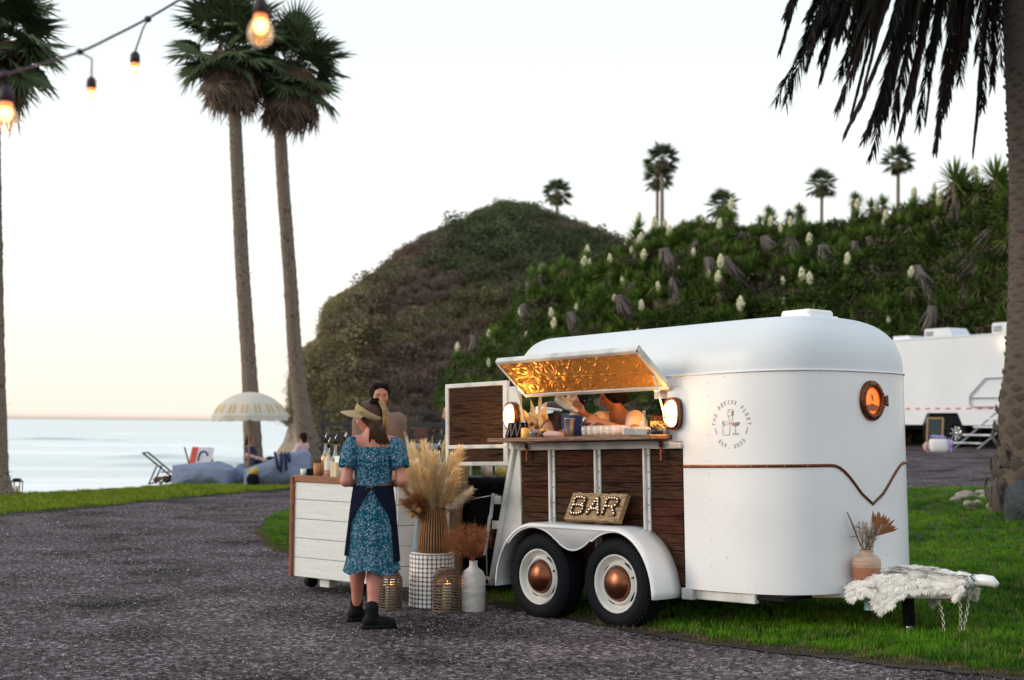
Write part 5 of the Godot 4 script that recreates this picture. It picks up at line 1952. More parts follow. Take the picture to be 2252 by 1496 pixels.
func head(s: SurfaceTool, x: Transform3D, k := 1.0, beard := 0.0) -> void:   # face looks along -z of x
	s.set_smooth_group(0)
	var nv := 44
	var nu := 52
	var rings := []
	var tints := []
	var g := func(a: float, a0: float, w: float) -> float: return exp(-pow((a - a0) / w, 2.0))
	for j in nv + 1:
		var v := -PI / 2 + PI * j / nv
		var ring := PackedVector3Array()
		var tint := PackedColorArray()
		for i in nu:
			var u := TAU * i / nu        # 0 is the front
			var du := u if u <= PI else u - TAU
			var p := Vector3(sin(u) * cos(v) * 0.077, sin(v) * 0.118, -cos(u) * cos(v) * 0.098)
			var front := clampf(cos(du), 0.0, 1.0)
			if p.y < 0.0:
				var t := -p.y / 0.118
				p.x *= 1.0 - 0.34 * pow(t, 1.6)
				if p.z > 0.0:
					p.z *= 1.0 - 0.45 * t
				p.y *= 0.99
			var y := p.y
			var f := 0.0
			f += 0.010 * g.call(du, 0, 0.9) * g.call(y, -0.095, 0.022)                # chin
			f += 0.006 * front * g.call(y, 0.030, 0.014) * g.call(absf(du), 0.35, 0.4)  # brow
			f -= 0.011 * g.call(absf(du), 0.42, 0.20) * g.call(y, 0.008, 0.014)       # eye sockets
			f += 0.0045 * g.call(absf(du), 0.42, 0.10) * g.call(y, 0.006, 0.008)      # eyeballs
			f += 0.021 * g.call(du, 0, 0.13 + 0.10 * clampf((-y) / 0.04, 0, 1)) * g.call(y, -0.026, 0.016) + 0.010 * g.call(du, 0, 0.12) * g.call(y, 0.0, 0.022)  # nose
			f += 0.006 * g.call(absf(du), 0.75, 0.3) * g.call(y, -0.02, 0.025)        # cheeks
			f += 0.006 * g.call(du, 0, 0.34) * g.call(y, -0.058, 0.006) + 0.006 * g.call(du, 0, 0.30) * g.call(y, -0.068, 0.006)
			f -= 0.004 * g.call(du, 0, 0.30) * g.call(y, -0.063, 0.003)
			p += Vector3(sin(u), 0, -cos(u)) * f
			ring.append(x * (p * k))
			var c := Color(1, 1, 1)
			c = c.lerp(Color(0.85, 0.45, 0.42), 0.8 * g.call(du, 0, 0.34) * g.call(y, -0.063, 0.011))
			c = c.lerp(Color(0.12, 0.07, 0.06), 0.85 * g.call(absf(du), 0.42, 0.13) * g.call(y, 0.007, 0.007))
			c = c.lerp(Color(0.16, 0.09, 0.07), 0.85 * g.call(absf(du), 0.42, 0.20) * g.call(y, 0.027, 0.006))
			c = c.lerp(Color(1.05, 0.78, 0.74), 0.5 * g.call(absf(du), 0.8, 0.3) * g.call(y, -0.03, 0.03))
			c = c.lerp(Color(0.25, 0.17, 0.14), beard * front * g.call(y, -0.085, 0.035))
			tint.append(c)
		rings.append(ring)
		tints.append(tint)
	for j in nv:
		for i in nu:
			var l := (i + 1) % nu
			for q in [[j, i], [j + 1, i], [j + 1, l], [j, i], [j + 1, l], [j, l]]:
				s.set_color(tints[q[0]][q[1]])
				s.add_vertex(rings[q[0]][q[1]])
	s.set_color(Color(0.95, 0.85, 0.85))
	for e in [-1.0, 1.0]:
		ball(s, x * (Vector3(0.077 * e, -0.005, 0.012) * k), Vector3(0.012, 0.031, 0.019) * k, 7, x.basis)
	s.set_color(Color(1, 1, 1))

func hand(s: SurfaceTool, w: Vector3, d: Vector3, n: Vector3, curl: float, thumb := 1.0) -> void:
	d = d.normalized()
	n = (n - d * n.dot(d)).normalized()
	var e := d.cross(n) * thumb
	var b := []
	var ln := [0.040, 0.044, 0.041, 0.032]
	for i in 4:
		var o := (1.5 - i) * 0.0195
		var k := w + d * (0.085 - absf(i - 1.2) * 0.004) + e * o
		b.append([w + e * o * 0.6 + d * 0.01, k, 0.015, 0.0115])
		var f := d
		var p := k
		for j in 3:
			f = f.rotated(d.cross(n).normalized(), curl * [0.55, 0.9, 0.6][j])
			var l: float = ln[i] * [1.0, 0.66, 0.52][j]
			b.append([p, p + f * l, 0.0100 - j * 0.0012, 0.0090 - j * 0.0012])
			p += f * l
	var t0 := w + d * 0.022 + e * 0.028
	var t1 := t0 + (e * 0.7 + d * 0.7 + n * 0.2).normalized() * 0.036
	var t2 := t1 + (e * 0.25 + d * 0.85 + n * 0.55 * curl).normalized() * 0.030
	b.append([w + d * 0.01 + e * 0.012, t0, 0.016, 0.014])
	b.append([t0, t1, 0.013, 0.0105])
	b.append([t1, t2, 0.0105, 0.009])
	blob(s, b, 0.0048, 0.0035)

# joints of someone standing 1.70 m tall, looking along -z
func joints() -> Dictionary:
	return {"pelvis": Vector3(0, 0.95, 0), "waist": Vector3(0, 1.09, 0), "chest": Vector3(0, 1.29, 0), "neck": Vector3(0, 1.43, 0.01), "head": Vector3(0, 1.60, -0.015),
		"hip-": Vector3(-0.085, 0.92, 0), "hip+": Vector3(0.085, 0.92, 0), "knee-": Vector3(-0.095, 0.5, -0.02), "knee+": Vector3(0.095, 0.5, -0.02), "foot-": Vector3(-0.1, 0.075, 0.02), "foot+": Vector3(0.1, 0.075, 0.02),
		"toe-": Vector3(-0.115, 0.03, -0.14), "toe+": Vector3(0.115, 0.03, -0.14),
		"sh-": Vector3(-0.165, 1.385, 0.01), "sh+": Vector3(0.165, 1.385, 0.01), "el-": Vector3(-0.21, 1.11, 0.03), "el+": Vector3(0.21, 1.11, 0.03), "wr-": Vector3(-0.20, 0.87, -0.05), "wr+": Vector3(0.20, 0.87, -0.05)}

func skin_bones(j: Dictionary, slim := 1.0) -> Array:
	var side: Vector3 = (j["sh+"] - j["sh-"]).normalized()
	var b := [[j.pelvis - side * 0.06 * slim, j.pelvis + side * 0.06 * slim, 0.105 * slim, 0.105 * slim], [j.waist - side * 0.05 * slim, j.waist + side * 0.05 * slim, 0.088 * slim, 0.088 * slim], [j.chest - side * 0.075 * slim, j.chest + side * 0.075 * slim, 0.095 * slim, 0.095 * slim],
		[j.pelvis, j.waist, 0.1 * slim, 0.09 * slim], [j.waist, j.chest, 0.09 * slim, 0.095 * slim], [j["sh-"], j["sh+"], 0.052, 0.052], [j.chest, j.neck, 0.085, 0.06], [j.neck, j.head, 0.052, 0.05], [j["sh-"].lerp(j.neck, 0.3), j.neck + Vector3(0, 0.02, 0), 0.05, 0.045], [j["sh+"].lerp(j.neck, 0.3), j.neck + Vector3(0, 0.02, 0), 0.05, 0.045]]
	for e in ["-", "+"]:
		b.append([j["hip" + e], j["knee" + e], 0.088, 0.055])
		b.append([j["knee" + e], j["knee" + e].lerp(j["foot" + e], 0.3), 0.053, 0.054])
		b.append([j["knee" + e].lerp(j["foot" + e], 0.3), j["foot" + e], 0.054, 0.035])
		b.append([j["foot" + e] - Vector3(0, 0.03, 0), j["toe" + e], 0.036, 0.026])
		b.append([j["sh" + e], j["el" + e], 0.050, 0.037])
		b.append([j["el" + e], j["wr" + e], 0.037, 0.024])
	return b

func cloth_bones(j: Dictionary, names: Array, grow: float, cut := 1.0) -> Array:
	var side: Vector3 = (j["sh+"] - j["sh-"]).normalized()
	var b := []
	for n in names:
		match n:
			"torso":
				b.append_array([[j.pelvis - side * 0.055 + Vector3(0, 0.04, 0), j.pelvis + side * 0.055 + Vector3(0, 0.04, 0), 0.11 + grow, 0.11 + grow], [j.waist - side * 0.05, j.waist + side * 0.05, 0.094 + grow, 0.094 + grow], [j.chest - side * 0.075, j.chest + side * 0.075, 0.1 + grow, 0.1 + grow], [j.waist, j.chest, 0.1 + grow, 0.1 + grow], [j["sh-"], j["sh+"], 0.056 + grow, 0.056 + grow], [j.chest, j.neck - Vector3(0, 0.03, 0), 0.09 + grow, 0.07 + grow]])
			"hips":
				b.append([j.pelvis - side * 0.06, j.pelvis + side * 0.06, 0.112 + grow, 0.112 + grow])
			"legs":
				for e in ["-", "+"]:
					b.append([j["hip" + e], j["knee" + e], 0.094 + grow, 0.066 + grow])
					b.append([j["knee" + e], j["foot" + e], 0.066 + grow, 0.055 + grow])
			"sleeves":
				for e in ["-", "+"]:
					b.append([j["sh" + e], j["el" + e], 0.058 + grow, 0.046 + grow])
					if cut > 0.0:
						b.append([j["el" + e], j["el" + e].lerp(j["wr" + e], cut), 0.046 + grow, 0.036 + grow])
			"shoes":
				for e in ["-", "+"]:
					b.append([j["foot" + e] - Vector3(0, 0.025, 0), j["toe" + e] + Vector3(0, 0.008, 0), 0.046, 0.036])
	return b

func hair_cap(h: Transform3D, r: float, more := []) -> Array:
	var b := [[h * Vector3(0, 0.018, 0.014), h * Vector3(0, 0.030, 0.024), r, r]]
	for m in more:
		b.append([h * (m[0] as Vector3), h * (m[1] as Vector3), m[2], m[3]])
	return b

func people() -> void:
	var strand := noise(0.03, [gr(0.45), gr(1.0)], 256)
	mat("hair_brown", 0.115, 0.055, 0.028, {"rough": 0.45, "tex": strand, "ts": Vector3(14, 2, 14), "bump": strand, "bs": 0.5, "rim": 0.12, "spec": 0.35})
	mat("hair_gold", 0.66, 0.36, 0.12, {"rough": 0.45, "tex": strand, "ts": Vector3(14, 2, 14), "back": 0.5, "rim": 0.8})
	mat("hair_dark", 0.014, 0.010, 0.008, {"rough": 0.7, "rim": 0.2, "spec": 0.2})
	mat("skin_tan", 0.43, 0.18, 0.10, {"rough": 0.5, "vc": true, "rim": 0.2})
	woman_in_dress()
	# man behind the bar
	var j := joints()
	var o := thing("person", "dark-haired man in a brown sweater standing behind the portable bar", "person", Vector3(-1.235, 0, -13.45), "", PI + 0.12)
	o.scale = Vector3(1.02, 1.115, 1.05)
	var s := S()
	s.set_color(Color.WHITE)
	j["wr-"] = Vector3(-0.12, 1.0, -0.25)
	j["wr+"] = Vector3(0.14, 0.98, -0.24)
	blob(s, skin_bones(j), 0.014, 0.014)
	var hx := Transform3D(frame(Vector3(-0.12, -0.12, -1)), j.head)
	head(s, hx, 1.0, 0.75)
	for e in ["-", "+"]:
		hand(s, j["wr" + e], Vector3(0, -0.3, -1), Vector3(0, -1, 0), 0.6, 1.0 if e == "+" else -1.0)
	part(o, "body", s, M.skin_tan)
	s = S()
	blob(s, hair_cap(hx, 0.093, [[Vector3(-0.045, 0.092, -0.050), Vector3(0.048, 0.094, -0.050), 0.030, 0.028], [Vector3(-0.078, 0.03, 0.015), Vector3(-0.07, 0.06, 0.0), 0.022, 0.03], [Vector3(0.078, 0.03, 0.015), Vector3(0.07, 0.06, 0.0), 0.022, 0.03]]), 0.009, 0.008)
	part(o, "hair", s, M.hair_dark)
	mat("brown_knit", 0.21, 0.125, 0.09, {"rough": 0.95, "rim": 0.5, "bump": strand, "bs": 0.4, "ts": 9.0})
	s = S()
	blob(s, cloth_bones(j, ["torso", "sleeves"], 0.014, 0.9), 0.015, 0.02)
	part(o, "sweater", s, M.brown_knit)
	s = S()
	blob(s, cloth_bones(j, ["hips", "legs", "shoes"], 0.006), 0.018, 0.015)
	part(o, "trousers", s, M.black_cloth)
	# woman behind the swung door
	j = joints()
	o = thing("person", "dark-haired woman in rolled khaki shirt and beige trousers behind the boarded door", "person", Vector3(-0.505, 0, -13.08), "", PI / 2 - 0.15)
	o.scale = Vector3.ONE * 1.02
	j["el-"] = Vector3(-0.21, 1.12, 0.02)
	j["wr-"] = Vector3(-0.15, 1.02, -0.21)
	j["wr+"] = Vector3(0.15, 1.02, -0.21)
	s = S()
	s.set_color(Color.WHITE)
	blob(s, skin_bones(j), 0.014, 0.014)
	hx = Transform3D(frame(Vector3(0.05, -0.14, -1)), j.head)
	head(s, hx)
	for e in ["-", "+"]:
		hand(s, j["wr" + e], Vector3(0, -0.2, -1), Vector3(0, -1, 0), 0.7, 1.0 if e == "+" else -1.0)
	part(o, "body", s, M.skin_tan)
	s = S()
	blob(s, hair_cap(hx, 0.094, [[Vector3(0, 0.0, 0.06), Vector3(0, -0.16, 0.08), 0.075, 0.05], [Vector3(-0.075, 0.03, 0.0), Vector3(-0.078, -0.06, 0.03), 0.022, 0.03], [Vector3(-0.03, 0.09, -0.05), Vector3(0.03, 0.09, -0.05), 0.035, 0.035]]), 0.010, 0.008)
	part(o, "hair", s, M.hair_dark)
	mat("khaki_print", 0.40, 0.31, 0.13, {"rough": 0.9, "tex": noise(0.03, [[0.0, Color(0.25, 0.25, 0.2)], [0.45, Color(0.9, 0.85, 0.6)], [0.6, Color(1, 1, 0.95)], [1.0, Color(0.3, 0.35, 0.3)]], 256), "ts": 4.0})
	s = S()
	blob(s, cloth_bones(j, ["torso", "sleeves"], 0.008, 0.1), 0.015, 0.018)
	part(o, "shirt", s, M.khaki_print)
	mat("beige_cloth", 0.42, 0.31, 0.22, {"rough": 0.95, "tex": strand, "ts": Vector3(10, 1.5, 10)})
	s = S()
	blob(s, cloth_bones(j, ["hips", "legs"], 0.012), 0.016, 0.02)
	part(o, "trousers", s, M.beige_cloth)
	s = S()
	blob(s, cloth_bones(j, ["shoes"], 0.0), 0.014, 0.01)
	part(o, "shoes", s, M.black_cloth)
	bartender()
	# two women seen through the trailer's window
	j = joints()
	o = thing("person", "long-haired woman in a white visor beyond the trailer window", "person", Vector3(0.36, 0.03, -13.55), "", 0.55)
	s = S()
	s.set_color(Color.WHITE)
	blob(s, skin_bones(j), 0.016, 0.015)
	hx = Transform3D(frame(Vector3(-1, -0.05, -0.1)), j.head)
	head(s, hx)
	part(o, "body", s, M.skin)
	s = S()
	blob(s, hair_cap(hx, 0.095, [[Vector3(0, 0.0, 0.06), Vector3(0.0, -0.30, 0.07), 0.07, 0.05], [Vector3(0.07, 0.03, 0.02), Vector3(0.08, -0.22, 0.03), 0.03, 0.03], [Vector3(-0.07, 0.03, 0.02), Vector3(-0.08, -0.22, 0.03), 0.03, 0.03]]), 0.011, 0.009)
	part(o, "hair", s, M.hair_brown)
	mat("visor_white", 0.75, 0.85, 0.85, {"rough": 0.5})
	s = S()
	visor(s, hx * Transform3D(Basis(Vector3.RIGHT, 0.1), Vector3(0, 0.05, 0)), 0.035, 0.09)
	part(o, "visor", s, M.visor_white)
	s = S()
	blob(s, cloth_bones(j, ["torso", "sleeves", "hips", "legs"], 0.008, 0.3), 0.018, 0.018)
	mat("rose_cloth", 0.50, 0.22, 0.20, {"rough": 0.9})
	part(o, "dress", s, M.rose_cloth)
	j = joints()
	o = thing("person", "person in a navy jacket standing beyond the window behind the bartender's bottle", "person", Vector3(0.64, 0.03, -13.75), "", 2.3)
	o.scale = Vector3.ONE * 1.10
	s = S()
	s.set_color(Color.WHITE)
	blob(s, skin_bones(j), 0.018, 0.015)
	hx = Transform3D(frame(Vector3(0, 0, -1)), j.head)
	head(s, hx)
	part(o, "body", s, M.skin)
	s = S()
	blob(s, hair_cap(hx, 0.095), 0.012, 0.008)
	part(o, "hair", s, M.hair_dark)
	mat("navy_cloth", 0.018, 0.028, 0.085, {"rough": 0.85})
	s = S()
	blob(s, cloth_bones(j, ["torso", "sleeves", "hips", "legs"], 0.015, 0.9), 0.018, 0.018)
	part(o, "jacket", s, M.navy_cloth)

func visor(s: SurfaceTool, x: Transform3D, bw: float, brim: float) -> void:
	# band
	var n := 40
	var rings := []
	for q in [[0.0, 1.0], [0.0, 1.03], [1.0, 1.05], [1.0, 1.02]]:
		var ring := PackedVector3Array()
		for i in n:
			var a := TAU * i / n
			var f := 0.5 + 0.5 * cos(a)
			var hh := bw * lerpf(0.62, 1.0, f)
			ring.append(x * Vector3(sin(a) * 0.106 * q[1], -bw * 0.5 + hh * q[0], 0.006 - cos(a) * 0.124 * q[1]))
		rings.append(ring)
	loft(s, rings)
	# brim
	rings = []
	for k in 7:
		var f := k / 6.0
		var row := PackedVector3Array()
		for i in 25:
			var a := lerpf(-1.5, 1.5, i / 24.0)
			var reach := brim * pow(maxf(cos(a * 0.98), 0.0), 0.7) * f
			var p := Vector3(sin(a) * 0.108, -bw * 0.5 + 0.004, 0.006 - cos(a) * 0.127) + Vector3(sin(a) * 0.55, -0.42 - 0.1 * f, -cos(a)).normalized() * reach
			row.append(x * p)
		rings.append(row)
	loft(s, rings, false, false)
	var under := []
	for r in rings:
		var row := PackedVector3Array()
		for p in r:
			row.append(p - x.basis.y * 0.003)
		under.append(row)
	loft(s, under, false, false)

func floral() -> ImageTexture:
	var n := 512
	var im := Image.create(n, n, false, Image.FORMAT_RGB8)
	im.fill(Color8(12, 76, 92))
	var dot := func(cx: float, cy: float, r: float, c: Color) -> void:
		for y in range(int(cy - r), int(cy + r) + 1):
			for x in range(int(cx - r), int(cx + r) + 1):
				if Vector2(x - cx, y - cy).length() <= r:
					im.set_pixel(posmod(x, n), posmod(y, n), c)
	for i in 420:
		dot.call(rr(0, n), rr(0, n), rr(3, 7), [Color8(12, 34, 62), Color8(16, 60, 86), Color8(30, 122, 140)][i % 3])
	for i in 560:
		var a := rr(0, TAU)
		var p := Vector2(rr(0, n), rr(0, n))
		var c: Color = [Color8(34, 124, 138), Color8(70, 132, 148), Color8(92, 122, 146)][i % 3]
		for k in 5:
			dot.call(p.x + cos(a) * k * 2.2, p.y + sin(a) * k * 2.2, 2.4 - absf(k - 2) * 0.5, c)
	for i in 120:
		var p := Vector2(rr(0, n), rr(0, n))
		var r := rr(6, 11)
		for k in 5:
			var a := TAU * k / 5.0 + i
			dot.call(p.x + cos(a) * r, p.y + sin(a) * r, r * 0.62, Color8(160, 168, 192) if k % 2 == 0 else Color8(128, 146, 178))
		dot.call(p.x, p.y, r * 0.42, Color8(60, 52, 84))
	return ImageTexture.create_from_image(im)

func woman_in_dress() -> void:
	var o := thing("person", "woman seen from behind in blue floral dress, navy apron and straw visor", "person", Vector3(-1.046, 0, -10.95))
	var j := joints()
	j.pelvis = Vector3(0, 0.97, 0.01)
	j.waist = Vector3(0.0, 1.09, 0.0)
	j.chest = Vector3(0.0, 1.27, 0.0)
	j.neck = Vector3(-0.008, 1.415, 0.0)
	j.head = Vector3(-0.035, 1.575, -0.01)
	j["sh-"] = Vector3(-0.158, 1.375, 0.0)
	j["sh+"] = Vector3(0.160, 1.375, 0.0)
	j["el-"] = Vector3(-0.205, 1.095, 0.05)
	j["wr-"] = Vector3(-0.085, 1.05, -0.16)
	j["el+"] = Vector3(0.222, 1.105, 0.05)
	j["wr+"] = Vector3(0.10, 1.06, -0.16)
	j["hip-"] = Vector3(-0.08, 0.93, 0)
	j["hip+"] = Vector3(0.08, 0.93, 0)
	j["knee-"] = Vector3(-0.12, 0.50, -0.14)
	j["knee+"] = Vector3(0.03, 0.50, 0.04)
	j["foot-"] = Vector3(-0.142, 0.09, -0.26)
	j["foot+"] = Vector3(0.018, 0.09, 0.14)
	j["toe-"] = Vector3(-0.03, 0.032, -0.34)
	j["toe+"] = Vector3(0.155, 0.032, 0.10)
	mat("skin_pink", 0.52, 0.205, 0.15, {"rough": 0.5, "vc": true, "rim": 0.25})
	var s := S()
	s.set_color(Color.WHITE)
	var b := skin_bones(j, 0.80)
	b.append([j["knee-"].lerp(j["foot-"], 0.25) + Vector3(0, 0, 0.012), j["knee-"].lerp(j["foot-"], 0.5) + Vector3(0, 0, 0.008), 0.046, 0.04])
	b.append([j["knee+"].lerp(j["foot+"], 0.25) + Vector3(0, 0, 0.012), j["knee+"].lerp(j["foot+"], 0.5) + Vector3(0, 0, 0.008), 0.046, 0.04])
	blob(s, b, 0.0105, 0.012)
	var f := Vector3(-0.96, -0.10, -0.24)
	var hx := Transform3D(frame(f), j.head)
	head(s, hx, 0.98)
	for e in ["-", "+"]:
		hand(s, j["wr" + e], Vector3(0.5 if e == "-" else -0.5, 0.05, -0.8), Vector3(0, -1, 0), 0.55, 1.0 if e == "+" else -1.0)
	part(o, "body", s, M.skin_pink)
	# hair: brown, half tied up with a black scrunchie, a gold lit tail over the back
	s = S()
	var bones := hair_cap(hx, 0.094, [[Vector3(0, 0.0, 0.045), Vector3(0.0, -0.08, 0.060), 0.078, 0.066], [Vector3(-0.03, -0.06, 0.055), Vector3(-0.02, -0.175, 0.072), 0.05, 0.030], [Vector3(0.03, -0.06, 0.055), Vector3(0.02, -0.165, 0.066), 0.05, 0.026], [Vector3(-0.062, 0.01, 0.04), Vector3(-0.06, -0.13, 0.055), 0.024, 0.018], [Vector3(0, 0.085, -0.03), Vector3(0.0, 0.095, 0.03), 0.045, 0.05]])
	blob(s, bones, 0.008, 0.010)
	part(o, "hair", s, M.hair_brown)
	var c: Vector3 = j.head
	s = S()
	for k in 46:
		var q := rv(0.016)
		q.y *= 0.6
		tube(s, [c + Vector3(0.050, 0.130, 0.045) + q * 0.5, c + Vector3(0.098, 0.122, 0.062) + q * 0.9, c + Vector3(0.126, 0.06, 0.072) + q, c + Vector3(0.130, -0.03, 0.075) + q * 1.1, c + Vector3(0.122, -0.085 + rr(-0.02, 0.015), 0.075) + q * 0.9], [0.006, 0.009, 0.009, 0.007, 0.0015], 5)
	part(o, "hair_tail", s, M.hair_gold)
	s = S()
	for k in 44:
		var x0 := rr(-0.01, 0.13)
		tube(s, [c + Vector3(x0 * 0.6 + 0.02, -0.03, 0.085), c + Vector3(x0 * 0.8 + 0.02, -0.10, 0.085), c + Vector3(x0 + 0.015, rr(-0.185, -0.15), 0.075), c + Vector3(x0 + 0.035, rr(-0.21, -0.18), 0.07)], [0.006, 0.008, 0.006, 0.0015], 5)
	part(o, "hair_ends", s, M.hair_brown)
	s = S()
	for k in 14:
		var a := TAU * k / 14
		ball(s, c + Vector3(0.043 + cos(a) * 0.022, 0.128 + sin(a * 2.0) * 0.010, 0.048 + sin(a) * 0.022), Vector3(0.017, 0.015, 0.017) * rr(0.8, 1.2), 5)
	part(o, "scrunchie", s, M.black_cloth)
	var weave := noise(0.09, [gr(0.55), gr(1.0)], 256, 2)
	mat("straw", 0.70, 0.52, 0.26, {"rough": 0.8, "tex": weave, "ts": Vector3(6, 14, 6), "bump": weave, "bs": 0.5})
	s = S()
	visor(s, hx * Transform3D(Basis(Vector3.RIGHT, 0.50), Vector3(0, 0.040, 0.006)), 0.070, 0.112)
	part(o, "visor", s, M.straw)
	s = S()
	for k in 6:
		var a := TAU * k / 6
		ball(s, hx * (Vector3(-0.114, 0.045 + sin(a) * 0.006, -0.025 + cos(a) * 0.006)), Vector3(0.003, 0.003, 0.003), 4)
	part(o, "visor_flower", s, M.wicker)
	# dress
	mat("floral", 1, 1, 1, {"rough": 0.85, "tex": floral(), "ts": 5.2, "spec": 0.15, "bump": noise(0.03, [gr(0), gr(1)], 256), "bs": 0.5})
	var nz := FastNoiseLite.new()
	nz.frequency = 1.6
	var n := 72
	var ell := func(y: float, rx: float, rz: float, cx: float, cz: float, fold: float, fq: float) -> PackedVector3Array:
		var r := PackedVector3Array()
		for i in n:
			var a := TAU * i / n
			var w := 1.0 + fold * (sin(a * fq + y * 2.0) * 0.6 + 0.7 * nz.get_noise_3d(cos(a) * 1.5, y * 0.5, sin(a) * 1.5))
			r.append(Vector3(cx + cos(a) * rx * w, y, cz + sin(a) * rz * w))
		return r
	s = S()
	var rings := []
	for q in [[1.045, 0.150, 0.118], [1.065, 0.147, 0.116], [1.085, 0.138, 0.108], [1.11, 0.139, 0.108], [1.15, 0.142, 0.110], [1.20, 0.147, 0.114], [1.25, 0.152, 0.116], [1.30, 0.154, 0.114], [1.34, 0.154, 0.106], [1.352, 0.153, 0.104]]:
		var rg: PackedVector3Array = ell.call(q[0], q[1], q[2], 0.0, 0.0, 0.018, 26.0)
		rings.append(rg)
	var topr := PackedVector3Array()
	for i in n:
		var a := TAU * i / n
		var p := (rings[-1] as PackedVector3Array)[i]
		topr.append(Vector3(p.x * 1.0, 1.357 + 0.045 * smoothstep(0.12, 0.15, absf(p.x)), p.z * 0.985))
	rings.append(topr)
	loft(s, rings)
	part(o, "bodice", s, M.floral)
	for e in ["-", "+"]:
		s = S()
		var a: Vector3 = j["sh" + e] + Vector3(-0.005 if e == "+" else 0.005, 0.02, 0)
		var d: Vector3 = (j["el" + e] - j["sh" + e]).normalized()
		var sx := 1.0 if e == "+" else -1.0
		rings = []
		for q in [[-0.035, 0.012, 0.0], [-0.03, 0.045, 0.0], [0.0, 0.066, 0.002], [0.05, 0.074, 0.006], [0.10, 0.077, 0.008], [0.15, 0.076, 0.009], [0.19, 0.074, 0.009], [0.208, 0.072, 0.008], [0.208, 0.068, 0.008], [0.17, 0.068, 0.008]]:
			var rg := PackedVector3Array()
			var ct: Vector3 = a + d * q[0] + Vector3(sx * q[2], 0, 0)
			var u := d.cross(Vector3.BACK).normalized()
			var v := d.cross(u)
			for i in 48:
				var an := TAU * i / 48
				var w := 1.0 + 0.05 * sin(an * 9.0 + q[0] * 20.0) * smoothstep(-0.02, 0.08, q[0])
				rg.append(ct + (u * cos(an) * 0.94 + v * sin(an)) * q[1] * w)
			rings.append(rg)
		loft(s, rings)
		part(o, "sleeve", s, M.floral)
	s = S()
	rings = []
	for i in 24:
		var t := i / 23.0
		var y := lerpf(1.075, 0.415, t)
		var rx := lerpf(0.132, 0.198, pow(t, 0.75))
		var rz := lerpf(0.108, 0.185, pow(t, 0.8))
		if t > 0.90:
			rx += (t - 0.90) * 0.10
			rz += (t - 0.90) * 0.10
		var rg: PackedVector3Array = ell.call(y, rx, rz, lerpf(0.0, 0.0, t), 0.01, 0.02 + 0.075 * t, 9.0)
		if t > 0.85:
			for k in n:
				rg[k].y += 0.02 * sin(TAU * k / n * 4.0 + 1.0) * (t - 0.85) / 0.15
		rings.append(rg)
	loft(s, rings)
	part(o, "skirt", s, M.floral)
	# apron: wraps the front and sides, open in a curved gap behind
	mat("apron_navy", 0.008, 0.011, 0.026, {"rough": 0.95, "spec": 0.1})
	s = S()
	rings = []
	for i in 26:
		var t := i / 25.0
		var y := lerpf(1.065, 0.535 , t)
		var q := (1.075 - y) / 0.66
		var rx := lerpf(0.134, 0.205, pow(q, 0.75)) + 0.014
		var rz := lerpf(0.110, 0.190, pow(q, 0.8)) + 0.012
		var gap := 0.06 + 1.02 * pow(smoothstep(0.0, 0.62, t), 0.85)
		var row := PackedVector3Array()
		for k in 61:
			var an := PI / 2 + gap + (TAU - 2.0 * gap) * k / 60.0
			var w := 1.0 + (0.015 + 0.03 * q) * (sin(an * 9.0 + y * 2.0) * 0.6 + 0.7 * nz.get_noise_3d(cos(an) * 1.5, y * 0.5, sin(an) * 1.5))
			row.append(Vector3(cos(an) * rx * w, y - (0.04 * t if cos(an) > 0 else 0.0), 0.01 + sin(an) * rz * w))
		rings.append(row)
	loft(s, rings, false, false)
	var ap := part(o, "apron", s, M.apron_navy)
	mat("leather", 0.09, 0.03, 0.018, {"rough": 0.5})
	s = S()
	rings = []
	for q in [[1.045, 0.148], [1.045, 0.153], [1.085, 0.151], [1.085, 0.146]]:
		var rg := PackedVector3Array()
		for i in n:
			var a := TAU * i / n
			rg.append(Vector3(cos(a) * q[1], q[0] + 0.014 * cos(a) - 0.02 * sin(a), 0.0 + sin(a) * q[1] * 0.80))
		rings.append(rg)
	loft(s, rings)
	tube(s, [Vector3(0.02, 1.045, 0.12), Vector3(-0.03, 1.055, 0.135), Vector3(-0.05, 1.03, 0.132), Vector3(0.0, 1.035, 0.126)], 0.008, 6)
	part(ap, "waist_tie", s, M.leather)
	# boots
	for e in ["-", "+"]:
		s = S()
		var ft: Vector3 = j["foot" + e]
		var td: Vector3 = j["toe" + e] - ft
		td.y = 0
		td = td.normalized()
		blob(s, [[ft + Vector3(0, 0.07, 0), ft + Vector3(0, -0.01, 0), 0.050, 0.048], [ft + Vector3(0, -0.035, 0) - td * 0.03, ft + td * 0.085 + Vector3(0, -0.045, 0), 0.044, 0.040], [ft + td * 0.08 + Vector3(0, -0.045, 0), ft + td * 0.15 + Vector3(0, -0.052, 0), 0.042, 0.033]], 0.007, 0.008)
		var boot := part(o, "boot", s, M.black)
		s = S()
		var rg0 := PackedVector3Array()
		var rg1 := PackedVector3Array()
		var sd := td.cross(Vector3.UP)
		for i in 28:
			var a := TAU * i / 28
			var l := cos(a)
			var w := 0.046 * (1.0 - 0.12 * l)
			var p := ft + td * (0.055 + l * 0.137) + sd * sin(a) * w
			rg0.append(Vector3(p.x, 0.002, p.z))
			rg1.append(Vector3(p.x, 0.030, p.z))
		loft(s, [rg0, rg1], true)
		part(boot, "sole", s, M.black)

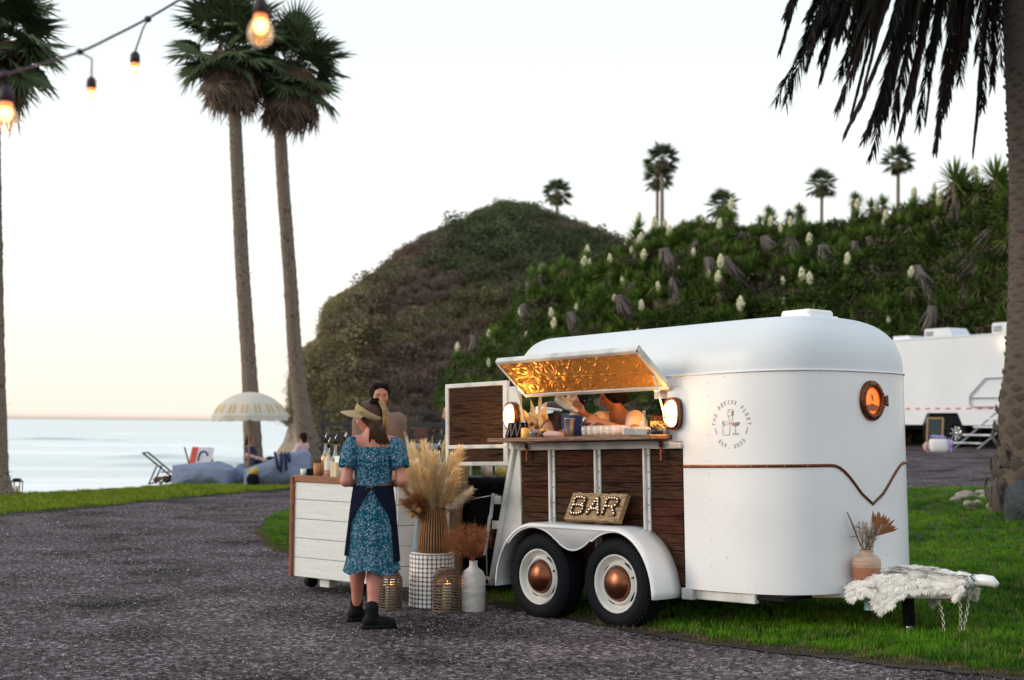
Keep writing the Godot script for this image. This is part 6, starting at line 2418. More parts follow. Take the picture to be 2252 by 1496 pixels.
func bartender() -> void:
	var o := thing("person", "bartender in a peach puff-sleeved top pouring a drink inside the trailer", "person")
	o.transform = TB
	var j := joints()
	j.pelvis = Vector3(-0.26, 1.20, 0.02)
	j.waist = Vector3(-0.28, 1.34, 0.05)
	j.chest = Vector3(-0.33, 1.50, 0.14)
	j.neck = Vector3(-0.385, 1.625, 0.205)
	j.head = Vector3(-0.425, 1.785, 0.245)
	j["sh-"] = Vector3(-0.53, 1.605, 0.16)
	j["sh+"] = Vector3(-0.21, 1.590, 0.20)
	j["el-"] = Vector3(-0.545, 1.60, 0.40)
	j["wr-"] = Vector3(-0.50, 1.665, 0.545)
	j["el+"] = Vector3(0.03, 1.47, 0.47)
	j["wr+"] = Vector3(-0.24, 1.575, 0.60)
	j["hip-"] = Vector3(-0.34, 1.16, 0.0)
	j["hip+"] = Vector3(-0.18, 1.16, 0.0)
	for e in ["-", "+"]:
		j["knee" + e] = j["hip" + e] + Vector3(0, -0.40, 0.05)
		j["foot" + e] = j["hip" + e] + Vector3(0, -0.70, 0.0)
		j["toe" + e] = j["foot" + e] + Vector3(0, -0.04, 0.15)
	var s := S()
	s.set_color(Color.WHITE)
	blob(s, skin_bones(j), 0.0115, 0.012)
	var hx := Transform3D(frame(Vector3(-0.62, -0.30, 0.78)), j.head)
	head(s, hx, 0.97)
	hand(s, j["wr-"], Vector3(-0.75, 0.30, 0.12), Vector3(0.1, -0.5, -1.0), 0.85, -1.0)
	hand(s, j["wr+"], Vector3(-0.85, 0.22, 0.05), Vector3(0.1, -0.6, -0.8), 0.75, 1.0)
	part(o, "body", s, M.skin_tan)
	s = S()
	blob(s, hair_cap(hx, 0.094, [[Vector3(0, 0.0, 0.07), Vector3(0.0, -0.04, 0.085), 0.055, 0.05], [Vector3(0.07, 0.02, 0.01), Vector3(0.075, -0.03, 0.03), 0.022, 0.02], [Vector3(-0.07, 0.02, 0.01), Vector3(-0.075, -0.03, 0.03), 0.022, 0.02]]), 0.010, 0.009)
	part(o, "hair", s, M.hair_dark)
	mat("peach_cloth", 0.86, 0.70, 0.56, {"rough": 0.9, "rim": 0.3})
	s = S()
	var sd: Vector3 = (j["sh+"] - j["sh-"]).normalized()
	blob(s, [[j.chest - sd * 0.08 - Vector3(0, 0.03, 0), j.chest + sd * 0.08 - Vector3(0, 0.03, 0), 0.112, 0.112], [j.waist - sd * 0.05, j.waist + sd * 0.05, 0.10, 0.10], [j.waist, j.chest - Vector3(0, 0.03, 0), 0.105, 0.105], [j["sh-"] + Vector3(0, 0.0, 0.0), j["sh-"].lerp(j["el-"], 0.5), 0.066, 0.070], [j["sh+"] + Vector3(0, 0.005, 0), j["sh+"].lerp(j["el+"], 0.48), 0.075, 0.080], [j["sh-"], j.chest - sd * 0.1, 0.06, 0.08], [j["sh+"], j.chest + sd * 0.1, 0.06, 0.08]], 0.011, 0.012)
	part(o, "top", s, M.peach_cloth)
	s = S()
	blob(s, cloth_bones(j, ["hips", "legs", "shoes"], 0.01), 0.018, 0.015)
	part(o, "trousers", s, M.black_cloth)
	s = S()
	tube(s, [j.neck + Vector3(-0.05, 0.0, 0.03), j.chest + Vector3(-0.045, 0.03, 0.115), j.neck + Vector3(0.04, 0.0, 0.045)], 0.0018, 4)
	part(o, "necklace", s, M.galvanised)
	# the bottle and the jigger in her hands
	var q := thing("pouring_bottle", "white labelled bottle tipped to pour in the bartender's hand", "bottle")
	var d := Vector3(0.80, -0.36, 0.10).normalized()
	q.transform = TB * Transform3D(spot_basis(d), Vector3(-0.775, 1.78, 0.54))
	s = S()
	lathe(s, [Vector2(0, 0), Vector2(0.038, 0.0), Vector2(0.043, 0.006), Vector2(0.043, 0.15), Vector2(0.036, 0.18), Vector2(0.017, 0.215), Vector2(0.016, 0.29), Vector2(0, 0.292)], 24)
	mat("milk_glass", 0.78, 0.82, 0.82, {"rough": 0.2})
	part(q, "bottle_glass", s, M.milk_glass)
	s = S()
	lathe(s, [Vector2(0.0435, 0.135), Vector2(0.0435, 0.152)], 24)
	part(q, "band", s, M.label_paper)
	q = thing("jigger", "small steel jigger held under the tipped bottle", "jigger")
	q.transform = TB * Transform3D(Basis(Vector3.BACK, -0.4), Vector3(-0.415, 1.575, 0.60))
	s = S()
	lathe(s, [Vector2(0, 0.0), Vector2(0.018, -0.04), Vector2(0.02, -0.04), Vector2(0.008, 0.0), Vector2(0.022, 0.05), Vector2(0.02, 0.05), Vector2(0, 0.01)], 18)
	part(q, "cup", s, M.steel)


func lot() -> void:
	# the large white event trailer parked at the back
	var t := thing("event_trailer", "long white trailer with roof units and open steps parked behind the date palm", "trailer")
	t.transform = Transform3D(Basis(Vector3.UP, deg_to_rad(-61.6)), Vector3(13.296, 0.92, -43.1))
	mat("panel_white", 0.76, 0.78, 0.82, {"rough": 0.4, "tex": noise(0.004, [gr(0.97), gr(1.0)], 256), "ts": 0.5})
	var s := S()
	slab(s, PackedVector2Array([Vector2(-7.5, 0.68), Vector2(-1.29, 0.68), Vector2(-1.09, 1.045), Vector2(0.16, 1.045), Vector2(0.36, 0.68), Vector2(6.0, 0.68), Vector2(6.0, 3.32), Vector2(-7.5, 3.32)]), -2.5, 0.0)
	box(s, Vector3(-0.75, 3.335, -1.25), Vector3(13.5, 0.05, 2.54), 0.02)
	part(t, "body", s, M.panel_white)
	s = S()
	box(s, Vector3(-0.75, 0.62, -1.3), Vector3(13.0, 0.12, 2.0))
	box(s, Vector3(-0.47, 0.80, -1.2), Vector3(1.6, 0.5, 2.1))
	part(t, "underframe", s, M.black)
	mat("red_tape", 0.62, 0.07, 0.035, {"rough": 0.4})
	for k in 11:
		s = S()
		box(s, Vector3(-1.9 + k * 0.42, 1.175, 0.003), Vector3(0.2, 0.045, 0.006))
		part(t, "reflector_strip", s, M.red_tape)
	for q in [[-0.85, 1.15, 0.28], [1.95, 1.3, 0.32], [-2.4, 0.8, 0.12]]:
		s = S()
		var h: float = q[2]
		slab(s, PackedVector2Array([Vector2(-q[1] / 2, 0), Vector2(q[1] / 2, 0), Vector2(q[1] / 2 - 0.02, h * 0.4), Vector2(q[1] / 2 - 0.16, h), Vector2(-q[1] / 2 + 0.04, h), Vector2(-q[1] / 2, h * 0.85)]), -1.0, -0.25, Transform3D(Basis(), Vector3(q[0], 3.37, 0)))
		var u := part(t, "roof_unit", s, M.panel_white)
		if h > 0.2:
			s = S()
			for k in 4:
				box(s, Vector3(q[0] - q[1] / 2 + 0.22, 3.37 + h * (0.25 + k * 0.13), -0.246), Vector3(0.32, 0.018, 0.01))
			box(s, Vector3(q[0], 3.366, -0.6), Vector3(q[1], 0.02, 0.9))
			part(u, "vent_slot", s, M.dark_metal)
	for x in [0.0, -0.95]:
		s = S()
		var wx := Transform3D(Basis(Vector3.RIGHT, PI / 2), Vector3(x, 0.43 , -0.16))
		lathe(s, [Vector2(0.22, -0.1), Vector2(0.39, -0.1), Vector2(0.43, -0.06), Vector2(0.43, 0.06), Vector2(0.39, 0.1), Vector2(0.24, 0.09), Vector2(0.22, 0.06)], 32, wx)
		var w := part(t, "wheel", s, M.tyre)
		s = S()
		lathe(s, [Vector2(0, 0.085), Vector2(0.07, 0.08), Vector2(0.08, 0.04), Vector2(0.2, 0.02)], 20, wx)
		for k in 8:
			var a := TAU * k / 8
			rod(s, wx * Vector3(cos(a) * 0.06, 0.07, sin(a) * 0.06), wx * Vector3(cos(a) * 0.22, 0.07, sin(a) * 0.22), 0.055, 0.03, 0.005)
		part(w, "rim", s, M.steel)
	# handrail folded against the wall
	mat("rail_grey", 0.33, 0.34, 0.36, {"rough": 0.4, "metal": 0.5})
	s = S()
	tube(s, [Vector3(2.7, 1.22, 0.06), Vector3(0.80, 1.22, 0.06), Vector3(0.71, 1.30, 0.06), Vector3(0.72, 1.55, 0.06), Vector3(1.32, 2.05, 0.06), Vector3(2.7, 2.07, 0.06)], 0.022, 6)
	tube(s, [Vector3(0.72, 1.48, 0.06), Vector3(2.7, 1.48, 0.06)], 0.018, 6)
	part(t, "handrail", s, M.rail_grey)
	for k in 5:
		s = S()
		box(s, Vector3(1.28 + k * 0.26, 0.16 + k * 0.235, 0.75 - k * 0.17 + 0.0), Vector3(1.05, 0.05, 0.24), 0.01)
		part(t, "step", s, M.panel_white)
	s = S()
	for x in [0.85, 1.75]:
		rod(s, Vector3(x, 0.0, 0.86), Vector3(x + 1.0, 1.15, 0.02), 0.04, 0.05)
	part(t, "stair_stringer", s, M.rail_grey)
	s = S()
	box(s, Vector3(1.97, 3.06, 0.04), Vector3(0.12, 0.16, 0.08), 0.02)
	var sc := part(t, "wall_lamp", s, M.lamp_glass)
	omni(sc, Vector3(1.97, 3.06, 0.12), Color(1.0, 0.8, 0.5), 0.05, 0.05)
	# chalkboard easel and the bag by the wheel arch
	var ez := Vector3(12.15, 0, -41.2)
	ez.y = gy(ez.x, ez.z)
	var o := thing("chalkboard_easel", "wood framed chalkboard easel standing in front of the white trailer's wheel arch", "easel", ez, "", -0.55)
	var tilt := Basis(Vector3.RIGHT, -0.16)
	s = S()
	for x in [-0.22, 0.22]:
		box(s, tilt * Vector3(x, 0.48, 0), Vector3(0.05, 0.98, 0.03), 0.004, tilt)
	for y in [0.17, 0.95]:
		box(s, tilt * Vector3(0, y, 0.001), Vector3(0.44, 0.05, 0.03), 0.004, tilt)
	part(o, "frame", s, M.pale_wood)
	mat("slate", 0.05, 0.085, 0.08, {"rough": 0.8, "tex": noise(0.05, [[0.0, gr(0.6)], [0.7, gr(0.8)], [0.8, gr(1.0)]], 128), "ts": 4.0})
	s = S()
	box(s, tilt * Vector3(0, 0.56, -0.002), Vector3(0.40, 0.75, 0.015), 0.0, tilt)
	part(o, "chalkboard", s, M.slate)
	s = S()
	for x in [-0.2, 0.2]:
		rod(s, Vector3(x, 0.94, -0.16), Vector3(x, 0.0, -0.48), 0.03, 0.03)
	box(s, Vector3(0.0, 0.55, -0.3), Vector3(0.42, 0.8, 0.02), 0.0, Basis(Vector3.RIGHT, 0.28))
	part(o, "rear_leg", s, M.brown_wood)
	var bp := Vector3(12.0, 0, -40.3)
	bp.y = gy(bp.x, bp.z)
	o = thing("tote_bag", "white tote bag stuffed with lilac and pink cloths before the easel", "bag", bp)
	s = S()
	var rings := []
	for q in [[0.0, 0.25, 0.13], [0.1, 0.28, 0.15], [0.25, 0.27, 0.13], [0.36, 0.24, 0.10], [0.37, 0.22, 0.08], [0.3, 0.2, 0.07]]:
		var rg := PackedVector3Array()
		for p in oval(q[1], q[2], 24, 3.0):
			rg.append(Vector3(p.x + rr(-0.008, 0.008), q[0], p.y))
		rings.append(rg)
	loft(s, rings, true)
	part(o, "bag", s, M.shell_white)
	for q in [["lilac_cloth", Color(0.42, 0.32, 0.62), Vector3(0, 0.40, 0), Vector3(0.23, 0.07, 0.1)], ["pink_cloth", Color(0, 0, 0), Vector3(-0.33, 0.12, 0.02), Vector3(0.09, 0.15, 0.1)], ["lilac_cloth", Color(0, 0, 0), Vector3(0.30, 0.17, 0.05), Vector3(0.09, 0.19, 0.1)]]:
		if not M.has(q[0]):
			mat(q[0], q[1].r, q[1].g, q[1].b, {"rough": 0.9})
		s = S()
		for k in 7:
			ball(s, q[2] + rv(1.0) * q[3] * 0.7, q[3] * rr(0.35, 0.6), 5)
		part(o, "cloth", s, M[q[0]])
	# black tub with a lid and steel handle behind the horse trailer
	o = thing("black_cooler", "tall black party cooler with lid and steel handle behind the trailer's rear", "cooler", Vector3(-0.11, 0, -13.30), "", -0.15)
	s = S()
	rings = []
	for q in [[0.06, 0.27, 0.24], [0.07, 0.29, 0.26], [0.9, 0.33, 0.29], [0.955, 0.33, 0.29]]:
		var rg := PackedVector3Array()
		for p in oval(q[1], q[2], 32, 6.0):
			rg.append(Vector3(p.x, q[0], p.y))
		rings.append(rg)
	loft(s, rings, true)
	part(o, "tub", s, M.black)
	s = S()
	rings = []
	for q in [[0.955, 0.355], [0.96, 0.365], [1.01, 0.365], [1.045, 0.34], [1.05, 0.32]]:
		var rg := PackedVector3Array()
		for p in oval(q[1], q[1] * 0.87, 32, 6.0):
			rg.append(Vector3(p.x, q[0], p.y))
		rings.append(rg)
	loft(s, rings, true)
	box(s, Vector3(0.02, 0.985, 0.33), Vector3(0.05, 0.09, 0.03), 0.006)
	part(o, "lid", s, M.black)
	s = S()
	tube(s, [Vector3(-0.27, 0.84, 0.34), Vector3(-0.12, 0.87, 0.36), Vector3(0.05, 0.9, 0.35)], 0.008, 6)
	tube(s, [Vector3(-0.26, 0.80, 0.35), Vector3(-0.26, 0.97, 0.35)], 0.018, 8)
	part(o, "handle", s, M.steel)
	s = S()
	for x in [-0.2, 0.2]:
		tube(s, [Vector3(x - 0.02, 0.055, 0.15), Vector3(x + 0.02, 0.055, 0.15)], 0.055, 14)
	part(o, "castor", s, M.tyre)
	mat("mixer_lemon", 0.75, 0.68, 0.16, {"rough": 0.25})
	mat("mixer_orange", 0.85, 0.48, 0.03, {"rough": 0.25})
	var specs := [["mixer_lemon", "pale lemon mixer carafe on the black cooler lid, middle of three", 0.02], ["mixer_orange", "orange mixer carafe on the black cooler lid beside the gusset", 0.18], ["label_paper", "small white jug on the black cooler lid nearest the trousered woman", -0.11]]
	for q in specs:
		var b := thing("carafe", q[1], "carafe", Vector3(-0.11 + q[2], 1.05, -13.18))
		s = S()
		lathe(s, [Vector2(0, 0), Vector2(0.05, 0), Vector2(0.055, 0.02), Vector2(0.055, 0.10), Vector2(0.03, 0.15), Vector2(0.032, 0.20), Vector2(0.028, 0.2)], 20)
		part(b, "glass", s, M.glass)
		s = S()
		lathe(s, [Vector2(0, 0.006), Vector2(0.05, 0.006), Vector2(0.052, 0.095), Vector2(0, 0.1)], 20)
		part(b, "liquid", s, M[q[0]])
	# dark slatted fence at the foot of the bluff
	mat("fence_grey", 0.045, 0.042, 0.045, {"rough": 0.8})
	o = thing("slatted_fence", "low dark slatted fence at the foot of the bluff behind the bar", "fence", Vector3(-3.2, 0, -36.6))
	for k in 6:
		s = S()
		box(s, Vector3(-1.6 + k * 0.62, 0.92, 0), Vector3(0.09, 1.84, 0.09), 0.01)
		part(o, "post", s, M.fence_grey)
	for k in 5:
		s = S()
		box(s, Vector3(0.0, 1.78 - k * 0.31, 0.05), Vector3(3.4, 0.10 if k else 0.06, 0.03), 0.004)
		part(o, "rail", s, M.fence_grey)
	o = thing("timber_crate", "reddish brown timber cabinet standing against the dark slatted fence", "cabinet", Vector3(-2.26, 0, -36.1))
	mat("red_brown", 0.13, 0.055, 0.035, {"rough": 0.8})
	for k in 6:
		s = S()
		box(s, Vector3(0, 0.12 + k * 0.235, 0), Vector3(0.30, 0.225, 0.3), 0.01)
		part(o, "plank", s, M.red_brown)
	o = thing("concrete_ledge", "pale concrete ledge along the dark slatted fence", "ledge", Vector3(-2.1, 0, -35.9))
	s = S()
	box(s, Vector3(0.0, 0.94, 0), Vector3(2.4, 0.12, 0.3), 0.02)
	for x in [-1.0, 0.0, 1.0]:
		box(s, Vector3(x, 0.44, 0), Vector3(0.25, 0.88, 0.22), 0.02)
	part(o, "ledge", s, M.rail_grey)
	# boulder and stones round the date palm
	boulder("boulder", "large dark grey boulder at the foot of the date palm", Vector3(6.586, 0.345, -18.4), Vector3(0.30, 0.33, 0.26), M.dark_rock, "")
	var stones := [[Vector3(6.839, 0.399, -22.1), 0.10, "flat grey stone at the far tip of the stone cluster"], [Vector3(7.149, 0.419, -22.55), 0.17, "pale pinkish stone, largest of the cluster beside the palm trunk"], [Vector3(6.697, 0.379, -21), 0.13, "long tan stone at the front of the stone cluster"], [Vector3(6.96, 0.398, -21.4), 0.09, "upright small orange tan stone leaning in the cluster"], [Vector3(7.364, 0.423, -22.25), 0.12, "white flat stone against the dead frond stubs"], [Vector3(6.83, 0.38, -20.35), 0.14, "brown stone between the boulder and the stone cluster"], [Vector3(7.605, 0.447, -23.2), 0.12, "grey white stone behind the rest of the cluster"]]
	for q in stones:
		boulder("stone", q[2], q[0], Vector3(q[1], q[1] * 0.5, q[1] * 0.7), M.rock, "stones by the palm")

func boulder(called: String, label: String, at: Vector3, r: Vector3, m: Material, group: String) -> void:
	var n := FastNoiseLite.new()
	n.seed = int(absf(at.x * 991.0))
	n.frequency = 0.9
	var s := S()
	var rings := []
	for j in 15:
		var v := -PI / 2 + PI * j / 14
		var rg := PackedVector3Array()
		for i in 20:
			var a := TAU * i / 20
			var d := Vector3(cos(a) * cos(v), sin(v), sin(a) * cos(v))
			rg.append(d * r * (1.0 + 0.35 * n.get_noise_3dv(d) + 0.12 * n.get_noise_3dv(d * 3.0)))
		rings.append(rg)
	loft(s, rings)
	var o := part(self, called, s, m, Transform3D(Basis(Vector3.UP, n.seed), Vector3(at.x, gy(at.x, at.z) + r.y * 0.55, at.z)))
	tag(o, label, "boulder" if group == "" else "stone", group)

func beach() -> void:
	var cloth_fold := noise(0.01, [gr(0), gr(1)], 256)
	mat("slip_blue", 0.25, 0.30, 0.44, {"rough": 0.95, "bump": cloth_fold, "bs": 3.0, "ts": 0.9})
	# covered armchair, seen from behind
	var y := -0.002
	var o := thing("covered_armchair", "blue grey slipcovered armchair with a slanting back on the far lawn", "armchair", Vector3(-7.29, y, -34.2), "", -0.1)
	var s := S()
	soft(s, PackedVector2Array([Vector2(-0.68, 0.0), Vector2(0.68, 0.0), Vector2(0.70, 0.37), Vector2(0.52, 0.47), Vector2(0.26, 0.56), Vector2(-0.15, 0.53), Vector2(-0.66, 0.47)]), 0.8, 1)
	part(o, "slipcover", s, M.slip_blue)
	o = thing("covered_sofa", "blue grey slipcovered sofa with rising back beneath the beach umbrella", "sofa", Vector3(-5.55, y, -34.0), "", 0.1)
	s = S()
	soft(s, PackedVector2Array([Vector2(-0.72, 0.0), Vector2(0.78, 0.0), Vector2(0.80, 0.74), Vector2(0.72, 0.84), Vector2(0.55, 0.85), Vector2(0.2, 0.76), Vector2(-0.3, 0.55), Vector2(-0.64, 0.43), Vector2(-0.72, 0.36)]), 0.85, 2)
	part(o, "slipcover", s, M.slip_blue)
	s = S()
	rod(s, Vector3(-0.62, 0.0, 0.445), Vector3(-0.62, 0.40, 0.445), 0.02, 0.06, 0.008)
	part(o, "piping", s, M.shell_white)
	o = thing("dark_scarf", "navy scarf with hanging tails slung over the blue grey sofa", "scarf", Vector3(-5.40, 0.80, -33.54), "", 0.1)
	s = S()
	for q in [[-0.12, -0.02, 0.40], [0.04, 0.03, 0.46], [0.12, 0.16, 0.42], [0.2, 0.23, 0.22]]:
		tube(s, [Vector3(q[0], 0.0, -0.05), Vector3(q[0] * 0.8 + q[1] * 0.2, -0.05, 0.015), Vector3(q[1], -q[2], 0.03)], [0.03, 0.035, 0.028], 6)
	part(o, "tails", s, M.navy_cloth)
	o = thing("black_bag", "black bag with a yellow top on the grass by the sofa's low end", "bag", Vector3(-5.98, y, -33.35))
	s = S()
	ball(s, Vector3(0, 0.16, 0), Vector3(0.15, 0.19, 0.13), 8)
	part(o, "bag", s, M.black_cloth)
	s = S()
	ball(s, Vector3(0.02, 0.36, 0), Vector3(0.13, 0.09, 0.09), 7, Basis(Vector3.BACK, 0.5))
	mat("mustard", 0.50, 0.33, 0.08, {"rough": 0.9})
	part(o, "towel", s, M.mustard)
	o = thing("footstool", "small blue grey cushioned stool between the armchair and the sofa", "stool", Vector3(-6.38, y, -34.7))
	s = S()
	soft(s, PackedVector2Array([Vector2(-0.30, 0.0), Vector2(0.34, 0.0), Vector2(0.34, 0.30), Vector2(0.0, 0.36), Vector2(-0.16, 0.50), Vector2(-0.30, 0.30)]), 0.6, 3)
	part(o, "cushion", s, M.slip_blue)
	umbrella(Vector3(-6.36, y, -34.9))
	# deck chairs
	o = thing("deck_chair", "folding deck chair with a red and white printed sling behind the armchair", "deck chair", Vector3(-7.72, y, -35.6))
	s = S()
	for k in [-1, 1]:
		rod(s, Vector3(0.30 * k + 0.25, 0.0, 0.3), Vector3(0.30 * k - 0.12, 0.86, -0.2), 0.03, 0.03)
		rod(s, Vector3(0.30 * k + 0.0, 0.0, -0.4), Vector3(0.30 * k + 0.05, 0.45, 0.3), 0.03, 0.03)
	part(o, "frame", s, M.brown_wood)
	var px := Transform3D(Basis(Vector3(0.99, -0.03, 0.1).normalized(), Vector3(-0.37, 0.86, -0.5).normalized(), Vector3(0.1, 0.5, 0.85)).orthonormalized(), Vector3(-0.02, 0.66, -0.06))
	s = S()
	box(s, px * Vector3(0.06, 0.0, 0.0), Vector3(0.56, 0.46, 0.012), 0.0, px.basis)
	mat("sling_white", 0.66, 0.62, 0.70, {"rough": 0.9})
	var sl := part(o, "sling", s, M.sling_white)
	s = S()
	box(s, px * Vector3(-0.14, 0.0, 0.008), Vector3(0.16, 0.46, 0.006), 0.0, px.basis)
	part(sl, "red_stripe", s, M.red_tape)
	s = S()
	var arcp := []
	for k in 9:
		var a := PI * k / 8
		arcp.append(px * Vector3(0.10 + cos(a) * 0.10, 0.0 + sin(a) * 0.12, 0.01))
	arcp.append(px * Vector3(0.0, -0.16, 0.01))
	tube(s, arcp, 0.022, 5)
	part(sl, "printed_mark", s, M.navy_cloth)
	o = thing("deck_chair", "dark empty folding chair frame on the edge of the far lawn", "deck chair", Vector3(-8.55, y - 0.02, -34.7))
	s = S()
	for z in [-0.25, 0.25]:
		rod(s, Vector3(-0.28, 0.76, z), Vector3(0.42, 0.20, z), 0.03, 0.035)
		rod(s, Vector3(0.06, 0.45, z), Vector3(-0.12, 0.02, z), 0.03, 0.03)
	rod(s, Vector3(-0.28, 0.76, -0.27), Vector3(-0.28, 0.76, 0.27), 0.03, 0.03)
	rod(s, Vector3(-0.12, 0.03, -0.27), Vector3(-0.12, 0.03, 0.27), 0.03, 0.03)
	part(o, "frame", s, M.black)
	o = thing("driftwood_table", "low table of tangled driftwood between the deck chairs", "table", Vector3(-8.15, y, -34.3))
	s = S()
	for k in 16:
		var a := Vector3(rr(-0.3, 0.2), rr(0.02, 0.1), rr(-0.2, 0.2))
		tube(s, [a, a + Vector3(rr(-0.1, 0.2), rr(0.05, 0.14), 0), Vector3(rr(-0.02, 0.3), rr(0.15, 0.3), rr(-0.15, 0.15))], [0.03, 0.028, 0.018], 6)
	part(o, "branch", s, M.brown_wood)
	s = S()
	box(s, Vector3(0.05, 0.30, 0.0), Vector3(0.42, 0.03, 0.4), 0.01)
	part(o, "table_top", s, M.shelf_wood)
	# storm lantern by the near palm
	var lc := Vector3(-10.009, -0.001, -29.15)
	o = thing("storm_lantern", "grey metal storm lantern with a candle beside the tall palm trunk", "lantern", lc + Vector3(0, 0.03, 0))
	s = S()
	box(s, Vector3(0, 0.01, 0), Vector3(0.19, 0.03, 0.19), 0.004)
	box(s, Vector3(0, 0.235, 0), Vector3(0.2, 0.02, 0.2), 0.004)
	for i in [-1, 1]:
		for k in [-1, 1]:
			box(s, Vector3(0.085 * i, 0.12, 0.085 * k), Vector3(0.016, 0.22, 0.016))
	slab(s, PackedVector2Array([Vector2(-0.09, 0.245), Vector2(0.09, 0.245), Vector2(0.05, 0.30), Vector2(-0.05, 0.30)]), -0.07, 0.07)
	part(o, "frame", s, M.dark_metal)
	s = S()
	lathe(s, [Vector2(0, 0.02), Vector2(0.04, 0.02), Vector2(0.04, 0.14), Vector2(0, 0.145)], 14)
	part(o, "candle", s, M.wax)
	seated()

func soft(s: SurfaceTool, poly: PackedVector2Array, depth: float, sd: int) -> void:   # a cloth covered bulk: the outline, bulged and rounded through its depth
	var n := FastNoiseLite.new()
	n.seed = sd
	n.frequency = 2.2
	var fine := []
	for i in poly.size():
		for k in [0.03, 0.12, 0.4, 0.7, 0.88, 0.97]:
			fine.append(poly[i].lerp(poly[(i + 1) % poly.size()], k))
	var c := Vector2.ZERO
	for p in fine:
		c += p
	c /= fine.size()
	var rings := []
	for j in 9:
		var f := j / 8.0
		var z: float = [-0.5, -0.49, -0.46, -0.3, 0.0, 0.3, 0.46, 0.49, 0.5][j] * depth
		var k := [0.965, 0.992, 1.0, 1.0, 1.0, 1.0, 1.0, 0.992, 0.965][j] as float
		var rg := PackedVector3Array()
		for p in fine:
			var q: Vector2 = c + (p - c) * k
			q.y = maxf(q.y if p.y > 0.01 else 0.0, 0.0)
			var w := n.get_noise_3d(q.x * 2.0, q.y * 2.0, z * 2.0) * 0.012
			rg.append(Vector3(q.x + w, q.y + (w * 0.6 if q.y > 0.02 else 0.0), z + n.get_noise_2d(q.x * 3.0 + 9, q.y * 2.0) * 0.015))
		rings.append(rg)
	loft(s, rings, true)

func umbrella(c: Vector3) -> void:
	var o := thing("beach_umbrella", "cream and mustard striped beach umbrella with fringe over the sofa", "umbrella", c, "", 0.15)
	mat("canvas_cream", 0.72, 0.66, 0.56, {"rough": 0.9, "back": 0.7})
	mat("canvas_mustard", 0.62, 0.42, 0.11, {"rough": 0.9, "back": 0.7})
	var tilt := Transform3D(Basis(Vector3.BACK, 0.02), Vector3(0.0, 1.66, 0))
	var pt := func(k: float, f: float, lift: float) -> Vector3:
		var a := TAU * k / 16.0
		var sc := 1.0 - 0.035 * (1.0 - cos(TAU * k / 2.0)) * f
		var r := 0.92 * sin(f * 1.25) / sin(1.25) * sc
		return tilt * Vector3(cos(a) * r, 0.62 * (cos(f * 1.5) - 0.07) * 1.0 + lift, sin(a) * r)
	for q in ["cream", "mustard"]:
		var s := S()
		for k in 48:
			var f0 := 0.0 if q == "cream" else 0.70
			var f1 := 1.0 if q == "cream" else 0.93
			if q == "mustard" and k % 3 == 2:
				continue
			var m := 8
			var a0 := k / 3.0 + (0.0 if q == "cream" else 0.09)
			var a1 := (k + 1) / 3.0 - (0.0 if q == "cream" else 0.09)
			for i in m:
				var u := lerpf(f0, f1, float(i) / m)
				var v := lerpf(f0, f1, float(i + 1) / m)
				var l := 0.0 if q == "cream" else 0.005
				quad(s, pt.call(a0, u, l), pt.call(a0, v, l), pt.call(a1, v, l), pt.call(a1, u, l))
		part(o, "canopy" if q == "cream" else "stripe", s, M["canvas_" + q])
	var s := S()
	for k in 96:
		var a := k / 6.0
		var d := 0.09 + 0.05 * absf(sin(PI * a))
		var p0: Vector3 = pt.call(a, 1.0, 0.0)
		var p1: Vector3 = pt.call(a + 1 / 6.0, 1.0, 0.0)
		quad(s, p0, p1, p1 + Vector3(0, -0.09 - 0.05 * absf(sin(PI * (a + 1 / 6.0))), 0), p0 + Vector3(0, -d, 0))
	part(o, "valance", s, M.canvas_cream)
	s = S()
	tube(s, [Vector3(0, 0.0, 0), tilt * Vector3(0, 0.6, 0)], 0.022, 8)
	for k in 8:
		tube(s, [tilt * Vector3(0, 0.12, 0), pt.call(k * 2.0, 0.6, -0.02)], 0.008, 4)
	part(o, "pole", s, M.pale_wood)

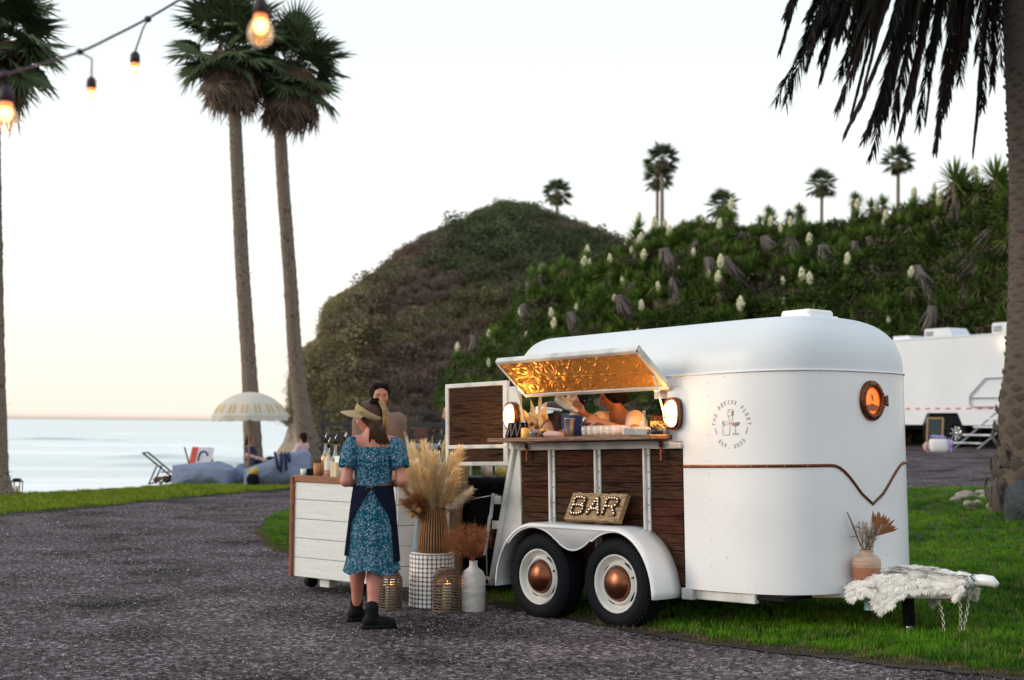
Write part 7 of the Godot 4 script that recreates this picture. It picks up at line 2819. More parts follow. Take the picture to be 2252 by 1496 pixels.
func seated() -> void:
	var j := joints()
	var sit := func(base: Vector3, back: Vector3) -> Dictionary:
		var d := joints()
		d.pelvis = base
		d.waist = base + Vector3(0, 0.14, 0) + back * 0.1
		d.chest = base + Vector3(0, 0.33, 0) + back * 0.3
		d.neck = base + Vector3(0, 0.47, 0) + back * 0.42
		d.head = base + Vector3(0, 0.63, 0) + back * 0.45
		for e in ["-", "+"]:
			var k := -1.0 if e == "-" else 1.0
			d["sh" + e] = d.neck + Vector3(k * 0.165, -0.05, 0)
			d["el" + e] = d["sh" + e] + Vector3(k * 0.05, -0.22, -0.1)
			d["wr" + e] = d["el" + e] + Vector3(-k * 0.08, -0.02, -0.22)
			d["hip" + e] = base + Vector3(k * 0.09, -0.02, -0.02)
			d["knee" + e] = base + Vector3(k * 0.11, 0.16, -0.40)
			d["foot" + e] = base + Vector3(k * 0.10, -0.20, -0.58)
			d["toe" + e] = d["foot" + e] + Vector3(0, -0.03, -0.15)
		return d
	for q in [[Vector3(-6.28, 0.42, -35.3), -1.1, "person in navy with a pink wrap sitting knees up under the umbrella", M.navy_cloth, M.navy_cloth, M.hair_brown], [Vector3(-5.12, 0.52, -34.35), 1.15, "dark-haired person in a pale pink shirt lounging on the blue grey sofa", M.pink_shirt if M.has("pink_shirt") else mat("pink_shirt", 0.66, 0.42, 0.42, {"rough": 0.9}), M.beige_cloth, M.hair_dark]]:
		var o := thing("person", q[2], "person", Vector3(q[0].x, 0, q[0].z), "", q[1])
		j = sit.call(Vector3(0, q[0].y, 0), Vector3(0, 0, 0.35))
		var s := S()
		s.set_color(Color.WHITE)
		blob(s, skin_bones(j), 0.02, 0.015)
		var hx := Transform3D(frame(Vector3(0.3, -0.1, -1)), j.head)
		head(s, hx)
		part(o, "body", s, M.skin)
		s = S()
		blob(s, hair_cap(hx, 0.094, [[Vector3(0, 0, 0.05), Vector3(0, -0.08, 0.06), 0.07, 0.06]]), 0.014, 0.009)
		part(o, "hair", s, q[5])
		s = S()
		blob(s, cloth_bones(j, ["torso", "sleeves"], 0.012, 0.8), 0.02, 0.02)
		part(o, "shirt", s, q[3])
		s = S()
		blob(s, cloth_bones(j, ["hips", "legs", "shoes"], 0.01), 0.02, 0.015)
		part(o, "trousers", s, q[4])
	var w := thing("pink_wrap", "pink wrap across the lap of the person under the umbrella", "wrap", Vector3(-6.22, 0.62, -35.05))
	var s := S()
	for k in 8:
		ball(s, Vector3(-0.2 + k * 0.06, 0.08 - k * 0.018, rr(-0.02, 0.06)), Vector3(0.07, 0.045, 0.06), 5)
	part(w, "cloth", s, M.pink_shirt)

func string_lights() -> void:
	mat("cord", 0.06, 0.022, 0.04, {"rough": 0.7})
	mat("neck_glow", 1.0, 0.5, 0.15, {"rough": 0.4, "emit": Color(1.0, 0.42, 0.10), "ee": 0.9})
	mat("socket", 0.022, 0.010, 0.020, {"rough": 0.6})
	mat("bulb_glass", 1.0, 0.97, 0.93, {"rough": 0.02, "alpha": 0.06})
	var wire := [Vector3(-1.659, 2.473, -4), Vector3(-1.618, 2.576, -4.3), Vector3(-1.585, 2.686, -4.6), Vector3(-1.539, 2.845, -5), Vector3(-1.505, 2.985, -5.3), Vector3(-1.457, 3.138, -5.6), Vector3(-1.394, 3.31, -5.9), Vector3(-1.288, 3.559, -6.3)]
	var o := thing("light_string", "thin dark festoon cord sagging across the upper left sky", "cord")
	o.set_meta("label", "thin dark festoon cord sagging between the palms against the sky")
	var s := S()
	var pts := []
	for i in wire.size() - 1:
		for k in 4:
			pts.append((wire[i] as Vector3).cubic_interpolate(wire[i + 1], wire[maxi(i - 1, 0)], wire[mini(i + 2, wire.size() - 1)], k / 4.0))
	tube(s, pts, 0.005, 6)
	part(o, "cord", s, M.cord)
	bulb(Vector3(-1.607, 2.625, -4.45), Vector3(-1.597, 2.596, -4.45), 0.040, "lit festoon bulb over the dark fan palm crown", 0.25)
	bulb(Vector3(-1.539, 2.845, -5), Vector3(-1.495, 2.758, -5), 0.030, "small lit festoon bulb on a curling lead, lowest of the string", 0.9)
	bulb(Vector3(-1.457, 3.135, -5.6), Vector3(-1.504, 3.006, -5.6), 0.034, "lit festoon bulb hanging askew on the highest lead of the string", 0.0)
	bulb(Vector3(-0.671, 2.723, -3.7), Vector3(-0.667, 2.66, -3.7), 0.034, "large lit festoon bulb in front of the twin palm crowns", 0.0)
	s = S()
	tube(s, [Vector3(-1.06, 3.052, -4.6), Vector3(-0.675, 2.726, -3.7), Vector3(-0.35, 2.471, -2.9)], 0.0065, 6)
	tag(part(self, "light_string", s, M.cord), "dark festoon cord passing above the twin palms, carrying the large bulb", "cord")

func bulb(a: Vector3, top: Vector3, r: float, label: String, bend: float) -> void:
	var o := thing("festoon_bulb", label, "bulb", top, "festoon bulbs on the string")
	var s := S()
	var d := a - top
	ball(s, d, Vector3(r * 0.45, r * 0.4, r * 0.4), 6)
	tube(s, [d, d * 0.6 + Vector3(bend * d.length() * 0.3, d.length() * 0.1, 0), Vector3(0, 0, 0)], r * 0.11, 5)
	lathe(s, [Vector2(0, 0.0), Vector2(r * 0.30, -r * 0.1), Vector2(r * 0.55, -r * 0.5), Vector2(r * 0.58, -r * 1.35), Vector2(r * 0.5, -r * 1.4)], 16)
	part(o, "socket", s, M.socket)
	s = S()
	lathe(s, [Vector2(r * 0.46, -r * 1.38), Vector2(r * 0.52, -r * 1.7), Vector2(r * 0.85, -r * 2.3), Vector2(r, -r * 2.9), Vector2(r * 0.86, -r * 3.5), Vector2(r * 0.5, -r * 3.82), Vector2(0, -r * 3.92)], 24)
	part(o, "bulb_glass", s, M.bulb_glass)
	s = S()
	lathe(s, [Vector2(r * 0.46, -r * 1.41), Vector2(r * 0.50, -r * 1.6), Vector2(r * 0.56, -r * 1.78), Vector2(r * 0.3, -r * 1.85)], 16)
	part(o, "glowing_neck", s, M.neck_glow)
	s = S()
	ball(s, Vector3(0, -r * 2.3, 0), Vector3(r * 0.5, r * 0.62, r * 0.5), 8)
	var f := part(o, "filament", s, M.filament)
	omni(f, Vector3(0, -r * 2.1, 0), Color(1.0, 0.7, 0.36), 0.02, 0.02)


func fan_leaf(sd: int, petiole: float, len: float, cols: Array, ragged: float) -> ArrayMesh:   # along +y; a costapalmate fan
	R.seed = 1000 + sd
	var s := S()
	s.set_color(cols[0] * 0.8)
	tube(s, [Vector3.ZERO, Vector3(0, petiole * 0.6, 0.02), Vector3(0, petiole, 0)], [0.022, 0.016, 0.012], 4, false)
	var n := 26
	var c := Vector3(0, petiole, 0)
	var bendz := rr(-0.25, -0.1)
	for i in n:
		var a0 := lerpf(-2.05, 2.05, float(i) / n)
		var a1 := lerpf(-2.05, 2.05, float(i + 1) / n)
		var am := (a0 + a1) / 2.0
		var l := len * (0.78 + 0.22 * cos(am * 0.8)) * rr(1.0 - ragged, 1.05)
		var zf := 0.035 * (1 if i % 2 == 0 else -1)
		var q0 := c + Vector3(sin(a0), cos(a0), 0.10 * absf(sin(a0)) - 0.05) * l * 0.46
		var q1 := c + Vector3(sin(a1), cos(a1), 0.10 * absf(sin(a1)) - 0.05) * l * 0.46
		var m := c + Vector3(sin(am), cos(am), 0.1 * absf(sin(am)) - 0.05) * l * 0.56 + Vector3(0, 0, zf)
		var tip := c + Vector3(sin(am), cos(am), 0) * l + Vector3(rr(-0.04, 0.04), rr(-0.03, 0.03), bendz * l * rr(0.4, 1.6))
		s.set_color((cols[0] as Color).lerp(cols[1], R.randf()))
		tri(s, c, q0, m)
		tri(s, c, m, q1)
		tri(s, q0, tip, m)
		tri(s, m, tip, q1)
	return done(s)

var fans := []
var dead_fans := []

func palm_trunk(o: Node3D, path: Array, rad: Array, spikes: int, m: Material) -> void:
	var s := S()
	var nz := FastNoiseLite.new()
	nz.frequency = 2.0
	var rings := []
	var n := path.size()
	var steps := 120
	for i in steps + 1:
		var f := float(i) / steps * (n - 1)
		var k := mini(int(f), n - 2)
		var p: Vector3 = (path[k] as Vector3).lerp(path[k + 1], f - k)
		var r: float = lerpf(rad[k], rad[k + 1], f - k)
		var rg := PackedVector3Array()
		for q in 20:
			var a := TAU * q / 20
			var w := 1.0 + 0.10 * nz.get_noise_3d(cos(a) * 1.4, p.y * 3.0, sin(a) * 1.4) + 0.07 * fposmod(p.y * 3.4 + q * 0.37, 1.0)
			rg.append(p + Vector3(cos(a), 0, sin(a)) * r * w)
		rings.append(rg)
	loft(s, rings)
	part(o, "trunk", s, m)
	s = S()
	for i in spikes:
		var f := R.randf() * (n - 1)
		var k := mini(int(f), n - 2)
		var p: Vector3 = (path[k] as Vector3).lerp(path[k + 1], f - k)
		var r: float = lerpf(rad[k], rad[k + 1], f - k)
		var a := rr(0, TAU)
		var d := Vector3(cos(a), 0, sin(a))
		var l := rr(0.03, 0.07) * (3.0 if R.randf() < 0.04 else 1.0)
		blade(s, p + d * r * 0.98, (d + Vector3.UP * rr(0.2, 1.2)).normalized(), d.cross(Vector3.UP), l, 0.05, 0.0)
	part(o, "bark_spikes", s, m).set_meta("kind", "stuff")

func crown(o: Node3D, c: Vector3, n_green: int, n_dead: int, k: float, skirt := 1.0) -> void:
	for i in n_green:
		var f := float(i) / n_green
		var el := deg_to_rad(lerpf(82.0, -38.0, pow(f, 0.9)))
		var az := i * 2.39996 + rr(-0.25, 0.25)
		var d := Vector3(cos(az) * cos(el), sin(el), sin(az) * cos(el))
		var b := spot_basis(d)
		# turn the blade so that its face looks up
		var z := (Vector3.UP - d * d.y).normalized()
		b = Basis(d.cross(z), d, z).rotated(d, rr(-0.5, 0.5))
		inst(o, "frond", fans[R.randi_range(0, 3)], M.leaf, Transform3D(b.scaled(Vector3.ONE * k * rr(0.85, 1.1)), c + Vector3(0, rr(-0.25, 0.2) * k - f * 0.25 * k, 0)))
	for i in n_dead:
		var el := deg_to_rad(rr(-88.0, -52.0))
		var az := i * 2.39996 + rr(-0.3, 0.3)
		var d := Vector3(cos(az) * cos(el), sin(el), sin(az) * cos(el))
		var z := Vector3(cos(az), 0.3, sin(az)).normalized()
		z = (z - d * z.dot(d)).normalized()
		inst(o, "dead_frond", dead_fans[R.randi_range(0, 2)], M.leaf, Transform3D(Basis(d.cross(z), d, z).scaled(Vector3.ONE * k * rr(0.75, 1.05) * skirt), c + Vector3(cos(az) * 0.2, (rr(-0.72, 0.3) if skirt > 1.0 else rr(-0.55, 0.3)) * k, sin(az) * 0.2)))

func palms() -> void:
	for i in 4:
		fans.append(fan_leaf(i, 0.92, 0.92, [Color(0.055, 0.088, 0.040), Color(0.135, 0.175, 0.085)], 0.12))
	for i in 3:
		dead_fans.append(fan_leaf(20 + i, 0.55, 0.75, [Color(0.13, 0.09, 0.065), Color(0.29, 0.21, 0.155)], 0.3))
	R.seed = 77
	var o := thing("fan_palm", "tall fan palm with shaggy brown skirt, nearer the water of the twin palms", "palm tree", Vector3(0, 0, 0))
	palm_trunk(o, [Vector3(-6.571, -0.209, -37), Vector3(-6.635, 0.665, -37), Vector3(-6.799, 3.007, -37), Vector3(-7.011, 5.366, -37), Vector3(-7.178, 7.743, -37), Vector3(-7.314, 9.777, -37), Vector3(-7.389, 11.1, -37)], [0.32, 0.235, 0.188, 0.178, 0.168, 0.155, 0.145], 900, M.bark)
	crown(o, Vector3(-7.453, 11.281, -37), 48, 90, 1.0, 1.15)
	o = thing("fan_palm", "tall fan palm with flared dark base, nearer the bluff of the twin palms", "palm tree", Vector3(0, 0, 0))
	palm_trunk(o, [Vector3(-5.103, -0.241, -38), Vector3(-5.263, 0.655, -38), Vector3(-5.495, 1.494, -38), Vector3(-5.74, 3.058, -38), Vector3(-5.941, 5.481, -38), Vector3(-6.168, 7.922, -38), Vector3(-6.298, 9.641, -38), Vector3(-6.252, 11.124, -38)], [0.48, 0.32, 0.24, 0.188, 0.176, 0.166, 0.155, 0.145], 900, M.bark)
	crown(o, Vector3(-6.006, 11.002, -38), 44, 90, 0.95, 1.2)
	o = thing("fan_palm", "dark fan palm whose trunk runs up the picture's edge beside the storm lantern", "palm tree", Vector3(0, 0, 0))
	o.set_meta("label", "dark fan palm standing beside the storm lantern, crown behind the festoon bulbs")
	palm_trunk(o, [Vector3(-10.09, -0.066, -28.3), Vector3(-10.124, 0.468, -28.3), Vector3(-10.242, 2.617, -28.3), Vector3(-10.379, 5.329, -28.3), Vector3(-10.498, 8.072, -28.3), Vector3(-10.556, 9.362, -28.3)], [0.34, 0.22, 0.20, 0.20, 0.19, 0.17], 700, M.bark)
	crown(o, Vector3(-10.553, 9.269, -28.3), 56, 40, 0.98, 1.3)
	# palms on the plateau, far off
	R.seed = 5
	var far: Node3D = null
	var spots := [[Vector3(3.437, 19.668, -112), 0.98, "small fan palm standing alone on top of the bluff"], [Vector3(11.287, 21.677, -108), 1.12, "taller of the touching pair of fan palms on the bank"], [Vector3(11.149, 20.554, -110), 0.95, "shorter of the touching pair of fan palms on the bank"], [Vector3(15.336, 17.618, -104), 1.0, "fan palm half sunk behind yucca flowers, next to the touching pair"], [Vector3(21.722, 18.549, -100), 0.92, "fan palm on the bank midway above the horse trailer's roof vent"], [Vector3(26.567, 19.905, -98), 0.95, "fan palm on the bank under the hanging date palm fronds"]]
	for q in spots:
		if far == null:
			far = thing("fan_palm", q[2], "palm tree", q[0], "small fan palms on the plateau")
			var s := S()
			tube(s, [Vector3(0, -9, 0), Vector3(0.05, -4, 0), Vector3(0, 0.2, 0)], [0.17, 0.14, 0.12], 10)
			part(far, "trunk", s, M.bark)
			crown(far, Vector3.ZERO, 30, 34, 0.80, 0.95)
			far.transform = Transform3D(Basis().scaled(Vector3.ONE * q[1]), q[0])
		else:
			dup(far, Transform3D(Basis(Vector3.UP, rr(0, TAU)).scaled(Vector3.ONE * q[1]), q[0]), q[2])

func feather(s: SurfaceTool, pts: Array, ll: float, col: Color, hang: float) -> void:   # one pinnate frond along a curve
	s.set_color(col * 0.8)
	tube(s, pts, [0.03, 0.024, 0.02, 0.016, 0.013, 0.011, 0.009, 0.007, 0.005, 0.003, 0.002], 4, false)
	var n := 165
	var twist := rr(-1.3, 1.3)
	for i in n:
		var f := lerpf(0.12, 0.995, float(i) / n)
		var u := f * (pts.size() - 1)
		var k := mini(int(u), pts.size() - 2)
		var p: Vector3 = (pts[k] as Vector3).lerp(pts[k + 1], u - k)
		var t: Vector3 = (pts[k + 1] - pts[k]).normalized()
		var side := t.cross(Vector3.UP)
		side = side.normalized() if side.length() > 0.15 else Vector3(t.z, 0, -t.x).normalized() if absf(t.x) + absf(t.z) > 0.01 else Vector3.RIGHT
		side = side.rotated(t, twist)
		for e in [-1.0, 1.0]:
			var l := ll * (0.35 + 0.65 * sin(PI * clampf(f * 0.9 + 0.08, 0, 1))) * rr(0.8, 1.15)
			var d: Vector3 = (t * 0.95 + side * e * rr(0.2, 0.55) + Vector3.DOWN * hang * rr(0.5, 1.3)).normalized()
			s.set_color(col * rr(0.65, 1.3))
			blade(s, p, d, d.cross(side * e).normalized().rotated(d, rr(-0.8, 0.8)), l, 0.032, 0.12)

func date_palm() -> void:
	R.seed = 91
	var o := thing("date_palm", "large date palm with scaly trunk and drooping feather fronds beside the trailer", "palm tree", Vector3(0, 0, 0))
	var base := Vector3(7.09, 0.384, -19.7)
	var bx := base.x + 0.16
	var bz := base.z - 0.15
	var gyb := gy(bx, bz)
	var rad := func(y: float) -> float:
		var h := y - gyb
		return 0.335 + 0.32 * exp(-maxf(h, 0.0) / 0.85) + 0.03 * sin(h * 1.1) + 0.05 * exp(-pow((h - 1.35) / 0.5, 2.0))
	var s := S()
	var rings := []
	for i in 90:
		var y := gyb - 0.1 + i * 0.105
		var rg := PackedVector3Array()
		for q in 28:
			var a := TAU * q / 28
			rg.append(Vector3(bx + cos(a) * rad.call(y), y, bz + sin(a) * rad.call(y)))
		rings.append(rg)
	loft(s, rings)
	var trunk := part(o, "trunk", s, M.bark)
	# old frond bases in spirals: broad grey scars low down, thin ridges above
	s = S()
	var y := gyb + 0.1
	var k := 0
	mat("date_bark", 0.10, 0.075, 0.058, {"rough": 0.95, "bump": noise(0.03, [gr(0), gr(1)], 256), "bs": 2.0})
	mat("scar", 0.16, 0.125, 0.105, {"rough": 0.95, "tex": noise(0.03, [gr(0.45), gr(1.0)], 256), "ts": 5.0, "bump": noise(0.03, [gr(0), gr(1)], 256), "bs": 1.2})
	trunk.material_override = M.date_bark
	while y < gyb + 9.0:
		var low := clampf(1.0 - (y - gyb) / 2.2, 0.0, 1.0)
		var a := k * 2.39996 + rr(-0.12, 0.12)
		var r: float = rad.call(y)
		var d := Vector3(cos(a), 0, sin(a))
		var t := Vector3(-sin(a), 0, cos(a))
		var p := Vector3(bx, y, bz) + d * r * 0.97
		var w := lerpf(0.10, 0.165, low) * rr(0.85, 1.1)
		var h := lerpf(0.045, 0.17, low)
		var out := lerpf(0.022, 0.075, low) * rr(0.3, 1.7)
		var a0 := p - t * w
		var a1 := p + t * w
		var up := p + Vector3(0, h, 0) + d * out
		var dn := p - Vector3(0, h * 0.9, 0) + d * out * 0.2
		var mid := p + d * out * 1.3
		tri(s, a0, up, mid)
		tri(s, up, a1, mid)
		tri(s, a1, dn, mid)
		tri(s, dn, a0, mid)
		y += lerpf(0.011, 0.028, low)
		k += 1
	part(o, "frond_scars", s, M.scar).set_meta("kind", "stuff")
	# torn boots at the foot
	for q in [[-2.75, 0.72, 0.22], [-2.6, 0.35, 0.30], [2.95, 0.30, 0.26], [2.7, 0.85, 0.22], [-2.95, 1.15, 0.2], [2.75, 0.22, 0.40]]:
		s = S()
		var d := Vector3(cos(q[0]), 0, sin(q[0]))
		var y0: float = gyb + q[1] - 0.25
		var p := Vector3(bx, y0, bz) + d * (rad.call(y0) as float) * 0.9
		var t := Vector3(-d.z, 0, d.x)
		rings = []
		for i in 7:
			var f := i / 6.0
			var c := p + d * (0.03 + 0.08 * sin(f * 2.2)) + Vector3(0, f * q[2] * 1.15, 0)
			var w := lerpf(0.15, 0.03, f)
			rings.append(PackedVector3Array([c - t * w, c + d * 0.05 * (1 - f * 0.6), c + t * w, c - d * 0.015]))
		loft(s, rings, true)
		part(o, "frond_stub", s, M.scar)
	# hanging fronds
	var cc := Vector3(bx - 0.15, gyb + 9.0, bz + 0.1)
	var tips := [Vector3(3.398, 5.741, -18.6), Vector3(3.42, 6.386, -18.2), Vector3(3.63, 5.833, -19), Vector3(3.94, 6.658, -19.5), Vector3(4.005, 6.085, -18.5), Vector3(4.28, 5.727, -18.8), Vector3(4.428, 5.465, -19), Vector3(4.669, 5.862, -19.6), Vector3(4.726, 5.402, -19.2), Vector3(4.792, 5.118, -19), Vector3(5.13, 5.824, -20), Vector3(5.227, 5.903, -20), Vector3(5.375, 5.751, -20.2), Vector3(5.437, 5.658, -20), Vector3(5.72, 6.135, -20.5), Vector3(5.779, 5.802, -20.3), Vector3(5.985, 6.026, -20.6), Vector3(6.084, 5.521, -20.5), Vector3(6.324, 6.139, -20.8), Vector3(6.605, 6.663, -21), Vector3(6.772, 5.637, -20.9), Vector3(7.004, 6.302, -21.2), Vector3(7.157, 6.634, -21.2), Vector3(3.812, 6.619, -18), Vector3(4.31, 6.376, -18.4), Vector3(4.644, 6.054, -18.8), Vector3(5.268, 6.405, -19.2), Vector3(5.789, 6.638, -19.6), Vector3(6.296, 6.952, -19.8), Vector3(3.522, 6.911, -18), Vector3(3.942, 6.739, -17.8), Vector3(7.386, 7.001, -21.5), Vector3(4.738, 6.393, -18), Vector3(5.229, 6.773, -18.5), Vector3(5.798, 6.862, -18.8), Vector3(6.223, 6.488, -19), Vector3(3.232, 7.203, -18), Vector3(6.765, 6.295, -18), Vector3(7.867, 6.071, -19), Vector3(8.928, 6.575, -20), Vector3(7.349, 6.653, -18), Vector3(9.927, 7.517, -21)]
	for i in 70:
		var f := R.randf()
		tips.append((Vector3(3.74, 7.122, -18.5)).lerp(Vector3(7.119, 7.752, -20.5), f) + Vector3(rr(-0.3, 0.3), rr(-0.75, 0.6), rr(-1.5, 0.5)))
	for i in tips.size():
		var tip: Vector3 = tips[i]
		var away := Vector3(tip.x - cc.x, 0, tip.z - cc.z)
		var c1 := cc + away * 0.45 + Vector3(0, rr(0.9, 1.5), 0)
		var c2 := Vector3(cc.x + away.x * rr(0.62, 0.86), tip.y + rr(1.5, 2.6), cc.z + away.z * 0.8)
		var pts := []
		for q in 11:
			var f := q / 10.0
			var g := 1.0 - f
			pts.append(cc * g * g * g + c1 * 3.0 * g * g * f + c2 * 3.0 * g * f * f + tip * f * f * f)
		s = S()
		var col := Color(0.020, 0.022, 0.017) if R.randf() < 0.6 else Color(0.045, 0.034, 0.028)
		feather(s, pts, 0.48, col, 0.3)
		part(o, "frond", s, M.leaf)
	for i in 22:      # green fronds rising from the crown
		var az := i * 2.39996
		var d := Vector3(cos(az), 0, sin(az))
		var pts := []
		for q in 11:
			var f := q / 10.0
			pts.append(cc + d * f * 3.0 + Vector3(0, 2.6 * f - 2.7 * f * f + 0.3, 0))
		s = S()
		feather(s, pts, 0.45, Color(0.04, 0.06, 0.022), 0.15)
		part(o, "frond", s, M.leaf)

# ---------- the bluff and the yucca bank
func ground_loft(ridge: Array, base_d: Array, rows_n: int, sub: int, sharp: float, rough: float, backd: float) -> Array:
	var n := FastNoiseLite.new()
	n.frequency = 0.10
	n.fractal_octaves = 4
	var a := []
	for i in ridge.size() - 1:
		for k in sub:
			a.append([(ridge[i] as Vector3).lerp(ridge[i + 1], float(k) / sub), lerpf(base_d[i], base_d[i + 1], float(k) / sub)])
	a.append([ridge[-1], base_d[-1]])
	var cols := []
	for q in a:
		var top: Vector3 = q[0]
		var foot := Vector3(top.x / -top.z * q[1], 0, -q[1])
		foot.y = gy(foot.x, foot.z) - 0.6
		var col := PackedVector3Array()
		for r in rows_n + 1:
			var f := float(r) / rows_n
			var p := foot.lerp(top, f)
			p.y = lerpf(foot.y, top.y, pow(sin(f * PI / 2), sharp))
			var amp := rough * sin(PI * clampf(f, 0.05, 0.95))
			p += Vector3(n.get_noise_3d(p.x, p.y, p.z), n.get_noise_3d(p.y, p.z + 40.0, p.x) * 0.6, n.get_noise_3d(p.z, p.x, p.y + 80.0)) * amp * 3.0
			col.append(p)
		for r in 6:
			var f := (r + 1) / 6.0
			col.append(top + Vector3(top.x / -top.z * backd * f, -0.6 * f * f * backd * 0.08, -backd * f))
		cols.append(col)
	return cols

func hill() -> void:
	R.seed = 31
	var ridge := [Vector3(-10.812, -0.02, -66), Vector3(-10.488, 0.504, -66), Vector3(-10.252, 1.341, -66), Vector3(-9.988, 2.912, -66), Vector3(-9.799, 4.066, -66), Vector3(-9.278, 4.728, -67), Vector3(-8.731, 5.172, -68), Vector3(-8.464, 6.019, -68), Vector3(-8.45, 7.011, -69), Vector3(-7.954, 7.454, -70), Vector3(-7.17, 7.955, -71), Vector3(-6.452, 8.845, -73), Vector3(-5.447, 10.089, -75), Vector3(-4.129, 11.146, -77), Vector3(-2.982, 12.016, -79), Vector3(-1.75, 12.803, -80), Vector3(-0.475, 13.15, -80), Vector3(0.805, 12.956, -80), Vector3(1.831, 12.503, -80), Vector3(3.112, 12.104, -80), Vector3(4.282, 11.451, -78), Vector3(5.388, 10.818, -76), Vector3(6.994, 10.255, -75), Vector3(8.91, 9.913, -75), Vector3(13.511, 9.253, -74)]
	var bd := []
	for i in ridge.size():
		bd.append(clampf(62.0 - i * 0.5, 55.0, 62.0))
	var cells := ground_loft(ridge, bd, 26, 5, 0.85, 0.5, 30.0)
	var n := FastNoiseLite.new()
	n.frequency = 0.16
	n.fractal_octaves = 4
	var s := S()
	for i in cells.size() - 1:
		var a: PackedVector3Array = cells[i]
		var b: PackedVector3Array = cells[i + 1]
		for k in a.size() - 1:
			for p in [a[k], b[k], b[k + 1], a[k], b[k + 1], a[k + 1]]:
				s.set_color(hill_tone(p, n))
				s.add_vertex(p)
	mat("earth", 1, 1, 1, {"rough": 0.98, "vc": true, "world": true, "ts": 0.3, "tex": noise(0.03, [gr(0.55), gr(1.0)], 512, 0, 5), "bump": noise(0.02, [gr(0), gr(1)], 512, 0, 5), "bs": 25.0})
	structure("hill", s, M.earth)
	var cl := clump(700, 0.55, 0.036, 41)
	var cl2 := clump(450, 0.5, 0.05, 42)
	var xf := [[], []]
	var cols := [[], []]
	for m in 14000:
		var i := R.randi_range(0, cells.size() - 2)
		var k := int(27.0 * pow(R.randf(), 0.9))
		var a: PackedVector3Array = cells[i]
		var b: PackedVector3Array = cells[i + 1]
		var p := a[k].lerp(b[k], R.randf()).lerp(a[k + 1].lerp(b[k + 1], R.randf()), R.randf())
		if sandy(p, n) > 0.35:
			continue
		var v := n.get_noise_3d(p.x * 1.3, p.y * 1.3, p.z * 1.3)
		var hgt := clampf((p.y + 1.0) / 14.0, 0.0, 1.0)
		var c := Color(0.165, 0.118, 0.098).lerp(Color(0.082, 0.100, 0.048), smoothstep(0.36, 0.8, hgt + v * 0.8 + 0.014 * p.x))
		c = c.lerp(Color(0.19, 0.165, 0.08), smoothstep(0.02, 0.3, v) * smoothstep(0.75, 0.45, hgt) * 0.8)
		c = c.lerp(Color(0.28, 0.235, 0.12), 0.65 * smoothstep(-4.0, -9.0, p.x))
		var t := 0 if R.randf() < 0.6 else 1
		var sc := rr(0.45, 1.1) * (1.0 + maxf(v, 0.0))
		if R.randf() < 0.06 and k < 20:
			sc *= rr(1.6, 2.3)
			c = c * rr(0.5, 0.9)
		xf[t].append(Transform3D(Basis(Vector3.UP, rr(0, TAU)).scaled(Vector3(sc, sc * rr(0.6, 0.95), sc)), p))
		cols[t].append(c * rr(0.8, 1.2) * 1.35)
	many(self, "shrubbery", cl, M.leaf, xf[0], cols[0])
	many(self, "shrubbery", cl2, M.leaf, xf[1], cols[1])

func sandy(p: Vector3, n: FastNoiseLite) -> float:
	var v := n.get_noise_3d(p.x * 2.0, p.y * 2.0, p.z * 2.0)
	return clampf((3.1 - p.y + v * 4.0) * 0.5, 0, 1) * clampf((-7.4 - p.x + v * 2.0) * 1.2, 0, 1)

func hill_tone(p: Vector3, n: FastNoiseLite) -> Color:
	var v := n.get_noise_3d(p.x, p.y, p.z)
	var c := Color(0.11, 0.082, 0.066).lerp(Color(0.06, 0.055, 0.035), clampf(p.y / 12.0 + v, 0, 1))
	return c.lerp(Color(0.50, 0.385, 0.29), sandy(p, n))

func clump(leaves: int, r: float, l: float, sd: int) -> ArrayMesh:   # a bush: small leaf faces spread through an uneven volume
	R.seed = sd
	var s := S()
	var lobes := []
	for i in 6:
		lobes.append([Vector3(rr(-0.6, 0.6), rr(0.1, 0.75), rr(-0.6, 0.6)) * r, rr(0.35, 0.6) * r])
	for i in leaves:
		var q = lobes[i % 6]
		var d := rv(1.0).normalized()
		var p: Vector3 = q[0] + d * q[1] * pow(R.randf(), 0.4)
		var e := (d + Vector3.UP * 0.5 + rv(0.7)).normalized()
		var sd2 := e.cross(rv(1.0).normalized()).normalized()
		var g := rr(0.75, 1.2)
		s.set_color(Color(g, g, g))
		tri(s, p - sd2 * l * 0.5, p + e * l * 1.4, p + sd2 * l * 0.5)
	R.seed = sd * 7
	return done(s)

func rosette(sd: int, n: int, l: float, w: float) -> ArrayMesh:
	R.seed = sd
	var s := S()
	for i in n:
		var f := float(i) / n
		var el := deg_to_rad(lerpf(88.0, -48.0, pow(f, 0.8)) + rr(-8, 8))
		var az := i * 2.39996 + rr(-0.2, 0.2)
		var d := Vector3(cos(az) * cos(el), sin(el), sin(az) * cos(el))
		var c := Color(0.07, 0.145, 0.028).lerp(Color(0.18, 0.26, 0.055), R.randf())
		if f > 0.82:
			c = Color(0.24, 0.185, 0.12)
		s.set_color(c)
		blade(s, d * 0.04, d, Vector3(-sin(az), 0, cos(az)), l * rr(0.8, 1.1), w, 0.12 * f)
	return done(s)

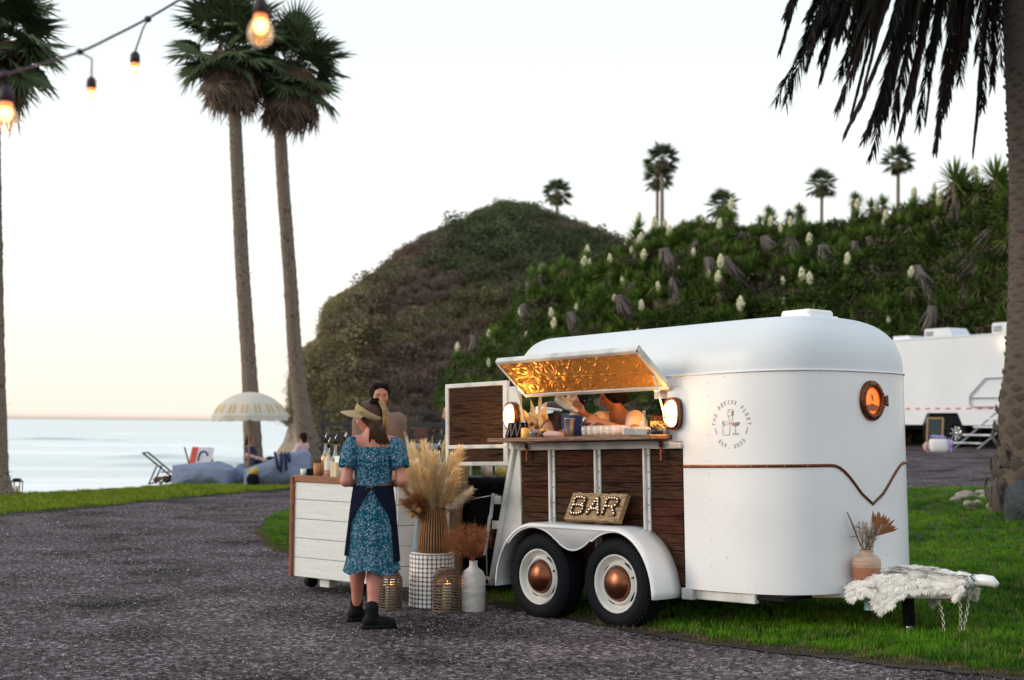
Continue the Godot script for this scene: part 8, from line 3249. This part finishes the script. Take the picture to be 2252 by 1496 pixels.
func bank() -> void:
	var ridge := [Vector3(-2.75, 1.976, -58), Vector3(-2.306, 3.36, -58), Vector3(-1.578, 4.104, -58), Vector3(-0.845, 4.572, -58), Vector3(-0.113, 5.133, -58), Vector3(0.433, 5.971, -58), Vector3(0.887, 6.902, -58), Vector3(1.715, 7.281, -58), Vector3(3.138, 7.342, -57), Vector3(4.588, 8.122, -57), Vector3(5.757, 8.468, -56), Vector3(7.409, 8.661, -55), Vector3(9.165, 8.554, -55), Vector3(10.723, 8.53, -54), Vector3(12.217, 8.553, -53), Vector3(13.649, 8.721, -52), Vector3(15.019, 8.975, -51), Vector3(16.006, 9.164, -50), Vector3(17.022, 9.403, -49), Vector3(18.448, 9.848, -48), Vector3(20.638, 10.762, -47), Vector3(24.626, 10.757, -46)]
	var bd := []
	for i in ridge.size():
		bd.append(lerpf(50.0, 46.5, clampf(i / 12.0, 0, 1)) - maxf(0.0, i - 16) * 0.6)
	var cells := ground_loft(ridge, bd, 20, 4, 0.9, 0.35, 26.0)
	var s := S()
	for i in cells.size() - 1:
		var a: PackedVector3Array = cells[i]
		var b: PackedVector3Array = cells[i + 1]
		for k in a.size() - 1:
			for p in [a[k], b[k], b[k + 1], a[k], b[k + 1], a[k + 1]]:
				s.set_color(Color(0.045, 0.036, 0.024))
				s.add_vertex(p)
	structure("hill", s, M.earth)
	R.seed = 300
	var pick := func(fmin: float, fmax: float) -> Vector3:
		var i := R.randi_range(0, cells.size() - 2)
		for t in 40:
			if R.randf() < cells[i][20].distance_to(cells[i + 1][20]) / 0.55:
				break
			i = R.randi_range(0, cells.size() - 2)
		var f := rr(fmin, fmax) * 20.0
		var k := mini(int(f), 20)
		var a: PackedVector3Array = cells[i]
		var b: PackedVector3Array = cells[i + 1]
		var u := R.randf()
		return a[k].lerp(b[k], u).lerp(a[k + 1].lerp(b[k + 1], u), f - k)
	var ros := [rosette(61, 84, 0.62, 0.05), rosette(62, 70, 0.58, 0.055), rosette(63, 96, 0.52, 0.045)]
	R.seed = 301
	# the mass of dark leaves between
	var xf := []
	var cols := []
	for i in 2600:
		var p: Vector3 = pick.call(0.02, 1.04)
		var sc := rr(0.55, 1.15)
		xf.append(Transform3D(Basis.from_euler(Vector3(rr(-0.6, 0.6), rr(0, TAU), rr(-0.6, 0.6))).scaled(Vector3.ONE * sc), p + Vector3(0, rr(0.0, 0.35), 0)))
		var g := rr(0.35, 1.1)
		cols.append(Color(g, g, g * 0.9))
	many(self, "undergrowth", ros[0], M.leaf, xf, cols)
	var bush := clump(360, 0.55, 0.06, 47)
	R.seed = 303
	xf = []
	cols = []
	for i in 900:
		var p: Vector3 = pick.call(0.0, 1.0)
		var sc := rr(0.6, 1.5)
		xf.append(Transform3D(Basis(Vector3.UP, rr(0, TAU)).scaled(Vector3(sc, sc * 0.8, sc)), p))
		cols.append((Color(0.055, 0.085, 0.025) if R.randf() < 0.7 else Color(0.12, 0.09, 0.07)) * rr(0.5, 1.5))
	many(self, "shrubbery", bush, M.leaf, xf, cols)
	# yuccas one can tell apart
	mat("skirt", 0.31, 0.245, 0.225, {"rough": 0.95, "vc": true, "tex": noise(0.04, [gr(0.4), gr(1.0)], 256), "ts": Vector3(6, 1.5, 6)})
	mat("petal", 0.80, 0.76, 0.52, {"rough": 0.7, "back": 0.5})
	var stem := []
	for v in 2:
		s = S()
		s.set_color(Color(0.7, 0.7, 0.7))
		tube(s, [Vector3(0, -0.6, 0), Vector3(0.03, 0.4, 0.02), Vector3(0, 1.0, 0)], [0.13, 0.12, 0.09], 9)
		for i in 120:
			var a := rr(0, TAU)
			var y := rr(-0.2, 1.0)
			var d := Vector3(cos(a), 0, sin(a))
			var g := rr(0.6, 1.5)
			s.set_color(Color(g, g * 0.95, g * 0.92))
			blade(s, Vector3(0, y, 0) + d * 0.1, (d * 0.32 + Vector3.DOWN).normalized(), Vector3(-sin(a), 0, cos(a)), rr(0.3, 0.5), 0.05, 0.0)
		stem.append(done(s))
	s = S()
	tube(s, [Vector3(0, 0, 0), Vector3(0, 0.75, 0)], [0.02, 0.008], 5)
	for i in 120:
		var f := R.randf()
		var a := rr(0, TAU)
		var r := 0.155 * sin(PI * clampf(f * 0.85 + 0.12, 0, 1)) * rr(0.5, 1.0)
		ball(s, Vector3(cos(a) * r, 0.26 + f * 0.55, sin(a) * r), Vector3(0.035, 0.042, 0.035) * rr(0.8, 1.2), 3)
	var flower := done(s)
	R.seed = 304
	xf = []
	for i in 80:
		var p: Vector3 = pick.call(0.05, 0.98)
		var sc := rr(0.7, 1.5)
		xf.append(Transform3D(Basis.from_euler(Vector3(rr(-0.5, 0.5), rr(0, TAU), rr(-0.5, 0.5))).scaled(Vector3(sc * 1.3, sc, sc * 1.3)), p + Vector3(0, -0.25, 0)))
	many(self, "undergrowth", stem[1], M.skirt, xf)
	R.seed = 302
	for i in 250:
		var kind := "leafy"
		var u := R.randf()
		var p: Vector3
		if i < 84:
			kind = "flower"
			p = pick.call(0.18, 1.02)
		elif i < 140:
			kind = "trunk"
			p = pick.call(0.55, 1.04)
		else:
			p = pick.call(0.05, 1.02)
		var label: String = {"flower": "cream flowering yucca", "trunk": "grey trunked yucca", "leafy": "green yucca rosette"}[kind]
		var sx := p.x / -p.z
		var zone := "behind the horse trailer's hatch"
		if sx < 0.03:
			zone = "at the bluff end, behind the boarded door"
		elif sx > 0.27:
			zone = "beside the date palm trunk"
		elif sx > 0.21:
			zone = "over the trailer's nose"
		elif sx > 0.13:
			zone = "over the round emblem"
		var lift := (p.y - 1.55) / -p.z
		var sc := rr(0.52, 1.0)
		label = "%s %s, %s, %s" % ["small" if sc < 0.66 else "large" if sc > 0.85 else "mid-sized", label, "on the skyline" if lift > lerpf(0.10, 0.165, clampf(sx / 0.3, 0, 1)) else "midway up" if lift > 0.075 else "low down", zone]
		var o := thing("yucca", label, "yucca", p, {"flower": "flowering yuccas on the bank", "trunk": "trunked yuccas on the bank", "leafy": "yucca rosettes on the bank"}[kind], rr(0, TAU))
		o.scale = Vector3.ONE * sc
		var h := 0.35
		if kind == "trunk" or (kind == "flower" and u < 0.5):
			h = rr(0.7, 1.1)
			inst(o, "trunk", stem[i % 2], M.skirt, Transform3D(Basis.from_euler(Vector3(rr(-0.15, 0.15), 0, rr(-0.15, 0.15))), Vector3(0, h - 1.0, 0)))
		inst(o, "leaves", ros[R.randi_range(0, 2)], M.leaf, Transform3D(Basis.from_euler(Vector3(rr(-0.25, 0.25), rr(0, TAU), rr(-0.25, 0.25))), Vector3(0, h, 0)))
		if kind == "flower":
			inst(o, "flower_spike", flower, M.petal, Transform3D(Basis.from_euler(Vector3(rr(-0.12, 0.12), 0, rr(-0.12, 0.12))).scaled(Vector3.ONE * rr(0.7, 1.0)), Vector3(0, h + 0.15, 0)))
	# tall ones standing clear of the ridge
	for q in [[Vector3(15.224, 9.986, -49), 1.75, "big yucca head on a thick shaggy trunk above the second trailer's roof"], [Vector3(16.467, 9.992, -48.5), 1.7, "bushy yucca head beside the date palm trunk at the top of the bank"], [Vector3(8.406, 9.806, -57), 1.0, "slim yucca pole under the half sunk fan palm"], [Vector3(10.228, 10.007, -57), 0.8, "slim yucca pole standing against the sky, first beside the dip in the ridge"], [Vector3(11.047, 9.868, -57), 0.75, "slim yucca pole standing against the sky in the dip of the ridge"], [Vector3(11.449, 10.11, -57), 0.8, "thin upright yucca pole, tallest in the dip of the ridge"], [Vector3(12.972, 10.115, -54), 0.8, "slim yucca between two fan palms on the ridge"], [Vector3(7.495, 9.578, -57), 0.8, "short grey yucca pole beside the half sunk fan palm"]]:
		var o := thing("yucca", q[2], "yucca", q[0])
		o.scale = Vector3.ONE * q[1]
		inst(o, "trunk", stem[0], M.skirt, Transform3D(Basis(), Vector3(0, -1.0, 0)))
		inst(o, "trunk", stem[1], M.skirt, Transform3D(Basis(), Vector3(0, -1.9, 0)))
		inst(o, "leaves", ros[2], M.leaf, Transform3D(Basis(), Vector3.ZERO))
		inst(o, "leaves", ros[1], M.leaf, Transform3D(Basis.from_euler(Vector3(0.3, 1, 0.2)), Vector3(0.1, -0.15, 0)))
